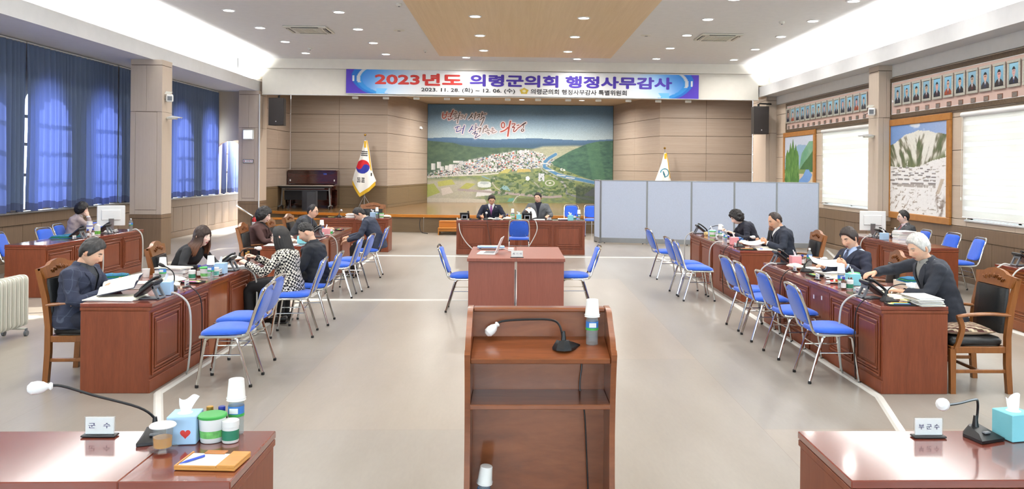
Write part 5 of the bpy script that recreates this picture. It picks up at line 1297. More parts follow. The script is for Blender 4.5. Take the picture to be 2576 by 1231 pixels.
MB().box(-.02, .02, -.08, .05, .64, .675, b=.006).build('handle', M_dark, r); MB().tube(smooth_path([(-.02, 0, .63), (-.10, -.02, .58), (-.105, -.02, .35), (-.09, -.03, .22)], 4), .011, 8).build('hose', M_dark, r)
MB().box(-.11, .11, -.10, .10, 0, .16, b=.006).box(-.12, .12, -.12, -.10, 0, .22, b=.004).build('stand', M_red, r); textmesh('lettering', '소화기', .06, M_whitepl, r, (0, -.123, .12), width=.18, height=.06)
r = tag(MB().tube([(-7.93, 24.28, .74), (-7.45, 24.16, .46), (-7.3, 24.1, .35)], .018, 8).build('leaning_rod', M_whitepl), 'thin white rod leaning against the pillar beside the stage', 'rod')
def camdev(x, y, z, rz, lab):
    r = thing('security_camera', lab, 'camera', (x, y, z), rz, 'small white cameras on the pillars')
    MB().box(-.02, .02, 0, .10, -.015, .015, b=.004).build('arm', M_offwhite, r); MB().box(-.07, .07, -.09, .0, -.09, .07, b=.02).build('housing', M_whitepl, r); MB().box(-.045, .045, -.094, -.088, -.06, .03, b=.003).build('window', M_greypl, r)
    MB().tube(smooth_path([(-.07, -.03, -.03), (-.14, .0, -.06), (-.19, .08, -.02)], 4), .006, 6).build('cable', M_blackpl, r)
    MB().prism([(-.10, .07), (.01, .08), (.06, .12), (-.07, .13)], 'y', -.08, -.07).build('hood', M_offwhite, r)
camdev(-7.16, 17.62, 3.28, R(30), 'small white motion sensor on the inner face of the left pillar')
camdev(7.40, 16.98, 3.12, R(-35), 'small white motion sensor on the inner face of the right pillar')
def bracket(x, y, z, sx, lab):
    r = thing('curtain_bracket', lab, 'bracket', (x, y, z), 0)
    MB().box(0, sx * .20, -.05, .05, -.025, .02, b=.01).build('arm', M_offwhite, r); MB().prism([(0.02, .02), (sx * .28, .0), (sx * .30, .02), (sx * .12, .05)], 'y', -.06, .06).build('plate', M_whitepl, r)
bracket(-7.21, 17.65, 2.86, 1, 'flat white bracket on the left pillar'); bracket(7.44, 17.02, 2.60, -1, 'flat white bracket on the right pillar')
r = thing('dome_camera', 'small round white camera on the angled stage wall left of the mural', 'camera', (-3.55, 32.0, 3.35), R(80)); MB().lathe([(.09, 0), (.09, .04), (.07, .09)], 16).build('base', M_whitepl, r); MB().ell((0, -.03, .05), (.05, .06, .05), 12, 8).build('lens', M_dark, r)
r = thing('bullet_camera', 'small white bullet camera on the right wall above the snow painting', 'camera', (7.72, 16.72, 3.30), R(40)); MB().tube([(0, -.12, 0), (0, .02, 0)], .035, 10).build('housing', M_whitepl, r); MB().tube([(0, -.13, 0), (0, -.12, 0)], .03, 10).build('lens', M_dark, r); MB().tube([(0, .0, -.03), (.04, .06, -.06)], .014, 6).build('arm', M_whitepl, r)
tag(MB().tube([(-7.30, 24.28, 3.95), (-7.30, 24.28, 0)], .02, 8).build('wall_conduit', M_whitepl), 'white vertical conduit at the left stage corner', 'pipe')
# ------------------------------------------------------------------ people: generator
def remesh(mb, vox, smooth=5):
    me = bpy.data.meshes.new('tmp'); me.from_pydata(mb.v, [], mb.f)
    o = bpy.data.objects.new('tmp', me); COL.objects.link(o)
    m = o.modifiers.new('r', 'REMESH'); m.mode = 'VOXEL'; m.voxel_size = vox
    if smooth: s = o.modifiers.new('s', 'SMOOTH'); s.factor = .5; s.iterations = smooth
    ev = o.evaluated_get(bpy.context.evaluated_depsgraph_get()); out = bpy.data.meshes.new_from_object(ev)
    bpy.data.objects.remove(o); bpy.data.meshes.remove(me)
    return out
def arrays(me):
    n = len(me.vertices); co = np.empty(n * 3); me.vertices.foreach_get('co', co)
    return co.reshape(-1, 3), [tuple(p.vertices) for p in me.polygons]
NPHI, NPSI = 72, 54
def head_grid():
    s = np.linspace(-math.pi, math.pi, NPHI, endpoint=False); phi = s - .52 * np.sin(s)
    psi = np.linspace(-math.pi / 2, math.pi / 2, NPSI + 1)
    PH, PS = np.meshgrid(phi, psi); return PH.ravel(), PS.ravel()
def head_base(PH, PS):
    x = .077 * np.cos(PS) * np.sin(PH); y = .097 * np.cos(PS) * np.cos(PH); z = .118 * np.sin(PS)
    t = np.clip(-z / .118, 0, 1)
    x = x * (1 - .26 * t ** 1.7) * (1 + .05 * np.clip(z / .118, 0, 1)); y = np.where(y < 0, y * (1 - .38 * t ** 1.4), y * (1 - .02 * t))
    y = np.where(y > 0, y * (1 - .05 * (np.abs(x) / .07) ** 2), y)
    return x, y, z
def head_faces():
    f = []
    for j in range(NPSI):
        for i in range(NPHI): f.append((j * NPHI + i, j * NPHI + (i + 1) % NPHI, (j + 1) * NPHI + (i + 1) % NPHI, (j + 1) * NPHI + i))
    return f
HF = head_faces()
def G(x, z, cx, cz, sx, sz): return np.exp(-((x - cx) / sx) ** 2 - ((z - cz) / sz) ** 2)
def make_head(skin, female=False, brow=(40, 34, 32), lips=None, eye_open=False, wide=1.0):
    PH, PS = head_grid(); x, y, z = head_base(PH, PS); fr = sstep(.15, .5, np.cos(PH) * np.cos(PS)); ax = np.abs(x)
    h = np.interp(z, [-.046, -.040, -.030, -.010, .022, .04], [0, .012, .021, .013, .003, 0]); s = np.interp(z, [-.04, -.01, .03], [.0135, .0105, .009])
    d = h * np.exp(-(x / s) ** 2) + .0065 * G(ax, z, .0135, -.034, .007, .007)
    d += -.011 * G(ax, z, .030, .010, .018, .012) + .0055 * G(ax, z, .031, .008, .012, .008) + (.0045 if not female else .002) * G(ax, z, .030, .031, .022, .008)
    d += .005 * G(ax, z, .046, -.022, .02, .02) + .0065 * G(x, z, 0, -.064, .022, .013) - .0035 * G(x, z, 0, -.064, .022, .0028) + .007 * G(x, z, 0, -.100, .02, .014) - .003 * G(x, z, 0, -.081, .025, .006)
    y = y + d * fr
    c = np.tile(np.array(skin, float), (len(x), 1)) * (.98 + .04 * RNG.random((len(x), 1)))
    c = mixc(c, (skin[0] + 6, skin[1] - 26, skin[2] - 26), fr * (.5 * G(ax, z, .043, -.022, .022, .02) + .45 * G(x, z, 0, -.03, .014, .014)))
    lp = lips or ((196, 112, 102) if not female else (196, 74, 82)); c = mixc(c, lp, fr * sstep(1.2, .7, (x / .024) ** 2 + ((z + .064) / .010) ** 2)); c = mixc(c, (110, 52, 50), fr * sstep(1.3, .6, (x / .022) ** 2 + ((z + .064) / .0024) ** 2))
    c = mixc(c, brow, fr * sstep(1.4, .6, ((ax - .032) / .019) ** 2 + ((z - .031 - .10 * (.032 - ax) * (ax > .04)) / .0046) ** 2) * (.9 if not female else .7))
    if eye_open:
        c = mixc(c, (238, 234, 230), fr * sstep(1.2, .8, ((ax - .031) / .013) ** 2 + ((z - .009) / .0052) ** 2)); c = mixc(c, (34, 26, 24), fr * sstep(1.3, .7, ((ax - .031) / .0055) ** 2 + ((z - .009) / .0055) ** 2))
        c = mixc(c, (52, 40, 38), fr * sstep(1.4, .6, ((ax - .031) / .015) ** 2 + ((z - .0145) / .0022) ** 2))
    else:
        c = mixc(c, (70, 50, 44), fr * sstep(1.5, .5, ((ax - .031) / .015) ** 2 + ((z - .0045) / .0026) ** 2)); c = mixc(c, (skin[0] * .84, skin[1] * .78, skin[2] * .76), fr * .6 * sstep(1.4, .5, ((ax - .031) / .016) ** 2 + ((z - .017) / .003) ** 2))
    c = mixc(c, (96, 50, 44), fr * .8 * sstep(1.3, .6, ((ax - .0075) / .004) ** 2 + ((z + .0415) / .003) ** 2))
    co = np.stack([x * wide, y, z], 1); F = list(HF)
    # ears: cupped ellipsoids in the same mesh
    mb = MB()
    for sx in (-1, 1):
        mb.M = Matrix.Translation((sx * .079 * wide, -.012, .0)) @ Matrix.Rotation(R(-18) * sx, 4, 'Z') @ Matrix.Rotation(R(-10), 4, 'X'); mb.ell((0, 0, 0), (.011, .020, .033), 12, 10)
        mb.M = mb.M @ Matrix.Translation((sx * .008, .003, .003)); mb.ell((0, 0, 0), (.008, .010, .020), 8, 8)
    o = len(co); co = np.concatenate([co, np.array(mb.v)]); F += [tuple(i + o for i in f) for f in mb.f]
    ce = np.tile(np.array((skin[0] * .97, skin[1] * .90, skin[2] * .88)), (len(mb.v), 1)); c = np.concatenate([c, ce])
    return co, F, c
HAIR = {  # hairline elevation (deg) against |azimuth from the face| (deg); thickness top/side
 'short': dict(line=[(0, 41), (30, 40), (48, 30), (62, 18), (74, 4), (84, -10), (92, -12), (100, 6), (112, 2), (126, -24), (180, -42)], top=.022, side=.010),
 'receding': dict(line=[(0, 56), (22, 58), (40, 54), (56, 30), (70, 14), (80, 0), (90, -8), (100, 6), (112, 2), (126, -24), (180, -42)], top=.012, side=.009),
 'crop': dict(line=[(0, 40), (30, 39), (48, 30), (62, 22), (74, 16), (84, 10), (92, 12), (104, 16), (118, 10), (135, -6), (180, -20)], top=.026, side=.003),
 'full': dict(line=[(0, 38), (26, 35), (44, 27), (58, 14), (72, -2), (84, -14), (92, -16), (100, 2), (112, -4), (126, -30), (180, -48)], top=.028, side=.012),
 'bob': dict(line=[(0, 26), (25, 24), (42, 14), (54, -4), (66, -22), (80, -34), (100, -42), (140, -50), (180, -54)], top=.036, side=.036),
 'long': dict(line=[(0, 17), (25, 15), (38, 6), (48, -16), (58, -34), (75, -44), (100, -50), (180, -60)], top=.020, side=.016),
 'longplain': dict(line=[(0, 44), (20, 42), (38, 32), (50, 6), (60, -18), (75, -40), (100, -50), (180, -60)], top=.018, side=.014)}
def make_hair(style, seed=0, part=.3, rough=.004):
    d = HAIR[style]; PH, PS = head_grid(); x, y, z = head_base(PH, PS); az = np.degrees(np.abs(PH)); el = np.degrees(PS)
    ln = np.interp(az, [p[0] for p in d['line']], [p[1] for p in d['line']]) + 3 * (vnoise(PH * 9 + 40, PS * 0 + 2, seed) - .5)
    up = np.clip(el / 70, 0, 1); T = d['side'] + (d['top'] - d['side']) * up ** .7
    k = sstep(-4, 9, el - ln); off = T * k - .010 * (1 - k)
    st = vnoise(PH * 26 + 60 + PS * 4, PS * 3 + 20, seed + 3); st2 = vnoise(PH * 9 + 60 + PS * 3, PS * 5 + 20, seed + 5)
    curl = style == 'bob'
    if curl: st = vnoise(PH * 9 + 60, PS * 11 + 20, seed + 3)
    off = off + k * (rough * 2 * (st - .5) + rough * (1.6 if not curl else 3) * (st2 - .5))
    # side parting: a soft groove
    if part is not None: off = off - .006 * k * np.exp(-((x / .077 - part) / .07) ** 2) * (el > 30)
    n = np.stack([x / .077 ** 2, y / .097 ** 2, z / .118 ** 2], 1); n /= np.linalg.norm(n, axis=1)[:, None] + 1e-9
    co = np.stack([x, y, z], 1) + n * off[:, None]
    keep = el > ln - 9
    F = [f for f in HF if any(keep[i] for i in f)]
    return co, F
_hand = {}
def make_hand(pose):
    if pose in _hand: return _hand[pose]
    curl = {'relax': (14, 22, 16), 'grip': (34, 48, 34), 'flat': (5, 8, 6), 'fist': (62, 78, 50)}[pose]
    mb = MB()
    mb.tube([(0, -.07, 0), (0, -.02, 0), (0, .0, 0), (0, .03, 0), (0, .06, -.001), (0, .085, -.003)], [(.022, .027), (.019, .026), (.018, .028), (.017, .036), (.015, .041), (.012, .040)], 14, up=(0, 0, 1))
    for k, (fx, L) in enumerate(((-.030, .068), (-.0105, .078), (.0095, .073), (.0285, .058))):
        p = Vector((fx, .080 - .004 * abs(k - 1.2), -.002)); a = 0; P = [Vector((fx * .8, .045, -.001)), p]; rr = [.0095, .0098]
        for s, (c, l) in enumerate(zip(curl, (.45, .32, .25))):
            a -= R(c) * (1 + .10 * k * (pose != 'flat')); sp = R(-4 + 2.6 * k) * -1
            p = p + Vector((math.sin(sp) * math.cos(a), math.cos(sp) * math.cos(a), math.sin(a))) * L * l; P.append(p); rr.append((.0090, .0083, .0068)[s])
        mb.tube(P, rr, 10); mb.ell(P[-1], (.0068,) * 3, 8, 6)
    tw = {'grip': .55, 'fist': .7, 'relax': .2, 'flat': 0}[pose]
    T = [Vector((-.018, .012, -.003)), Vector((-.036, .034, -.008 - .010 * tw)), Vector((-.050 + .018 * tw, .058, -.012 - .028 * tw)), Vector((-.058 + .036 * tw, .082, -.014 - .040 * tw))]
    mb.tube(T, [.014, .0125, .0108, .0085], 10); mb.ell(T[-1], (.0085,) * 3, 8, 6)
    me = remesh(mb, .0042, 3); co, F = arrays(me); bpy.data.meshes.remove(me); _hand[pose] = (co, F); return co, F
def ik(S, W, a, b, hint):
    d = W - S; L = min(d.length, (a + b) * .995); u = d.normalized(); W2 = S + u * L
    t = (a * a + L * L - b * b) / (2 * L); h = math.sqrt(max(0, a * a - t * t)); p = hint - u * hint.dot(u); p.normalize()
    return S + u * t + p * h, W2
def wool(name, rgb, var=.08, rough=.85): return pm(name, rgb, rough, var=var, vscale=40, bump=.10, bscale=350)
def houndstooth():
    m, nt, b = newmat('houndstooth_tweed'); N, L = nt.nodes, nt.links
    tc = N.new('ShaderNodeTexCoord'); mp = N.new('ShaderNodeMapping'); mp.inputs['Rotation'].default_value = (R(8), R(12), R(45)); L.new(tc.outputs['Object'], mp.inputs[0])
    ck = N.new('ShaderNodeTexChecker'); ck.inputs['Scale'].default_value = 44; L.new(mp.outputs[0], ck.inputs[0])
    mp2 = N.new('ShaderNodeMapping'); mp2.inputs['Rotation'].default_value = (R(8), R(12), R(0)); L.new(tc.outputs['Object'], mp2.inputs[0])
    ck2 = N.new('ShaderNodeTexChecker'); ck2.inputs['Scale'].default_value = 88; L.new(mp2.outputs[0], ck2.inputs[0])
    n = N.new('ShaderNodeTexNoise'); n.inputs['Scale'].default_value = 120; L.new(tc.outputs['Object'], n.inputs['Vector'])
    mu = N.new('ShaderNodeMath'); mu.operation = 'MULTIPLY'; L.new(ck.outputs['Fac'], mu.inputs[0]); mu.inputs[1].default_value = .62
    mu2 = N.new('ShaderNodeMath'); mu2.operation = 'MULTIPLY_ADD'; L.new(ck2.outputs['Fac'], mu2.inputs[0]); mu2.inputs[1].default_value = .28; L.new(mu.outputs[0], mu2.inputs[2])
    ad = N.new('ShaderNodeMath'); ad.operation = 'MULTIPLY_ADD'; L.new(n.outputs[0], ad.inputs[0]); ad.inputs[1].default_value = .2; L.new(mu2.outputs[0], ad.inputs[2])
    r = N.new('ShaderNodeValToRGB'); r.color_ramp.elements[0].position = .52; r.color_ramp.elements[1].position = .66; r.color_ramp.elements[0].color = (*lin((226, 220, 206)), 1); r.color_ramp.elements[1].color = (*lin((28, 27, 30)), 1)
    L.new(ad.outputs[0], r.inputs[0]); L.new(r.outputs[0], b.inputs['Base Color']); setp(b, .9); return m
def plaid(name, rgb, rgb2):
    m, nt, b = newmat(name); N, L = nt.nodes, nt.links
    tc = N.new('ShaderNodeTexCoord'); br = N.new('ShaderNodeTexBrick'); br.offset = 0; br.inputs['Scale'].default_value = 1; br.inputs['Brick Width'].default_value = .075; br.inputs['Row Height'].default_value = .095; br.inputs['Mortar Size'].default_value = .0022; br.inputs['Mortar Smooth'].default_value = .5
    mp = N.new('ShaderNodeMapping'); mp.inputs['Rotation'].default_value = (R(90), 0, R(20)); L.new(tc.outputs['Object'], mp.inputs[0]); L.new(mp.outputs[0], br.inputs['Vector'])
    br.inputs['Color1'].default_value = (*lin(rgb), 1); br.inputs['Color2'].default_value = (*lin([q * 1.08 for q in rgb]), 1); br.inputs['Mortar'].default_value = (*lin(rgb2), 1)
    n = N.new('ShaderNodeTexNoise'); n.inputs['Scale'].default_value = 260; L.new(tc.outputs['Object'], n.inputs['Vector']); mx = N.new('ShaderNodeMix'); mx.data_type = 'RGBA'; mx.blend_type = 'MULTIPLY'; mx.inputs[0].default_value = .5
    L.new(br.outputs[0], mx.inputs[6]); L.new(n.outputs[0], mx.inputs[7]); L.new(mx.outputs[2], b.inputs['Base Color']); setp(b, .9); return m
TIPS = {}
M_skin = attrmat('skin', .5, .35)
def person(label, loc, rz, P):
    """seated figure. P keys: seat, lean, twist, head=(pitch,yaw,roll), R/L=(x,y,z) wrists, hands=(poseR,poseL), ..."""
    g = P.get
    root = thing('person', label, 'person', (loc[0], loc[1], 0), rz, 'seated people')
    fem = g('fem', False); sc = g('scale', .90 if fem else .95); seat = g('seat', .475)
    lean = R(g('lean', 12)); tw = R(g('twist', 0)); side = R(g('side', 0))
    def dr(a): return Vector((math.sin(side), math.sin(a) * math.cos(side), math.cos(a) * math.cos(side)))
    def fw(a): return Vector((0, math.cos(a), -math.sin(a)))
    hp_, hy_, hr_ = [R(q) for q in P['head']]; hs = sc * g('hsize', 1.0)
    baseq = Matrix.Rotation(tw, 4, 'Z') @ Matrix.Rotation(hy_, 4, 'Z') @ Matrix.Rotation(hr_, 4, 'Y') @ Matrix.Rotation(-hp_, 4, 'X')
    def backbone(tl):
        P0 = Vector((0, g('hy', 0), seat + .085)); Wp = P0 + dr(lean * .75) * .20 * tl; Cp = Wp + dr(lean * 1.05) * .17 * tl; Np = Cp + dr(lean * 1.3) * .155 * tl
        atl = Np + dr(lean * 1.1 + hp_ * .7) * g('neck', .048) * sc
        HM = Matrix.Translation(atl) @ baseq @ Matrix.Translation(Vector((0, .022, .078)) * hs) @ Matrix.Scale(hs, 4)
        return P0, Wp, Cp, Np, atl, HM
    tl = sc
    if g('hc'):
        lo_, hi_ = .70 * sc, 1.08 * sc
        for _ in range(24):
            tl = (lo_ + hi_) / 2
            if backbone(tl)[5].translation.z > g('hc')[2]: hi_ = tl
            else: lo_ = tl
        q = Matrix.Rotation(rz, 3, 'Z') @ backbone(tl)[5].translation; root.location = (g('hc')[0] - q.x, g('hc')[1] - q.y, 0)
    P0, Wp, Cp, Np, atl, HM = backbone(tl)
    ax = lambda k: Vector((math.cos(tw * k), math.sin(tw * k), 0))
    spine = [(P0 - dr(lean * .5) * .10, 0, lean * .4), (P0, .1, lean * .5), (Wp, .4, lean * .9), (Cp, .8, lean * 1.1), (Cp + dr(lean * 1.2) * .06 * sc, .9, lean * 1.2), (Np - dr(lean * 1.3) * .048 * sc, 1, lean * 1.3), (Np - dr(lean * 1.3) * .012 * sc, 1, lean * 1.3), (Np + dr(lean * 1.3) * .012, 1, lean * 1.3)]
    bw = g('bulk', 1.0) * sc
    dims = [(.200, .165), (.195, .155), (.172, .135), (.192, .142), (.196, .138), (.176, .108), (.098, .080), (.062, .062)] if not fem else [(.190, .160), (.185, .150), (.155, .120), (.172, .138), (.176, .130), (.156, .098), (.092, .072), (.054, .054)]
    def ring(i, k=1.0, n=24):
        c, tk, a = spine[i]; X = ax(tk); Yv = fw(a); Yv = (Yv + Vector((-math.sin(tw * tk), 0, 0)) * .999).normalized() if tw else Yv
        hw, hd = dims[i][0] * bw * k, dims[i][1] * bw * k
        return [c + X * (hw * math.cos(2 * math.pi * j / n)) + Yv * (hd * math.sin(2 * math.pi * j / n)) for j in range(n)]
    def loft(mb, idx, k=1.0, n=24):
        vs = []; fs = []
        for i in idx: vs += ring(i, k, n)
        m = len(idx)
        for i in range(m - 1):
            for j in range(n): fs.append((i * n + j, i * n + (j + 1) % n, (i + 1) * n + (j + 1) % n, (i + 1) * n + j))
        fs.append(tuple(range(n))[::-1]); fs.append(tuple(range((m - 1) * n, m * n))); mb.add(vs, fs)
    X1 = ax(1); sh = (.168 if not fem else .148) * bw; Sc = Np - dr(lean * 1.3) * .066 * sc
    SR, SL = Sc + X1 * sh, Sc - X1 * sh
    ua, fa = .285 * sc, .255 * sc
    hint = g('elbow', (.55, -.35, -.75))
    WR, WL = Vector(P['R']), Vector(P['L'])
    if g('Rrel'): WR = HM.translation + Vector(g('Rrel'))
    ER, WR = ik(SR, WR, ua, fa, Vector(g('elbowR', hint))); hl = g('elbowL', (-hint[0], hint[1], hint[2])); EL, WL = ik(SL, WL, ua, fa, Vector(hl))
    # ---- jacket
    mb = MB(); loft(mb, range(8))
    sr = [.056, .060, .058, .052, .050, .046, .038] if not fem else [.050, .052, .050, .046, .044, .041, .035]
    for S_, E_, W_ in ((SR, ER, WR), (SL, EL, WL)):
        inn = S_ + (Sc - S_) * .35
        cuff = E_ + (W_ - E_) * .93
        mb.tube([inn, S_, S_.lerp(E_, .5), S_.lerp(E_, .9), E_.lerp(W_, .08), E_.lerp(W_, .5), cuff], [q * bw for q in sr], 14)
    me = remesh(mb, .0115, 5)
    nv = len(me.vertices); co = np.empty(nv * 3); me.vertices.foreach_get('co', co); co = co.reshape(-1, 3); no = np.empty(nv * 3); me.vertex_normals.foreach_get('vector', no); no = no.reshape(-1, 3)
    sd = sum(map(ord, label)) % 97
    w = (vnoise(co[:, 0] * 18 + co[:, 2] * 22 + 50, co[:, 1] * 16 + 50 - co[:, 2] * 8, sd) - .5) * .012 + (vnoise(co[:, 2] * 34 + 50 + co[:, 0] * 9, co[:, 1] * 12 + co[:, 0] * 12 + 50, sd + 1) - .5) * .008
    co = co + no * w[:, None]; me.vertices.foreach_set('co', co.ravel()); me.update()
    jm = P['jacket']
    fwd = (fw(lean * 1.1) + Vector((-math.sin(tw), 0, 0))).normalized(); chest = Cp
    def vopen(me, zlow, half):
        import bmesh
        bm = bmesh.new(); bm.from_mesh(me)
        up_ = dr(lean * 1.1); b0 = Wp + up_ * zlow
        top = [Np + X1 * (s * half) - up_ * .0 for s in (1, -1)]
        pls = []
        for s, t in zip((1, -1), top):
            line = (t - b0).normalized(); nrm = fwd.cross(line).normalized()
            if nrm.dot(X1) * s < 0: nrm = -nrm
            pls.append((b0, nrm))
            bmesh.ops.bisect_plane(bm, geom=bm.verts[:] + bm.edges[:] + bm.faces[:], plane_co=b0, plane_no=nrm)
        kill = []
        for f in bm.faces:
            c = f.calc_center_median()
            if (c - chest).dot(fwd) > .0 and (c - b0).dot(up_) > 0 and (c - Np).dot(up_) < .06 and all((c - p).dot(n) < 0 for p, n in pls): kill.append(f)
        bmesh.ops.delete(bm, geom=kill, context='FACES'); bm.to_mesh(me); bm.free()
    V = g('vee')
    if V: vopen(me, V[0], V[1])
    me.materials.append(jm); me.polygons.foreach_set('use_smooth', [True] * len(me.polygons)); me.name = 'jacket'; me.update()
    jo = place('jacket', me, root)
    def front(t, xoff, k=1.0):
        """point on the torso front at spine parameter t (index units) and sideways offset xoff"""
        i = min(int(t), len(spine) - 2); q = t - i; c = spine[i][0].lerp(spine[i + 1][0], q); hw = (dims[i][0] * (1 - q) + dims[i + 1][0] * q) * bw; hd = (dims[i][1] * (1 - q) + dims[i + 1][1] * q) * bw
        a = spine[i][2] * (1 - q) + spine[i + 1][2] * q; tk = spine[i][1] * (1 - q) + spine[i + 1][1] * q
        Yv = (fw(a) + Vector((-math.sin(tw * tk), 0, 0))).normalized(); e = max(0, 1 - (xoff / hw) ** 2) ** .5
        return c + ax(tk) * xoff + Yv * (hd * e * k)
    if V:
        for s in (1, -1):      # lapels
            t0 = 2.05 + V[0] / (.17 * sc); n = 9; vs = []
            for i in range(n + 1):
                q = i / n; t = t0 + (6.3 - t0) * q; xi = s * (V[1] * q * 1.0 - .002); wd = .012 + .058 * math.sin(math.pi * min(1, q * .95 + .05)) ** .8 * (1 if q < .72 else .72)
                vs += [tuple(front(t, xi, 1.05)), tuple(front(t, xi + s * wd * .5, 1.085)), tuple(front(t, xi + s * wd, 1.06))]
            fs = []
            for i in range(n):
                for j in range(2): a = i * 3 + j; fs.append((a, a + 1, a + 4, a + 3))
            MB().add(vs, fs).build('lapel', jm, jo, angle=None)
        vs = []; fs = []; n = 14; c0 = Np - dr(lean * 1.3) * .006     # collar fold round the back of the neck
        for i in range(n + 1):
            a = math.pi * (1.0 + i / n); a = math.pi * .92 + (math.pi * 1.16) * i / n
            for rr, h in ((.062, .030), (.076, .016), (.088, -.016)):
                rr *= bw * (1.0 if not fem else .9); vs.append(tuple(c0 + X1 * (rr * math.cos(a)) + fwd * (rr * math.sin(a) * .98) + dr(lean * 1.3) * h))
        for i in range(n):
            for j in range(2): q_ = i * 3 + j; fs.append((q_, q_ + 1, q_ + 4, q_ + 3))
        MB().add(vs, fs).build('jacket_collar', jm, jo, angle=None)
        if g('button', True): MB().ell(tuple(front(2.0 + V[0] / (.17 * sc), .012, 1.05)), (.009, .006, .009), 10, 6).build('button', M_dark, jo)
    if g('pin'):
        MB().ell(tuple(front(4.3, .085, 1.09)), (.009, .005, .009), 10, 6).build('lapel_pin', pm('gold_pin', (220, 180, 70), .3, metal=1), jo)
    # ---- shirt / inner top
    mb = MB(); loft(mb, range(1, 8), .93); so = mb.build('shirt', P['shirt'], root, angle=None)
    up_ = dr(lean * 1.3); cr = g('collar', .056 if not fem else .05)
    if g('collar_on', True):
        c0 = Np - up_ * .012; vs = []; fs = []; n = 20
        for i, (rr, h) in enumerate(((cr + .012, -.004), (cr + .004, .034), (cr - .004, .036), (cr - .006, .0))):
            for j in range(n):
                a = 2 * math.pi * j / n; y_ = math.sin(a); dip = .018 * max(0, y_) ** 4 if g('open', False) else .004 * max(0, y_) ** 4
                vs.append(tuple(c0 + X1 * (rr * math.cos(a)) + fwd * (rr * math.sin(a) * 1.05) + up_ * (h - dip)))
        for i in range(3):
            for j in range(n): fs.append((i * n + j, i * n + (j + 1) % n, (i + 1) * n + (j + 1) % n, (i + 1) * n + j))
        MB().add(vs, fs).build('collar', P['shirt'], so, angle=None)
    if g('tie'):
        vs = []; n = 10; t0 = 2.05 + (V[0] if V else .05) / (.17 * sc)
        for i in range(n + 1):
            q = i / n; t = 6.6 - (6.6 - t0) * q; wd = .016 if i == 0 else (.020 if i == 1 else .018 + .020 * q)
            if i == 2: wd = .014
            for s in (-1, 0, 1): vs.append(tuple(front(t, s * wd, 1.0 + (.03 if s == 0 else .012) + (.10 if i < 2 else 0))))
        fs = [(i * 3 + j, i * 3 + j + 1, i * 3 + j + 4, i * 3 + j + 3) for i in range(n) for j in range(2)]
        MB().add(vs, fs).build('tie', P['tie'], root, angle=None)
    # ---- cuffs
    if g('cuff'):
        for E_, W_ in ((ER, WR), (EL, WL)): MB().tube([E_.lerp(W_, .90), E_.lerp(W_, .985)], [.034 * bw, .033 * bw], 14, caps=False).build('shirt_cuff', g('cuff'), root, angle=None)
    # ---- trousers and shoes
    mb = MB(); kn = []
    fy = g('feet', .40); kz = seat + .055
    mb.tube([P0 + Vector((0, -.06, -.03)), P0 + Vector((0, .06, -.03))], [(.115 * bw, .175 * bw)] * 2, 18, up=(0, 0, 1))
    for s in (1, -1):
        hp = P0 + Vector((s * .088, 0, -.02)); k_ = Vector((s * (.10 + g('spread', .02)), P0.y + .41 * sc, kz)); an = Vector((s * (.10 + g('spread', .02)), P0.y + fy, .085)); kn.append((k_, an))
        mb.tube([hp, hp.lerp(k_, .5), k_ + Vector((0, -.02, .0)), k_.lerp(an, .12) + Vector((0, .01, 0)), k_.lerp(an, .5), an], [.092 * bw, .080 * bw, .064, .060, .052, .046], 14)
    me = remesh(mb, .014, 4); me.materials.append(P['pants']); me.polygons.foreach_set('use_smooth', [True] * len(me.polygons)); me.name = 'trousers'; place('trousers', me, root)
    for k_, an in kn:
        mb = MB(); q = an
        mb.tube([(q.x, q.y - .075, .045), (q.x, q.y - .06, .052), (q.x, q.y, .052), (q.x, q.y + .08, .042), (q.x, q.y + .15, .034), (q.x, q.y + .185, .026)], [(.030, .028), (.045, .036), (.048, .040), (.038, .045), (.028, .042), (.012, .022)], 12, up=(0, 0, 1))
        mb.box(q.x - .042, q.x + .042, q.y - .085, q.y + .185, 0, .016, b=.006); mb.build('shoe', P.get('shoe', pm('shoe_black', (28, 24, 22), .3)), root)
    # ---- body: head, neck, core, forearms, hands in one mesh
    skin = g('skin', (226, 180, 150))
    hc = make_head(skin, fem, brow=g('brow', (44, 36, 34)), eye_open=g('eyes', False), wide=g('wide', 1.0))
    HMn = np.array(HM)
    def tf(co, M): return co @ M[:3, :3].T + M[:3, 3]
    VS = [tf(hc[0], HMn)]; FS = list(hc[1]); CS = [hc[2]]; off = len(VS[0])
    mb = MB(); nr = (.056 if not fem else .047) * sc
    mb.tube([Np - dr(lean * 1.3) * .08, Np, Np.lerp(atl, .6), HM @ Vector((0, -.018, -.045)), HM @ Vector((0, -.01, .0))], [nr * 1.25, nr * 1.04, nr * .96, nr * .98, nr * .8], 18)
    loft(mb, range(1, 7), .86, 14)
    for S_, E_, W_ in ((SR, ER, WR), (SL, EL, WL)): mb.tube([S_, S_.lerp(E_, .5), E_, E_.lerp(W_, .4), W_], [.034 * sc, .032 * sc, .026 * sc, .025 * sc, .022 * sc], 12)
    for k_, an in kn: mb.tube([P0 + Vector((k_.x * .8, 0, -.02)), k_, an, an + Vector((0, 0, -.04))], [.06, .045, .034, .03], 10)
    VS.append(np.array(mb.v)); FS += [tuple(i + off for i in f) for f in mb.f]; CS.append(np.tile(np.array((skin[0] * .95, skin[1] * .93, skin[2] * .92)), (len(mb.v), 1))); off += len(mb.v)
    tips = []; TIPS[label] = tips
    poses = g('hands', ('relax', 'relax')); pn = g('palm', ((0, 0, -1), (0, 0, -1))); hd = g('hdir', (None, None))
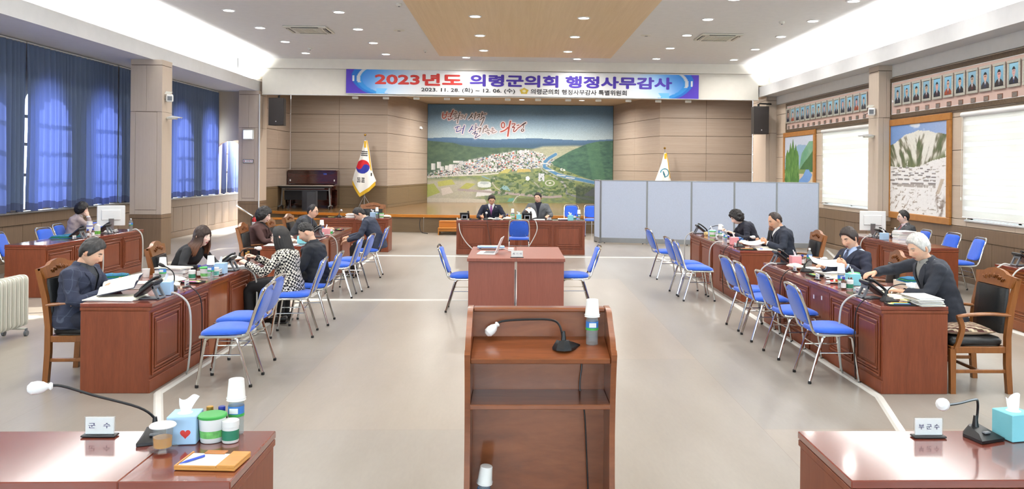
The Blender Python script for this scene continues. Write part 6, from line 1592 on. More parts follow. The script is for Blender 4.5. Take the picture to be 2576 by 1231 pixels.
    for k, (E_, W_) in enumerate(((ER, WR), (EL, WL))):
        co, F = make_hand(poses[k]); co = co * (sc * 1.0)
        if k == 1: co = co * np.array([-1, 1, 1]); F = [f[::-1] for f in F]
        Yv = (W_ - E_).normalized() if hd[k] is None else Vector(hd[k]).normalized(); n = Vector(pn[k]); Zv = -(n - Yv * n.dot(Yv)).normalized(); Xv = Yv.cross(Zv)
        tips.append(tuple(Matrix.Rotation(rz, 3, 'Z') @ (W_ + Yv * .085 * sc) + Vector(root.location))); M = np.array([[Xv.x, Yv.x, Zv.x, W_.x], [Xv.y, Yv.y, Zv.y, W_.y], [Xv.z, Yv.z, Zv.z, W_.z], [0, 0, 0, 1]])
        VS.append(tf(co, M)); FS += [tuple(i + off for i in f) for f in F]; off += len(co); hcol = np.tile(np.array((skin[0] * .98, skin[1] * .93, skin[2] * .90)), (len(co), 1)); hcol = mixc(hcol, (skin[0], skin[1] - 24, skin[2] - 22), sstep(.12, .16, co[:, 1]) * .6); CS.append(hcol)
    me = bpy.data.meshes.new('body'); me.from_pydata(np.concatenate(VS).tolist(), [], FS); me.materials.append(M_skin); set_col(me, np.concatenate(CS)); me.polygons.foreach_set('use_smooth', [True] * len(FS)); me.update(); place('body', me, root)
    # ---- hair
    st = g('hair', 'short'); co, F = make_hair(st, g('hseed', 1), g('part', .35), g('hrough', .004)); co = co * np.array([g('wide', 1.0), 1, 1])
    mb = MB(); mb.add(tf(co, HMn).tolist(), F)
    if st in ('long', 'longplain'):
        Lh = g('hlen', .28); rg = random.Random(3)
        for k in range(64):
            az = R(58 + (302 - 58) * k / 63 + rg.uniform(-3, 3)); rx, ry = .088, .104
            p0 = HM @ Vector((rx * .84 * math.sin(az), ry * .88 * math.cos(az), .05)); p1 = HM @ Vector((rx * 1.0 * math.sin(az), ry * 1.0 * math.cos(az), -.055))
            back = Vector((math.sin(az), math.cos(az), 0)); b3 = (baseq @ back); b3.z = 0
            drop = Lh * (1 + .10 * rg.uniform(-1, 1)); gx = g('hflare', .02)
            bk = g('hback', Vector((0, -.02, 0)))
            p2 = p1 + Vector((0, 0, -drop * .45)) + b3 * gx + Vector(bk) * .6; p3 = p1 + Vector((0, 0, -drop)) + b3 * (gx * g('hcurl', .6)) + Vector(bk) * 1.2
            pts = smooth_path([p0, p1, p2, p3], 4); m = len(pts)
            mb.tube(pts, [(.006 + .008 * math.sin(math.pi * min(1, (i / (m - 1)) * .85 + .12)), .016 * (1 - .8 * (i / (m - 1)) ** 3)) for i in range(m)], 6)
    hm = P['haircol']; me = mb.mesh('hair', hm, None)
    if hm.name == 'hair_ombre':
        zz = np.array(mb.v)[:, 2]; zt = (HM @ Vector((0, 0, 0))).z; t = sstep(zt + .02, zt - .20, zz)[:, None]; st_ = RNG.random((len(zz), 1)) * .25
        set_col(me, np.array((50, 34, 28)) * (1 - t) + np.array((128, 84, 60)) * t + st_ * 20)
    place('hair', me, root)
    if g('glasses'):
        gl = MB(); gm = g('glasses')
        for s in (1, -1):
            ringp = [tuple(HM @ Vector((s * .033 + .023 * math.cos(a), .103 - .012 * abs(math.cos(a)) * (math.cos(a) * s > 0), .004 + .017 * math.sin(a)))) for a in [2 * math.pi * i / 14 for i in range(14)]]
            gl.tube(ringp, .0018, 5, closed=True); gl.tube([tuple(HM @ Vector((s * .055, .094, .008))), tuple(HM @ Vector((s * .079, .06, .010))), tuple(HM @ Vector((s * .082, -.01, .008)))], .0018, 5)
        gl.tube([tuple(HM @ Vector((.011, .104, .007))), tuple(HM @ Vector((0, .107, .009))), tuple(HM @ Vector((-.011, .104, .007)))], .0016, 5); gl.build('glasses', gm, root)
    return root
# ------------------------------------------------------------------ people: cast
def hairmat(n, rgb): return pm(n, rgb, .42, var=.25, vscale=60, stretch=(3, 3, .4), bump=.3, bscale=220)
H_blk, H_gry, H_salt = hairmat('hair_black', (26, 22, 22)), hairmat('hair_silver', (206, 204, 200)), hairmat('hair_salt', (52, 50, 50))
H_brn = hairmat('hair_dark_brown', (44, 32, 28)); H_omb = attrmat('hair_ombre', .45)
W_navy, W_black, W_char, W_grey = wool('wool_navy', (36, 40, 58)), wool('wool_black', (26, 27, 31)), wool('wool_charcoal', (58, 60, 64)), wool('wool_grey', (96, 100, 104))
W_slate, W_mar, W_mauve = wool('wool_slate', (56, 62, 78)), wool('wool_maroon', (76, 50, 48)), wool('wool_mauve', (180, 162, 158))
C_white, C_blue, C_dk = pm('cotton_white', (240, 240, 240), .8, var=.02), pm('cotton_light_blue', (176, 196, 232), .8, var=.02), pm('cotton_dark', (40, 42, 48), .85)
P_blk = wool('trouser_black', (28, 28, 31)); P_nav = wool('trouser_navy', (38, 42, 58))
Gm = pm('glasses_metal', (150, 140, 128), .3, metal=1); Gb = pm('glasses_black', (30, 28, 28), .4)
sk1, sk2, sk3, skf = (228, 184, 156), (236, 194, 168), (222, 174, 144), (246, 216, 200)
person('man in a navy checked jacket reading a document at the near left desk', (-3.80, 7.50), R(-90) + R(-4), dict(hc=(-3.71, 7.5, 1.1), seat=.47, lean=8, bulk=1.1, head=(26, 10, 0), hsize=1.03, R=(.10, .30, .77), L=(-.13, .33, .80), hands=('grip', 'grip'), palm=((-.7, 0, .5), (.7, 0, .4)), jacket=plaid('navy_check_wool', (56, 62, 84), (84, 92, 112)), shirt=plaid('grey_check_shirt', (70, 74, 82), (50, 54, 62)), cuff=pm('cuff_teal', (52, 66, 72), .85), vee=(.0, .075), open=True, pants=P_nav, haircol=H_salt, hair='full', skin=sk1, part=.5, hseed=4, button=False))
person('long-haired woman in a black jacket leaning over her desk', (-3.78, 9.32), R(-90) + R(-12), dict(hc=(-3.39, 9.25, 1.13), fem=True, seat=.49, lean=32, head=(6, -6, 0), R=(.20, .48, .78), L=(-.16, .46, .77), jacket=W_black, shirt=C_dk, collar_on=False, pants=P_blk, haircol=H_omb, hair='long', hlen=.15, hflare=.035, hback=(0, -.06, 0), hcurl=1.4, skin=skf, elbow=(.8, -.3, -.4), eyes=False))
person('woman in a black and white houndstooth jacket seated on a blue chair', (-2.33, 9.45), R(90) - R(2), dict(hc=(-2.61, 9.5, 1.08), fem=True, scale=.98, seat=.48, lean=7, bulk=1.12, head=(8, 4, 0), R=(.18, .44, .83), L=(-.20, .40, .80), hands=('grip', 'grip'), palm=((-.3, 0, -.9), (.3, 0, -.9)), jacket=houndstooth(), shirt=C_dk, cuff=pm('cuff_black', (24, 24, 26), .8), collar_on=False, pants=P_blk, shoe=pm('sneaker_white', (232, 230, 224), .6), haircol=hairmat('hair_jet', (28, 24, 24)), hair='longplain', hlen=.36, hflare=.0, hback=(0, -.085, 0), hcurl=.5, part=.0, skin=skf, glasses=Gm, hrough=.002))
person('young man in a black jacket with cropped hair seated on a blue chair', (-2.32, 10.15), R(90), dict(hc=(-2.49, 10.2, 1.07), seat=.48, lean=8, bulk=1.06, head=(24, 4, 0), R=(.10, .34, .62), L=(-.10, .34, .62), jacket=wool('wool_blue_black', (34, 38, 46)), shirt=C_dk, collar_on=False, vee=(.04, .06), pants=P_blk, haircol=hairmat('hair_crop', (40, 38, 38)), hair='crop', hrough=.008, part=None, skin=sk2, hseed=9))
person('woman with short black hair in a maroon jacket', (-3.80, 13.20), R(-90), dict(hc=(-3.86, 13.1, 1.11), fem=True, scale=.98, seat=.48, lean=6, bulk=1.1, head=(14, -2, 0), R=(.16, .40, .77), L=(-.14, .40, .77), jacket=W_mar, shirt=pm('turtleneck_black', (28, 26, 28), .9), collar=.054, vee=(.02, .06), pants=P_blk, haircol=H_blk, hair='bob', part=None, skin=skf, hrough=.006))
person('balding man with glasses in a dark grey jacket writing at his desk', (-3.76, 14.75), R(-90) - R(4), dict(hc=(-3.5, 14.75, 1.09), seat=.49, lean=30, head=(10, -4, 0), bulk=1.05, R=(.14, .56, .80), L=(-.14, .54, .78), jacket=W_char, shirt=pm('shirt_slate', (70, 78, 104), .85), cuff=pm('cuff_slate', (86, 96, 124), .85), vee=(.03, .05), open=True, pants=P_blk, haircol=H_blk, hair='receding', part=None, skin=sk2, glasses=Gb, hands=('grip', 'relax')))
person('man in a slate suit bent over a clipboard on his knees', (-2.34, 14.45), R(90) + R(4), dict(hc=(-2.64, 14.5, 1.06), seat=.48, lean=26, bulk=1.06, head=(38, 0, 0), R=(.12, .52, .66), L=(-.14, .50, .62), jacket=W_slate, shirt=C_white, vee=(.04, .06), pants=P_blk, haircol=H_blk, hair='short', skin=sk2, glasses=Gb, collar=.060, hseed=6, hands=('grip', 'relax')))
person('woman in a mauve jacket resting her head on her hand by the monitor', (-7.25, 14.80), R(-90) + R(34), dict(hc=(-7.47, 14.75, 1.1), fem=True, seat=.48, lean=14, bulk=1.05, head=(8, -16, 6), R=(.07, .215, 1.085), Rrel=(.085, .085, -.115), L=(-.20, .46, .82), hands=('fist', 'grip'), palm=((-.8, -.5, 0), (.4, 0, -.5)), hdir=((-.12, -.25, .95), None), elbowR=(.3, .5, -1), jacket=W_mauve, shirt=C_white, vee=(.06, .06), tie=pm('scarf_grey', (120, 108, 104), .8), cuff=C_white, pants=P_blk, haircol=H_blk, hair='bob', part=None, skin=skf))
person('man in a navy suit with a purple tie at the head table', (-.48, 19.02), R(180), dict(hc=(-0.48, 18.95, 1.15), seat=.48, lean=14, bulk=1.08, head=(26, 8, 0), R=(.22, .42, .80), L=(-.24, .42, .80), hands=('grip', 'grip'), jacket=wool('wool_navy_dark', (34, 38, 56)), shirt=C_white, vee=(.03, .075), tie=pm('tie_purple', (142, 76, 140), .5, var=.15, vscale=90), cuff=C_white, pin=True, pants=P_nav, haircol=H_brn, hair='short', skin=sk3, glasses=Gm, part=.2))
person('man in a grey jacket and dark knit top turning a page at the head table', (.60, 19.05), R(180) + R(-4), dict(hc=(0.57, 18.95, 1.27), seat=.47, lean=3, bulk=1.16, head=(8, -14, 0), R=(.24, .34, .94), L=(-.24, .36, .82), hands=('grip', 'relax'), palm=((-1, 0, 0), (0, 0, -1)), jacket=W_grey, shirt=pm('knit_navy', (28, 30, 44), .95), vee=(-.05, .075), pants=P_blk, haircol=H_blk, hair='short', skin=sk2, glasses=Gm, collar=.058, button=False, part=.4))
person('woman with short black hair bent over papers at the far right desk', (3.98, 14.35), R(90), dict(hc=(3.87, 14.3, 1.06), fem=True, scale=.98, seat=.48, lean=28, bulk=1.08, head=(28, 4, 0), R=(.10, .48, .82), L=(-.22, .42, .80), hands=('grip', 'relax'), jacket=wool('wool_ink', (30, 32, 46)), shirt=C_dk, collar_on=False, pants=P_blk, haircol=H_blk, hair='bob', part=None, skin=skf, hrough=.007))
person('man in a dark suit and open white shirt reading papers', (3.96, 12.05), R(90) - R(2), dict(hc=(3.81, 12.0, 1.15), seat=.49, lean=12, bulk=1.1, head=(24, 6, 0), hsize=1.03, R=(.14, .36, .82), L=(-.18, .34, .84), hands=('grip', 'grip'), palm=((-.6, 0, .3), (.7, 0, .3)), jacket=wool('wool_midnight', (38, 44, 58)), shirt=C_white, vee=(-.06, .08), open=True, cuff=C_white, pants=P_nav, haircol=H_brn, hair='receding', part=None, skin=sk3, button=False))
person('man in a navy suit and light blue shirt holding a sheet', (3.86, 9.02), R(90) + R(16), dict(hc=(3.68, 9.0, 1.14), seat=.48, lean=7, bulk=1.06, head=(20, 8, 4), R=(.16, .34, .82), L=(-.20, .32, .87), hands=('relax', 'grip'), palm=((0, 0, -1), (.6, 0, .4)), jacket=W_navy, shirt=C_blue, vee=(.0, .085), tie=pm('tie_navy', (40, 52, 84), .5), cuff=C_blue, pin=True, pants=P_nav, haircol=H_brn, hair='full', skin=sk1, part=-.5))
person('white-haired man in a dark suit reaching across his desk', (3.98, 7.42), R(90) - R(6), dict(hc=(3.66, 7.4, 1.2), seat=.50, lean=20, bulk=1.1, head=(20, 8, 0), hsize=1.04, R=(.26, .56, .93), L=(-.02, .42, .80), hands=('relax', 'grip'), jacket=wool('wool_blue_charcoal', (42, 46, 56)), shirt=pm('shirt_grey_check', (150, 150, 146), .85), vee=(.03, .06), pants=P_nav, haircol=H_gry, hair='full', brow=(150, 146, 140), skin=sk1, part=-.4, elbowR=(.8, .1, -.2), twist=10, collar=.06))
person('young man with glasses in a grey jacket at the right monitor', (7.06, 14.55), R(90) - R(6), dict(hc=(6.89, 14.5, 1.07), seat=.48, lean=12, head=(2, -8, 0), R=(.18, .42, .80), L=(-.20, .42, .78), jacket=wool('wool_mid_grey', (72, 74, 78)), shirt=pm('shirt_pink', (206, 190, 198), .8), vee=(.0, .06), tie=pm('tie_red', (150, 50, 66), .5), pants=P_blk, haircol=H_blk, hair='short', skin=skf, glasses=Gm, eyes=True))
# ------------------------------------------------------------------ desk items
ZT = .742
RL, RRt, RB = R(-90), R(90), R(180)
M_paper = pm('white_paper', (246, 246, 244), .8, var=.01); M_paper2 = pm('ivory_paper', (238, 232, 214), .8, var=.02)
M_cup = pm('paper_cup', (248, 247, 244), .7, var=.01); M_capblue = pm('cap_blue', (48, 62, 160), .4); M_brownglass = pm('amber_glass', (86, 44, 18), .15, var=.05, coat=.6)
M_goldcap = pm('gold_cap', (190, 146, 66), .35, metal=.6); M_green = pm('label_green', (70, 176, 84), .45); M_teal = pm('label_teal', (44, 128, 98), .5)
M_lblue = pm('label_blue', (64, 128, 206), .45); M_pinkbox = pm('tissue_pink', (240, 166, 170), .6); M_bluebox = pm('tissue_blue', (176, 212, 244), .6); M_cyanbox = pm('tissue_cyan', (136, 214, 226), .6)
M_tissue = pm('tissue_white', (250, 250, 250), .9, var=.01); M_pouch = pm('wipes_pouch', (240, 238, 214), .5, var=.06); M_heart = pm('heart_red', (216, 62, 56), .6)
M_navyb = pm('binder_navy', (40, 48, 76), .6); M_acr = clear_mat('acrylic_clear', (248, 250, 250), .08); M_mesh = pm('mic_cover_white', (244, 244, 244), .9, var=.03)
M_pen = {c: pm('pen_' + c, rgb, .4, var=0) for c, rgb in dict(pink=(236, 84, 140), blue=(60, 90, 200), yellow=(238, 220, 90), red=(208, 50, 50), green=(96, 196, 110), orange=(240, 160, 60)).items()}
def phone(x, y, rz, place_):
    r = thing('desk_phone', 'black desk phone on grey stand ' + place_, 'phone', (x, y, ZT), rz, 'black desk phones')
    mb = MB(); mb.M = Matrix.Translation((0, -.06, .035)) @ Matrix.Rotation(R(38), 4, 'X')
    mb.box(-.105, .105, -.02, .185, -.012, .020, b=.012); mb.build('body', M_blackpl, r)
    mb = MB(); mb.M = Matrix.Translation((0, -.06, .035)) @ Matrix.Rotation(R(38), 4, 'X'); mb.box(-.02, .09, .10, .165, .019, .024, b=.003); mb.build('screen', pm('phone_screen', (60, 74, 84), .15), r)
    mb = MB(); mb.M = Matrix.Translation((0, -.06, .035)) @ Matrix.Rotation(R(38), 4, 'X')
    mb.tube(smooth_path([(-.075, -.02, .035), (-.075, .02, .052), (-.075, .14, .052), (-.075, .19, .035)], 4), [(.014, .024)] * 3 + [(.012, .020)] * 7 + [(.014, .024)] * 3, 10, up=(0, 0, 1)); mb.build('handset', M_blackpl, r)
    mb = MB(); mb.M = Matrix.Translation((0, -.06, .035)) @ Matrix.Rotation(R(38), 4, 'X')
    for i in range(3):
        for j in range(4): mb.box(-.02 + .035 * i, .004 + .035 * i, .005 + .022 * j, .02 + .022 * j, .019, .024, b=.002)
    mb.build('keypad', M_greypl, r)
    st = MB()
    for sx in (-1, 1): st.prism([(.105, .0), (.125, 0), (.062, .125), (.042, .118)], 'x', sx * .055 - .012, sx * .055 + .012)
    st.box(-.067, .067, .055, .075, .085, .115, b=.004); st.box(-.067, .067, .10, .125, 0, .018, b=.004); st.box(-.06, .06, -.06, .11, 0, .010, b=.004); st.build('stand', M_greypl, r)
    return r
def mic(x, y, z, rz, place_, neck=None, cover=True, head=None):
    r = thing('gooseneck_microphone', 'gooseneck microphone ' + place_, 'microphone', (x, y, z), rz, 'gooseneck microphones')
    mb = MB(); n = 5
    prof = [(-.065, -.06), (.065, -.06), (.05, .05), (.02, .075), (-.02, .075), (-.05, .05)]
    vs = [(a, b, 0) for a, b in prof] + [(a, b, .012) for a, b in prof] + [(a * .62, b * .55 + .01, .036 + (.012 if b > 0 else -.006)) for a, b in prof]; m = 6
    fs = [tuple(range(m))[::-1], tuple(range(2 * m, 3 * m))] + [(i * m + j, i * m + (j + 1) % m, (i + 1) * m + (j + 1) % m, (i + 1) * m + j) for i in range(2) for j in range(m)]
    mb.add(vs, fs); mb.build('base', M_blackpl, r); MB().box(-.018, .018, -.035, -.015, .028, .036, b=.003).build('talk_button', M_greypl, r)
    nk = neck or [(0, .03, .03), (0, .02, .08), (0, -.02, .125), (0, -.10, .15), (0, -.17, .145)]
    MB().lathe([(.016, 0), (.012, .03), (.008, .06)], 10, (nk[0][0], nk[0][1], .03)).build('collar', M_blackpl, r)
    P = smooth_path(nk, 5); MB().tube(P, .0055, 8).build('neck', M_blackpl, r)
    a, b = Vector(P[-2]), Vector(P[-1]); d = (b - a).normalized(); q = d.to_track_quat('Z', 'X').to_matrix().to_4x4()
    mb = MB(); mb.M = Matrix.Translation(b) @ q; mb.lathe([(.006, -.012), (.011, 0), (.015, .01), (.016, .04), (.010, .052), (.002, .055)], 12, mi=0); h = mb.build('capsule', M_blackpl, r)
    if cover:
        mb = MB(); mb.M = Matrix.Translation(b) @ q; mb.lathe([(.012, -.022), (.016, -.016), (.010, -.008), (.021, .008), (.026, .028), (.024, .05), (.012, .062), (.002, .064)], 12); mb.build('cover', M_mesh, h)
    return r
def bottle(x, y, z, place_, cup=True, rz=0, green=True):
    r = thing('water_bottle', ('water bottle topped with paper cups ' if cup else 'capped water bottle ') + place_, 'bottle', (x, y, z), rz, 'water bottles')
    MB().lathe([(.028, 0), (.032, .006), (.030, .02), (.032, .03), (.030, .042), (.032, .052), (.030, .064), (.032, .075), (.032, .125), (.029, .14), (.020, .160), (.0125, .172), (.0125, .182)], 18).build('bottle_body', M_pet, r)
    lb = MB().lathe([(.0328, .078), (.0328, .122)], 18, caps=False).build('label', M_lblue, r); MB().lathe([(.0332, .078), (.0332, .090)], 18, caps=False).build('label_band', M_green, lb); MB().box(-.018, .018, -.0345, -.0325, .094, .116).build('label_patch', M_whitepl, lb)
    if cup:
        MB().lathe([(.040, .145), (.0385, .147), (.0375, .15), (.031, .232), (.029, .234)], 20).build('paper_cup', M_cup, r); MB().lathe([(.0395, .152), (.0405, .154), (.0395, .158)], 20, caps=False).build('cup_rim', M_cup, r)
    else: MB().lathe([(.0145, .178), (.0145, .197), (.012, .199)], 14).build('cap', M_whitepl, r)
    return r
def tissue(x, y, rz, place_, mat, colour, heart=False, tall=True):
    r = thing('tissue_box', colour + ' tissue box ' + place_, 'tissue box', (x, y, ZT), rz, 'tissue boxes')
    s, h = .058, (.115 if tall else .09)
    MB().box(-s, s, -s, s, 0, h, b=.003).build('carton', mat, r); MB().lathe([(.03, h), (.03, h + .0012)], 16).build('opening', M_tissue, r)
    def fn(u, v):
        a = (u - .5) * 2; w = .018 + .022 * v
        return (a * w + .012 * v * v, .012 * math.sin(a * 4 + v * 2) * (1 - .4 * v) + .02 * v, h - .002 + (.062 + .012 * math.sin(a * 3)) * v)
    MB().sheet(fn, 12, 8).build('tissue_sheet', M_tissue, r, angle=None)
    if heart:
        P = []
        for i in range(24): t = 2 * math.pi * i / 24; P.append((.016 + .0016 * 16 * math.sin(t) ** 3 * .8, .045 + .0016 * .8 * (13 * math.cos(t) - 5 * math.cos(2 * t) - 2 * math.cos(3 * t) - math.cos(4 * t))))
        MB().prism(P, 'y', -s - .0012, -s - .0004).build('heart_print', M_heart, r)
    return r
def plate(x, y, rz, place_, text=None, w=.10, h=.058, back=True):
    r = thing('nameplate', 'white nameplate on black base ' + place_, 'nameplate', (x, y, ZT), rz, 'desk nameplates')
    MB().box(-w / 2 - .008, w / 2 + .008, -.022, .022, 0, .008, b=.002).build('base', M_blackpl, r)
    MB().box(-w / 2, w / 2, -.0055, .0055, .008, .008 + h, b=.001).build('acrylic', M_acr, r); c = MB().box(-w / 2 + .004, w / 2 - .004, -.003, .003, .010, .004 + h).build('card', M_paper, r)
    ink = pm('card_ink', (70, 66, 110), .7, var=0)
    if text: textmesh('lettering', text, .02, ink, c, (0, -.0066, .008 + h * .5), width=w * .72, height=h * .30, extrude=.0003)
    else:
        for s in ((-1, 1) if back else (-1,)):
            mb = MB()
            for k in range(3): mb.box(-.028 + .021 * k, -.014 + .021 * k, s * .0062, s * .0068, .018, .031)
            mb.box(-.022, .022, s * .0062, s * .0068, .046, .050); mb.build('lettering', ink, c)
    return r
def papers(x, y, rz, place_, n=6, w=.21, d=.297, mat=None, z=ZT, spread=.012, name='paper_stack', label='loose stack of white papers', th=.004):
    r = thing(name, label + ' ' + place_, 'papers', (x, y, z), rz, 'paper stacks')
    rg = random.Random(int(abs(x * 97 + y * 31) * 10)); zz = 0
    for k in range(n):
        mb = MB(); t = th * rg.uniform(.6, 1.4); mb.M = Matrix.Translation((rg.uniform(-spread, spread), rg.uniform(-spread, spread), zz)) @ Matrix.Rotation(R(rg.uniform(-7, 7)), 4, 'Z'); mb.box(-w / 2, w / 2, -d / 2, d / 2, 0, t); mb.build('sheet', (mat or M_paper) if k % 4 != 2 else M_paper2, r); zz += t
    return r
def book(x, y, z, rz, place_, w=.21, d=.297, t=.035, cover=None, label='thick bound document'):
    r = thing('bound_document', label + ' ' + place_, 'document', (x, y, z), rz, 'bound documents')
    MB().box(-w / 2 + .003, w / 2 - .003, -d / 2 + .003, d / 2 - .003, .002, t - .002).build('pages', M_paper, r); c = cover or M_paper2
    MB().box(-w / 2, w / 2, -d / 2, d / 2, t - .002, t, b=.0006).build('front_cover', c, r); MB().box(-w / 2, w / 2, -d / 2, d / 2, 0, .002, b=.0006).build('back_cover', c, r); MB().box(-w / 2 - .001, -w / 2 + .002, -d / 2, d / 2, 0, t).build('spine', c, r)
    return r
def open_book(x, y, z, rz, place_, tilt=0, roll=0, cover=None, mat=None, w=.21, d=.29, t=.010, label='open document'):
    r = thing('open_document', label + ' ' + place_, 'document', (x, y, z), 0, 'open documents'); r.rotation_euler = (Matrix.Rotation(rz, 3, 'Z') @ Matrix.Rotation(R(tilt), 3, 'X') @ Matrix.Rotation(R(roll), 3, 'Y')).to_euler()
    m = mat or M_paper
    for s in (1, -1):
        vs = []; n = 10
        for k, zz in ((0, 0), (1, t)):
            for i in range(n + 1):
                q = i / n; xx = s * q * w; zc = .028 * math.sin(math.pi * min(1, q * 1.2)) * (1 - .5 * q) * (1 if k else .6) + zz * (1 - .3 * q)
                vs += [(xx, -d / 2, zc), (xx, d / 2, zc)]
        o = 2 * (n + 1); fs = []
        for i in range(n): a = i * 2; fs += [(a, a + 1, a + 3, a + 2), (o + a, o + a + 2, o + a + 3, o + a + 1), (a, a + 2, o + a + 2, o + a), (a + 1, o + a + 1, o + a + 3, a + 3)]
        fs.append((2 * n, 2 * n + 1, o + 2 * n + 1, o + 2 * n)); MB().add(vs, fs).build('page_block', m, r, angle=None)
    if cover: MB().box(-w - .004, w + .004, -d / 2 - .004, d / 2 + .004, -.005, -.002).build('cover', cover, r)
    return r
def pouch(x, y, rz, place_):
    r = thing('wet_wipes', 'plump cream wet-wipes pack ' + place_, 'wipes', (x, y, ZT), rz, 'wet-wipes packs')
    n = 14; vs = []; fs = []
    for s in (1, -1):
        for j in range(n + 1):
            for i in range(n + 1): a, b = i / n * 2 - 1, j / n * 2 - 1; e = max(0, (1 - abs(a) ** 3) * (1 - abs(b) ** 3)); vs.append((a * .105, b * .06, max(.0, .028 + s * .030 * e ** .4 + .004 * math.sin(a * 9 + b * 5) * e)))
    m = (n + 1) ** 2
    for j in range(n):
        for i in range(n): q = j * (n + 1) + i; fs += [(q, q + 1, q + n + 2, q + n + 1), (m + q, m + q + n + 1, m + q + n + 2, m + q + 1)]
    MB().add(vs, fs).build('pack', M_pouch, r, angle=None); MB().box(-.04, .04, -.025, .025, .052, .064, b=.006).build('lid', M_whitepl, r); MB().box(-.09, -.05, -.03, .03, .044, .050, b=.002).build('print_patch', pm('pouch_green', (196, 222, 150), .5), r)
    return r
def bucket(x, y, place_):
    r = thing('green_lid_tub', 'white tub with green lid ' + place_, 'tub', (x, y, ZT), 0, 'green-lidded tubs')
    MB().lathe([(.044, 0), (.046, .004), (.054, .098), (.054, .102)], 24).build('tub', M_whitepl, r); MB().lathe([(.0575, .098), (.0585, .100), (.0585, .108), (.054, .111), (.02, .110)], 24).build('lid', M_green, r)
    MB().lathe([(.0475, .020), (.0505, .050)], 24, caps=False).build('label_band', pm('label_leaf', (120, 196, 108), .5, var=.3, vscale=40), r)
def jar(x, y, place_, mat=None, z=ZT):
    r = thing('white_jar', 'small white jar with green label ' + place_, 'jar', (x, y, z), 0, 'small white jars')
    MB().lathe([(.031, 0), (.033, .004), (.033, .062), (.030, .066)], 20).build('jar_body', M_whitepl, r); MB().lathe([(.0335, .012), (.0335, .052)], 20, caps=False).build('label', mat or M_teal, r); MB().lathe([(.034, .066), (.034, .088), (.031, .090)], 20).build('lid', M_whitepl, r)
def drink(x, y, place_, gold=False, z=ZT):
    r = thing('tonic_bottle', ('dark tonic bottle with gold cap ' if gold else 'brown tonic bottle with blue cap ') + place_, 'bottle', (x, y, z), 0, 'small tonic bottles')
    MB().lathe([(.022, 0), (.024, .004), (.024, .070), (.020, .082), (.012, .092), (.012, .104)], 16).build('bottle_body', M_brownglass, r); MB().lathe([(.0245, .014), (.0245, .062)], 16, caps=False).build('label', M_whitepl if not gold else M_dark, r); MB().lathe([(.0145, .098), (.0145, .116), (.012, .118)], 14).build('cap', M_goldcap if gold else M_capblue, r)
def tray(x, y, rz, place_, cols=('pink', 'blue', 'yellow')):
    r = thing('pen_tray', 'black tray with coloured pens ' + place_, 'tray', (x, y, ZT), rz, 'black pen trays')
    MB().box(-.11, .11, -.06, .06, 0, .004, b=.001).box(-.11, .11, -.06, -.054, .004, .016).box(-.11, .11, .054, .06, .004, .016).box(-.11, -.104, -.054, .054, .004, .016).box(.104, .11, -.054, .054, .004, .016).build('tray_body', M_blackpl, r)
    for k, c in enumerate(cols): MB().tube([(-.08, -.03 + .03 * k, .012), (.06, -.036 + .032 * k, .012)], .006, 8).build('pen', M_pen[c], r)
    MB().box(.02, .085, -.04, .03, .0045, .012, b=.001).build('sticky_notes', pm('sticky_yellow', (244, 240, 170), .7), r)
def cloth_bag(x, y, z, rz, place_):
    r = thing('folded_bag', 'folded blue and green plaid cloth bag ' + place_, 'bag', (x, y, z), rz, 'folded plaid bags')
    m = MATS.get('plaid_bag') or plaid('plaid_bag', (36, 110, 150), (24, 120, 70)); m2 = pm('bag_green', (24, 112, 70), .7, var=.25, vscale=30)
    for k in range(3):
        n = 12; vs = []
        def fn(u, v, k=k):
            a, b = u * 2 - 1, v * 2 - 1; e = max(0, (1 - abs(a) ** 4) * (1 - abs(b) ** 4)); return (a * (.15 - .012 * k), b * (.10 - .008 * k), .013 * k + .016 * e ** .3 + .004 * math.sin(a * 8 + k * 2) * e)
        mb = MB(); mb.sheet(fn, n, n); mb.box(-.145 + .012 * k, .145 - .012 * k, -.095 + .008 * k, .095 - .008 * k, .013 * k, .013 * k + .006); mb.build('fold', m if k != 1 else m2, r, angle=None)
def cable(pts, place_, mat, rad=.009, lab='cable'):
    return tag(MB().tube(smooth_path(pts, 6), rad, 8).build('cable', mat), lab + ' ' + place_, 'cable', 'loose cables')
M_cab = pm('cable_grey', (196, 196, 192), .5, var=.02)
# ---- side tables behind the council desks
for x, y, lab in ((-3.92, 8.62, 'low side table carrying a plaid bag behind the near left desk'), (4.05, 8.22, 'low side table carrying a plaid bag between the two right-hand men')):
    r = thing('side_table', lab, 'table', (x, y, 0)); sg = 1 if x < 0 else -1
    MB().box(-.30, .30, -.22, .22, .70, .735, b=.004).build('top', M_top, r)
    for sx in (-1, 1): MB().box(sx * .27, sx * .295, -.20, .20, 0, .70).build('side_panel', M_mahog, r)
    MB().box(-.27, .27, -.20, -.18, .3, .70).build('apron', M_mahog, r)
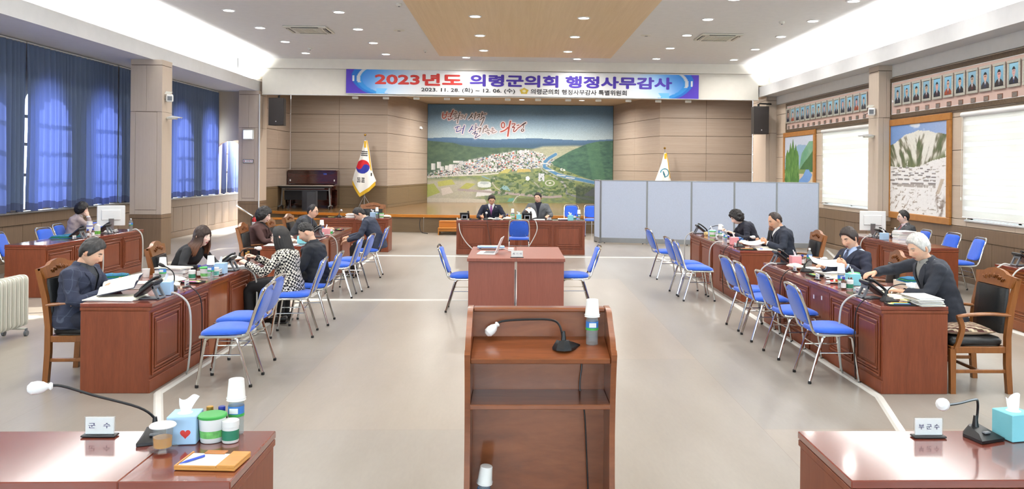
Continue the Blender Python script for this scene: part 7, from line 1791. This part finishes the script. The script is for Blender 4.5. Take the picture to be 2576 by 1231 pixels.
# ---- near left row
pl = 'on the near left desk'
phone(-3.10, 7.23, RL, pl); tissue(-3.05, 7.46, RL + R(10), pl, M_bluebox, 'pale blue', True); mic(-3.12, 7.70, ZT, RL + R(6), pl, neck=[(0, .03, .03), (0, .05, .10), (0, .04, .16), (0, .0, .20), (0, -.04, .22)], cover=False); plate(-3.045, 7.93, RL, 'beside the pen tray on the near left desk'); tray(-3.10, 8.20, RL + R(80), pl)
bottle(-3.42, 8.30, ZT, 'at the back of the near left desk'); papers(-3.36, 7.22, RL, 'before the navy-jacket man', 3, .30, .42, spread=.005)
book(-3.45, 7.86, ZT, RL + R(8), 'beside the reading man, ivory covers', cover=M_paper2, t=.05); papers(-3.30, 7.98, RL + R(20), 'in the middle of the near left desk', 4, spread=.03)
book(-3.46, 8.62, ZT, RL, 'lowest of the stack before the long-haired woman', t=.045, cover=M_paper); book(-3.45, 8.62, ZT + .045, RL + R(6), 'with navy back on top of the stack before the long-haired woman', t=.04, cover=M_navyb)
papers(-3.45, 8.62, RL - R(10), 'topping the document stack', 3, z=ZT + .087, spread=.01); pouch(-3.28, 8.22, RL + R(70), pl)
jar(-3.20, 8.47, pl); bucket(-3.10, 8.56, 'on the left link desk'); drink(-3.20, 8.66, 'behind the tub on the left link desk, left one'); drink(-3.13, 8.72, 'behind the tub on the left link desk, right one'); jar(-3.05, 8.70, 'right of the tub on the left link desk', pm('label_grid', (90, 170, 160), .5, var=.4, vscale=60)); bottle(-3.02, 8.48, ZT, 'at the front of the left link desk')
pl = 'before the long-haired woman'
tissue(-3.07, 8.90, RL, pl, M_bluebox, 'pale blue', True); plate(-3.035, 8.80, RL, 'leaning by the tissue box ' + pl); phone(-3.10, 9.17, RL, pl); papers(-3.08, 9.42, RL, 'under the houndstooth sleeve', 5, spread=.01); pouch(-3.35, 10.12, RL + R(60), 'beyond the long-haired woman')
drink(-3.12, 9.92, 'by the houndstooth woman, nearer one', True); drink(-3.16, 10.12, 'by the houndstooth woman, farther one', True); mic(-3.26, 10.20, ZT, RL + R(180), 'at the far end of the near left row')
cloth_bag(-4.02, 8.60, .735, R(20), 'on the left side table'); r = thing('paper_cup', 'white paper cup with blue band on the left side table', 'cup', (-3.72, 8.62, .735)); MB().lathe([(.028, 0), (.030, .002), (.038, .085), (.040, .087), (.039, .09)], 18, caps=False).lathe([(.0, .003), (.029, .003)], 18, caps=False).build('cup_body', M_cup, r); MB().lathe([(.0305, .018), (.0325, .038)], 18, caps=False).build('band', M_capblue, r)
open_book(-3.42, 7.42, .835, RL + R(12), 'held by the navy-jacket man', tilt=12, roll=10, cover=M_navyb, label='thick open document')
# ---- far left row
pl = 'before the woman in maroon'
papers(-3.32, 12.14, RL, pl, 2, .30, .42, spread=.004); tissue(-3.10, 12.42, RL, pl, M_cyanbox, 'turquoise'); phone(-3.14, 12.85, RL, pl); papers(-3.40, 12.85, RL + R(10), 'under the hands of the woman in maroon', 3); pouch(-3.30, 12.55, RL, pl)
pl = 'before the balding man'
phone(-3.18, 13.62, RL, pl); tissue(-3.08, 13.92, RL, pl, M_pinkbox, 'pink'); jar(-3.05, 14.12, pl, M_green); plate(-3.08, 13.72, RL, 'left of the pink tissue box'); plate(-3.08, 14.40, RL, 'right of the pink tissue box'); bottle(-3.22, 14.22, ZT, pl); tray(-3.10, 15.1, RL, 'at the far end of the left row', ('green', 'yellow', 'pink')); papers(-3.30, 14.70, RL, 'under the hands of the balding man', 4, spread=.03)
# ---- desk below the flag
pl = 'on the desk below the flag'
tray(-4.05, 18.75, RB, pl, ('green', 'yellow', 'orange')); mic(-3.90, 18.95, ZT, RB, pl); papers(-3.60, 18.86, RB, pl, 10, spread=.02, th=.008); bottle(-3.04, 18.82, ZT, pl); bucket(-2.92, 18.72, pl); pouch(-2.84, 18.9, 0, pl); tissue(-3.15, 18.95, RB, pl, M_bluebox, 'pale blue')
# ---- head table
pl = 'on the head table, left half'
phone(-1.05, 18.38, RB, pl); tray(-.84, 18.36, RB, pl, ('yellow', 'orange', 'red')); mic(-.58, 18.30, ZT, RB, 'before the man with the purple tie'); plate(-.34, 18.24, 0, 'before the man with the purple tie', back=False); open_book(-.42, 18.50, ZT + .002, RB, 'before the man with the purple tie', mat=M_paper2)
pouch(-.10, 18.40, R(30), 'between the two men of the head table'); drink(-.12, 18.62, 'between the two men of the head table'); bucket(.0, 18.42, 'between the two men of the head table'); bottle(.0, 18.62, ZT, 'between the two men of the head table'); tissue(.14, 18.42, RB, 'between the two men of the head table', M_cyanbox, 'turquoise')
pl = 'on the head table, right half'
phone(.32, 18.38, RB, pl); papers(.60, 18.40, RB, 'before the man in the grey jacket', 4, spread=.012); plate(.80, 18.26, 0, 'before the man in the grey jacket', back=False); tray(1.12, 18.42, RB, pl, ('orange', 'red', 'blue')); papers(1.14, 18.62, RB, 'at the right end of the head table', 4); tissue(1.27, 18.33, RB, pl, M_cyanbox, 'turquoise'); jar(1.38, 18.45, pl); bottle(1.46, 18.36, ZT, pl); drink(1.40, 18.6, pl)
def held_sheet(p, q, wv, place_, mat, bend=.03):
    """a bent sheet hanging between two edges: p->q along its length, wv its width vector"""
    P, Q, Wv = Vector(p), Vector(q), Vector(wv); n_ = (Q - P).cross(Wv).normalized()
    r = thing('held_sheet', 'white sheet ' + place_, 'paper', tuple(P), 0, 'sheets held in hands')
    mb = MB()
    for o in (0, .0022): mb.sheet(lambda u, v, o=o: tuple((Q - P) * v + Wv * (u - .5) + n_ * (bend * math.sin(math.pi * v) + o)), 6, 12)
    mb.build('sheet', mat, r, angle=None)
_t = lambda k, i: [v for q, v in TIPS.items() if q.startswith(k)][0][i]
def _o(p, d): return (p[0] + d[0], p[1] + d[1], p[2] + d[2])
_p = _t('man in a grey jacket', 0)
held_sheet(_o(_p, (0, 0, .01)), _o(_p, (.12, -.10, -.20)), (.14, .12, .03), 'being turned by the man in the grey jacket', M_paper, .05)
# ---- far right row
pl = 'before the black-haired woman at the right'
phone(3.36, 14.80, RRt, pl); mic(3.50, 14.66, ZT, RRt, pl); r = thing('apple', 'pale apple at the far end of the right row', 'fruit', (3.34, 14.30, ZT)); MB().lathe([(.008, .004), (.026, .0), (.040, .022), (.041, .044), (.030, .066), (.010, .070), (.002, .062)], 18).build('flesh', pm('apple_skin', (232, 206, 140), .35, var=.3, vscale=18), r); MB().tube([(0, 0, .064), (.004, .002, .082)], .002, 5).build('stem', M_brownglass, r)
tissue(3.40, 14.12, RRt, pl, M_bluebox, 'pale blue'); bucket(3.36, 13.92, pl); bottle(3.46, 13.80, ZT, pl); plate(3.30, 13.42, RRt, pl); papers(3.56, 14.25, RRt, 'under the hands of the black-haired woman', 5); pouch(3.55, 14.0, RRt, pl); book(3.62, 13.62, ZT, RRt, 'with blue label beside the black-haired woman', t=.03, cover=M_lblue)
pl = 'before the man in the open white shirt'
bottle(3.34, 12.98, ZT, pl, cup=False); drink(3.34, 12.80, pl); tissue(3.38, 12.62, RRt, pl, M_pinkbox, 'pink'); plate(3.30, 12.26, RRt, pl); mic(3.38, 12.30, ZT, RRt, pl); pouch(3.55, 12.68, RRt, pl); tray(3.36, 11.84, RRt + R(85), pl, ('pink', 'red', 'yellow')); open_book(3.62, 11.90, ZT + .002, RRt, pl, mat=M_paper2)
_p = _t('man in a dark suit and open', 1)
held_sheet(_o(_p, (.03, 0, .0)), _o(_p, (-.27, .05, -.02)), (.02, .20, .04), 'held by the man in the open white shirt', M_paper2)
r = thing('eraser_box', 'small pale blue box at the near end of the far right row', 'box', (3.52, 11.76, ZT), R(10)); MB().box(-.035, .035, -.02, .02, 0, .03, b=.003).build('carton', pm('pale_violet', (150, 160, 220), .6), r); MB().box(-.036, -.01, -.021, .021, .002, .028).build('sleeve', M_whitepl, r)
# ---- near right row
pl = 'before the man in the light blue shirt'
phone(3.28, 10.08, RRt, pl); tissue(3.40, 9.92, RRt, pl, M_pinkbox, 'pink'); drink(3.52, 10.02, pl); bottle(3.60, 10.00, ZT, pl, cup=False); pouch(3.28, 9.56, RRt + R(15), pl); plate(3.19, 9.32, RRt, 'near the gooseneck ' + pl); mic(3.32, 9.30, ZT, RRt, pl); tray(3.28, 8.95, RRt, pl, ('blue', 'yellow', 'green')); plate(3.19, 8.62, RRt, 'on the right link desk')
papers(3.50, 9.52, RRt + R(10), 'beyond the man in the light blue shirt', 5, spread=.04); papers(3.55, 9.12, RRt, 'right before the man in the light blue shirt', 5, spread=.05); papers(3.50, 8.72, RRt - R(15), 'at the right link desk', 7, spread=.04)
_p = _t('man in a navy suit and light', 1)
held_sheet(_o(_p, (.03, 0, .0)), _o(_p, (-.28, .06, .03)), (.02, .20, .05), 'held up by the man in the light blue shirt', M_paper)
pl = 'beside the snacks on the right desk'
bottle(3.20, 8.02, ZT, pl); drink(3.19, 7.93, pl); jar(3.25, 7.93, pl); drink(3.36, 8.18, pl, True); bucket(3.46, 8.34, pl); tissue(3.40, 8.22, RRt, pl, M_cyanbox, 'turquoise')
r = thing('snack_plate', 'small plate of wrapped sweets on the right desk', 'plate', (3.27, 8.36, ZT)); MB().lathe([(.04, 0), (.045, .004), (.085, .014), (.087, .016), (.045, .008), (.0, .007)], 20, caps=False).build('dish', M_whitepl, r)
rg = random.Random(2)
for k in range(9): MB().ell((rg.uniform(-.05, .05), rg.uniform(-.05, .05), .02 + .008 * (k % 3)), (.018, .012, .010), 8, 6).build('sweet', [M_whitepl, M_pen['red'], M_paper2, M_pen['orange']][k % 4], r)
pl = 'before the white-haired man'
plate(3.20, 7.62, RRt, pl); phone(3.24, 7.40, RRt, pl); mic(3.30, 7.20, ZT, RRt, pl); open_book(3.52, 7.50, ZT + .002, RRt, pl, mat=M_paper2); papers(3.44, 7.78, RRt, 'under the reaching hand of the white-haired man', 8, spread=.04); tray(3.30, 7.00, RRt + R(88), pl, ('orange', 'green', 'blue')); papers(3.53, 7.06, RRt + R(90), 'at the corner of the near right desk', 14, spread=.018, th=.005); book(4.02, 8.20, .735, 0, 'under the plaid bag on the right side table', w=.3, t=.05); cloth_bag(4.02, 8.20, .786, R(5), 'on the right side table')
r = thing('sticky_pad', 'pale yellow sticky pad at the corner of the near right desk', 'notepad', (3.42, 7.12, ZT + .018), R(20)); MB().box(-.04, .04, -.04, .04, 0, .012, b=.001).build('pad', pm('sticky_cream', (246, 242, 200), .7), r); MB().box(-.04, .04, -.04, .04, .0122, .0128).build('top_sheet', pm('sticky_yellow', (244, 240, 170), .7), r)
# ---- window-side and wall-side desks
def monitor(x, y, rz, place_):
    r = thing('monitor', 'white computer monitor seen from behind ' + place_, 'monitor', (x, y, ZT), rz, 'white monitors')
    MB().box(-.215, .215, -.02, .012, .09, .44, b=.01).build('screen_case', M_whitepl, r); MB().box(-.205, .205, -.024, -.018, .105, .43).build('screen', pm('screen_dark', (34, 38, 46), .2), r)
    MB().box(-.15, .15, .01, .03, .19, .37, b=.012).build('rear_bulge', M_whitepl, r); mb = MB(); mb.M = Matrix.Translation((0, .03, 0)) @ Matrix.Rotation(R(-14), 4, 'X'); mb.box(-.04, .04, 0, .022, .01, .24, b=.006); mb.build('stand_neck', M_alu, r); MB().box(-.11, .11, -.05, .11, 0, .014, b=.006).build('stand_base', M_alu, r)
pl = 'on the left window-side desk'
monitor(-6.85, 14.50, R(207), 'beside the left windows'); cloth_bag(-6.95, 13.12, ZT, R(10), pl); cloth_bag(-6.92, 13.36, ZT + .002, R(-15), 'farther one ' + pl); plate(-6.62, 12.86, RL, 'near the plaid bags'); phone(-6.70, 13.10, RL, 'near the plaid bags'); drink(-6.68, 13.38, 'by the window-side phone, left one'); drink(-6.66, 13.50, 'by the window-side phone, right one')
r = thing('juice_carton', 'green and white juice carton on the left window-side desk', 'carton', (-6.67, 13.66, ZT)); MB().box(-.035, .035, -.035, .035, 0, .15, b=.003).build('carton', M_whitepl, r); MB().box(-.0358, .0358, -.0358, .0358, .02, .07).build('print_band', pm('juice_green', (110, 180, 70), .5, var=.4, vscale=40), r); MB().prism([(-.035, .15), (.035, .15), (0, .18)], 'y', -.035, .035).build('gable', M_whitepl, r)
r = thing('white_jug', 'white plastic jar with blue band on the left window-side desk', 'jar', (-7.02, 14.12, ZT)); MB().lathe([(.045, 0), (.05, .006), (.05, .13), (.04, .15), (.04, .17)], 18).build('jar_body', M_whitepl, r); MB().lathe([(.0505, .11), (.0505, .125)], 18, caps=False).build('band', M_capblue, r); MB().lathe([(.043, .168), (.043, .19), (.04, .192)], 18).build('lid', M_whitepl, r)
phone(-6.72, 13.98, RL, 'before the woman in mauve'); plate(-6.62, 14.18, RL, 'before the woman in mauve'); bottle(-6.68, 14.86, ZT, 'beside the left monitor', cup=False); papers(-6.95, 14.12 + .25, RL, 'before the woman in mauve', 4)
_p = _t('woman in a mauve', 1)
held_sheet(_o(_p, (0, 0, -.02)), _o(_p, (.03, -.01, .17)), (.06, .08, 0), 'held by the woman in mauve', M_paper, .01)
pl = 'on the right wall-side desk'
monitor(6.32, 14.45, R(160), 'beside the right wall'); plate(6.16, 14.18, RRt, pl); phone(6.30, 14.06, RRt, pl); tissue(6.18, 13.68, RRt, pl, M_bluebox, 'white and blue', True); bottle(6.42, 13.80, ZT, pl, cup=False)
z_ = ZT
for k, (c, t) in enumerate(((M_paper, .05), (M_lblue, .03), (M_paper, .035), (M_teal, .02), (M_paper, .04))):
    book(6.30 + .006 * (k % 2), 13.22, z_, RRt + R(88 + 2 * k), '%s in the tall stack on the right wall-side desk' % ['lowest', 'second lowest', 'middle', 'second highest', 'topmost'][k], w=.30, d=.22, t=t, cover=c); z_ += t
papers(6.30, 13.22, RRt + R(95), 'crowning the tall book stack', 2, z=z_)
r = thing('snack_bag', 'crumpled orange and white snack bag on the right wall-side desk', 'bag', (6.46, 12.92, ZT)); MB().ell((0, 0, .045), (.07, .05, .045), 12, 8).build('bag_body', pm('snack_orange', (236, 150, 90), .35, var=.5, vscale=14), r); MB().box(-.07, .07, -.004, .004, .08, .10).build('crimp', M_whitepl, r)
phone(6.24, 10.0, RRt, 'on the desk at the right picture edge'); monitor(6.26, 9.56, R(150), 'cut by the right picture edge')
# ---- middle table
r = thing('laptop', 'white laptop seen edge-on at the left of the middle table', 'laptop', (-.33, 11.12, ZT), R(-96)); MB().box(-.17, .17, -.12, .12, .0, .018, b=.004).build('base', M_whitepl, r); mb = MB(); mb.M = Matrix.Translation((0, .12, .018)) @ Matrix.Rotation(R(-22), 4, 'X'); mb.box(-.17, .17, -.006, .004, 0, .22, b=.004); mb.build('lid', M_whitepl, r); MB().box(-.14, .14, -.04, .10, .018, .0195).build('keyboard', M_greypl, r)
r = thing('steno_machine', 'pale blue stenotype keyboard lying behind the laptop', 'keyboard', (-.30, 11.72, ZT), R(2)); MB().box(-.19, .19, -.08, .08, .02, .045, b=.008).build('case', pm('pale_blue_plastic', (150, 186, 236), .4), r); MB().box(-.15, .15, -.05, .04, .045, .05, b=.002).build('keys', M_whitepl, r)
for sx in (-1, 1): MB().box(sx * .15 - .015, sx * .15 + .015, -.06, .06, 0, .02).build('foot', M_greypl, r)
plate(.06, 10.62, 0, 'with three syllables at the front of the middle table', '속 기 석', .155, .085)
r = thing('power_strip', 'white power adapter behind the laptop', 'adapter', (-.02, 11.42, ZT)); MB().box(-.04, .04, -.03, .03, 0, .05, b=.006).build('block', M_whitepl, r); MB().tube(smooth_path([(-.04, 0, .02), (-.1, -.02, .04), (-.16, .02, .03)], 4), .005, 6).build('cord', M_whitepl, r)
# ---- lectern
mic(.27, 4.24, .966, R(160), 'with long black neck on the lectern', neck=[(0, .02, .03), (.03, -.01, .11), (.08, -.02, .135), (.20, -.02, .13), (.34, .0, .115), (.372, .02, .09)])
bottle(.415, 4.30, .972, 'on the lectern')
bottle(-.145, 4.22, .147, 'inside the lectern at the bottom', rz=R(20)).rotation_euler = (R(3), R(6), 0)
tag(MB().tube(smooth_path([(.30, 4.395, .95), (.36, 4.39, .93), (.37, 4.385, .85), (.36, 4.37, .73), (.385, 4.36, .60), (.40, 4.37, .35), (.41, 4.37, .15)], 5), .004, 6).build('cable', M_blackpl), 'thin black cable hanging inside the lectern', 'cable', 'loose cables')
# ---- foreground left desk
plate(-1.72, 3.56, 0, 'with two syllables on the lower left desk', '군   수', .125, .075)
mic(-1.47, 3.50, ZT, R(20), 'with long neck on the lower left desk', neck=[(0, .03, .03), (.0, .03, .08), (-.06, .01, .14), (-.22, -.03, .215), (-.33, -.06, .27), (-.38, -.075, .275)])
tissue(-1.345, 3.50, R(6), 'on the lower left desk', M_bluebox, 'pale blue', True)
bucket(-1.235, 3.50, 'on the lower left desk'); jar(-1.155, 3.485, 'on the lower left desk'); bottle(-1.165, 3.585, ZT, 'on the lower left desk'); drink(-1.225, 3.585, 'behind the tub on the lower left desk'); drink(-1.275, 3.585, 'behind the tissue box on the lower left desk', True)
r = thing('tea_glass', 'lidded glass of amber tea on a glass saucer', 'glass', (-1.385, 3.375, ZT)); MB().lathe([(.022, .004), (.055, .008), (.058, .012), (.05, .009), (.0, .006)], 22, caps=False).build('saucer', M_acr, r)
MB().lathe([(.030, .010), (.036, .014), (.040, .098), (.0375, .098), (.034, .018), (.0, .016)], 22, caps=False).build('tumbler', M_acr, r); MB().lathe([(.0335, .0175), (.0355, .056), (.0, .056)], 22).build('tea', clear_mat('amber_tea', (232, 158, 30), .85), r); MB().lathe([(.050, .098), (.051, .102), (.047, .107), (.0, .109)], 22, caps=False).build('paper_lid', M_paper, r)
r = thing('memo_tray', 'light wooden memo tray with blank paper and a blue pen', 'tray', (-1.135, 3.225, ZT), R(-4)); M_memo = wood('memo_beech', (222, 160, 84), (206, 142, 68), 4, (.3, 3, 3), .4)
MB().box(-.115, .115, -.075, .085, 0, .010, b=.002).build('board', M_memo, r); MB().box(.045, .115, -.075, .085, .010, .022, b=.002).build('side_block', M_memo, r); MB().box(-.115, .045, -.075, -.068, .010, .018, b=.001).box(-.115, -.108, -.068, .085, .010, .018, b=.001).build('rim', M_memo, r)
MB().box(-.106, .044, -.066, .07, .0102, .015).build('paper', M_paper, r); MB().box(-.06, .02, .062, .098, .015, .019, b=.001).build('clip', wood('memo_clip', (196, 126, 60), (180, 110, 50), 4, (1, 1, 1), .4), r); MB().tube([(-.10, -.06, .020), (-.085, -.035, .020), (-.045, .03, .020)], [.0015, .0045, .0045], 8).build('pen', M_pen['blue'], r)
# ---- foreground right desk
plate(1.79, 3.52, 0, 'with three syllables on the lower right desk', '부 군 수', .125, .075)
mic(2.01, 3.50, ZT, R(20), 'with long neck on the lower right desk', neck=[(0, .03, .03), (.012, .03, .10), (.0, .02, .15), (-.04, .0, .17), (-.2, -.06, .185), (-.315, -.10, .20), (-.335, -.11, .205)])
tissue(2.155, 3.51, R(12), 'at the right picture edge', M_cyanbox, 'turquoise')
# ---- floor trunking and cables
M_trunk = pm('trunking_grey', (206, 204, 198), .5, var=.03)
def trunk(pts, lab, w=.035, h=.016):
    r = tag(bpy.data.objects.new('cable_cover', None), lab, 'cable cover', None); COL.objects.link(r); r['group'] = 'floor cable covers'
    for (a, b), (c, d) in zip(pts[:-1], pts[1:]):
        L = math.hypot(c - a, d - b); t = math.atan2(d - b, c - a); MB().prism([(-w, 0), (w, 0), (w * .55, h), (-w * .55, h)], 'x', 0, L).build('strip', M_trunk, r, (a, b, 0), (0, 0, t))
trunk([(-2.45, 5.9), (-2.90, 6.97), (-2.90, 11.85), (-2.90, 17.75)], 'pale floor cable cover along the left council desks'); trunk([(2.81, 5.9), (3.06, 6.84), (3.10, 11.0), (3.15, 17.65)], 'pale floor cable cover along the right council desks')
trunk([(-2.86, 17.78), (3.4, 17.62)], 'pale floor cable cover before the head table'); trunk([(-6.5, 11.82), (-2.94, 11.84)], 'pale floor cable cover left of the far left row', .03); trunk([(-2.86, 11.84), (-.62, 11.84)], 'pale floor cable cover running to the middle table'); trunk([(-6.5, 10.45), (-3.6, 10.45)], 'bright floor cable cover beyond the oil radiator', .045); trunk([(5.9, 8.0), (5.98, 14.6)], 'pale floor cable cover along the right wall-side desks'); trunk([(7.45, 19.5), (6.2, 15.0)], 'pale floor cable cover beyond the right desks', .03)
def drop(x, y, dx, place_, mat, rad):
    cable([(x - dx * .5, y, ZT + .01), (x + dx * .2, y + .01, ZT + .012), (x + dx, y + .03, ZT - .10), (x + dx * 1.1, y + .04, .35), (x + dx * .9, y + .06, .10), (x + dx * .6, y + .12, .025)], place_, mat, rad, 'cable hanging down the front')
for (x, y, dx, m, rad, p) in ((-2.97, 7.42, .13, M_cab, .009, 'of the near left desk, grey'), (-2.97, 7.78, .10, M_blackpl, .005, 'of the near left desk, black'), (-2.97, 9.32, .13, M_cab, .009, 'of the left desk before the long-haired woman, grey'), (-3.02, 13.80, .13, M_cab, .008, 'of the desk before the balding man, grey'), (-6.55, 13.30, .12, M_cab, .010, 'of the left window-side desk, by the near phone'), (-6.55, 14.75, .10, M_cab, .012, 'of the left window-side desk, by the monitor'),
    (3.12, 7.45, -.13, M_cab, .009, 'of the near right desk, grey'), (3.12, 7.22, -.09, M_blackpl, .005, 'of the near right desk, black'), (3.12, 9.95, -.13, M_cab, .009, 'of the desk before the light blue shirt, grey'), (3.12, 9.28, -.09, M_blackpl, .005, 'of the desk before the light blue shirt, black'), (3.22, 14.85, -.12, M_cab, .009, 'of the farthest right desk, grey'), (3.22, 12.95, -.12, M_cab, .009, 'of the far right link desk, grey'), (3.22, 12.3, -.08, M_blackpl, .005, 'of the desk before the open white shirt, black'), (6.02, 10.0, -.12, M_cab, .010, 'of the desk at the right picture edge, left one'), (6.02, 9.62, -.12, M_cab, .010, 'of the desk at the right picture edge, right one'), (6.10, 14.15, -.10, M_cab, .009, 'of the right wall-side desk')): drop(x, y, dx, p, m, rad)
cable([(-1.10, 18.35, ZT + .02), (-1.16, 18.20, ZT - .02), (-1.13, 18.08, .50), (-1.0, 18.0, .28), (-.80, 17.85, .10), (-.72, 17.8, .03)], 'on the left of the head table', M_cab, .010, 'grey cable curling down')
cable([(.42, 18.4, ZT + .02), (.50, 18.16, ZT - .01), (.53, 18.06, .55), (.42, 18.02, .30), (.25, 17.95, .05)], 'on the right of the head table', M_cab, .010, 'grey cable curling down')
cable([(-.57, 18.3, ZT + .01), (-.56, 18.13, ZT - .02), (-.50, 18.08, .4), (-.42, 18.0, .05)], 'before the purple tie man', M_blackpl, .005, 'thin black cable hanging')
cable([(-2.65, 24.08, .40), (-2.66, 24.0, .25), (-2.6, 23.9, .04), (-2.4, 23.7, .01)], 'from the stage front', M_blackpl, .010, 'black cable hanging')
for k, (y, z) in enumerate(((8.30, .60), (8.52, .58))): tag(MB().box(3.118 - .004, 3.118, y - .012, y + .012, z - .02, z + .02).build('tape_mark', M_whitepl), 'scrap of white tape on the right link desk, %s one' % ('near' if k == 0 else 'far'), 'tape', 'tape scraps')
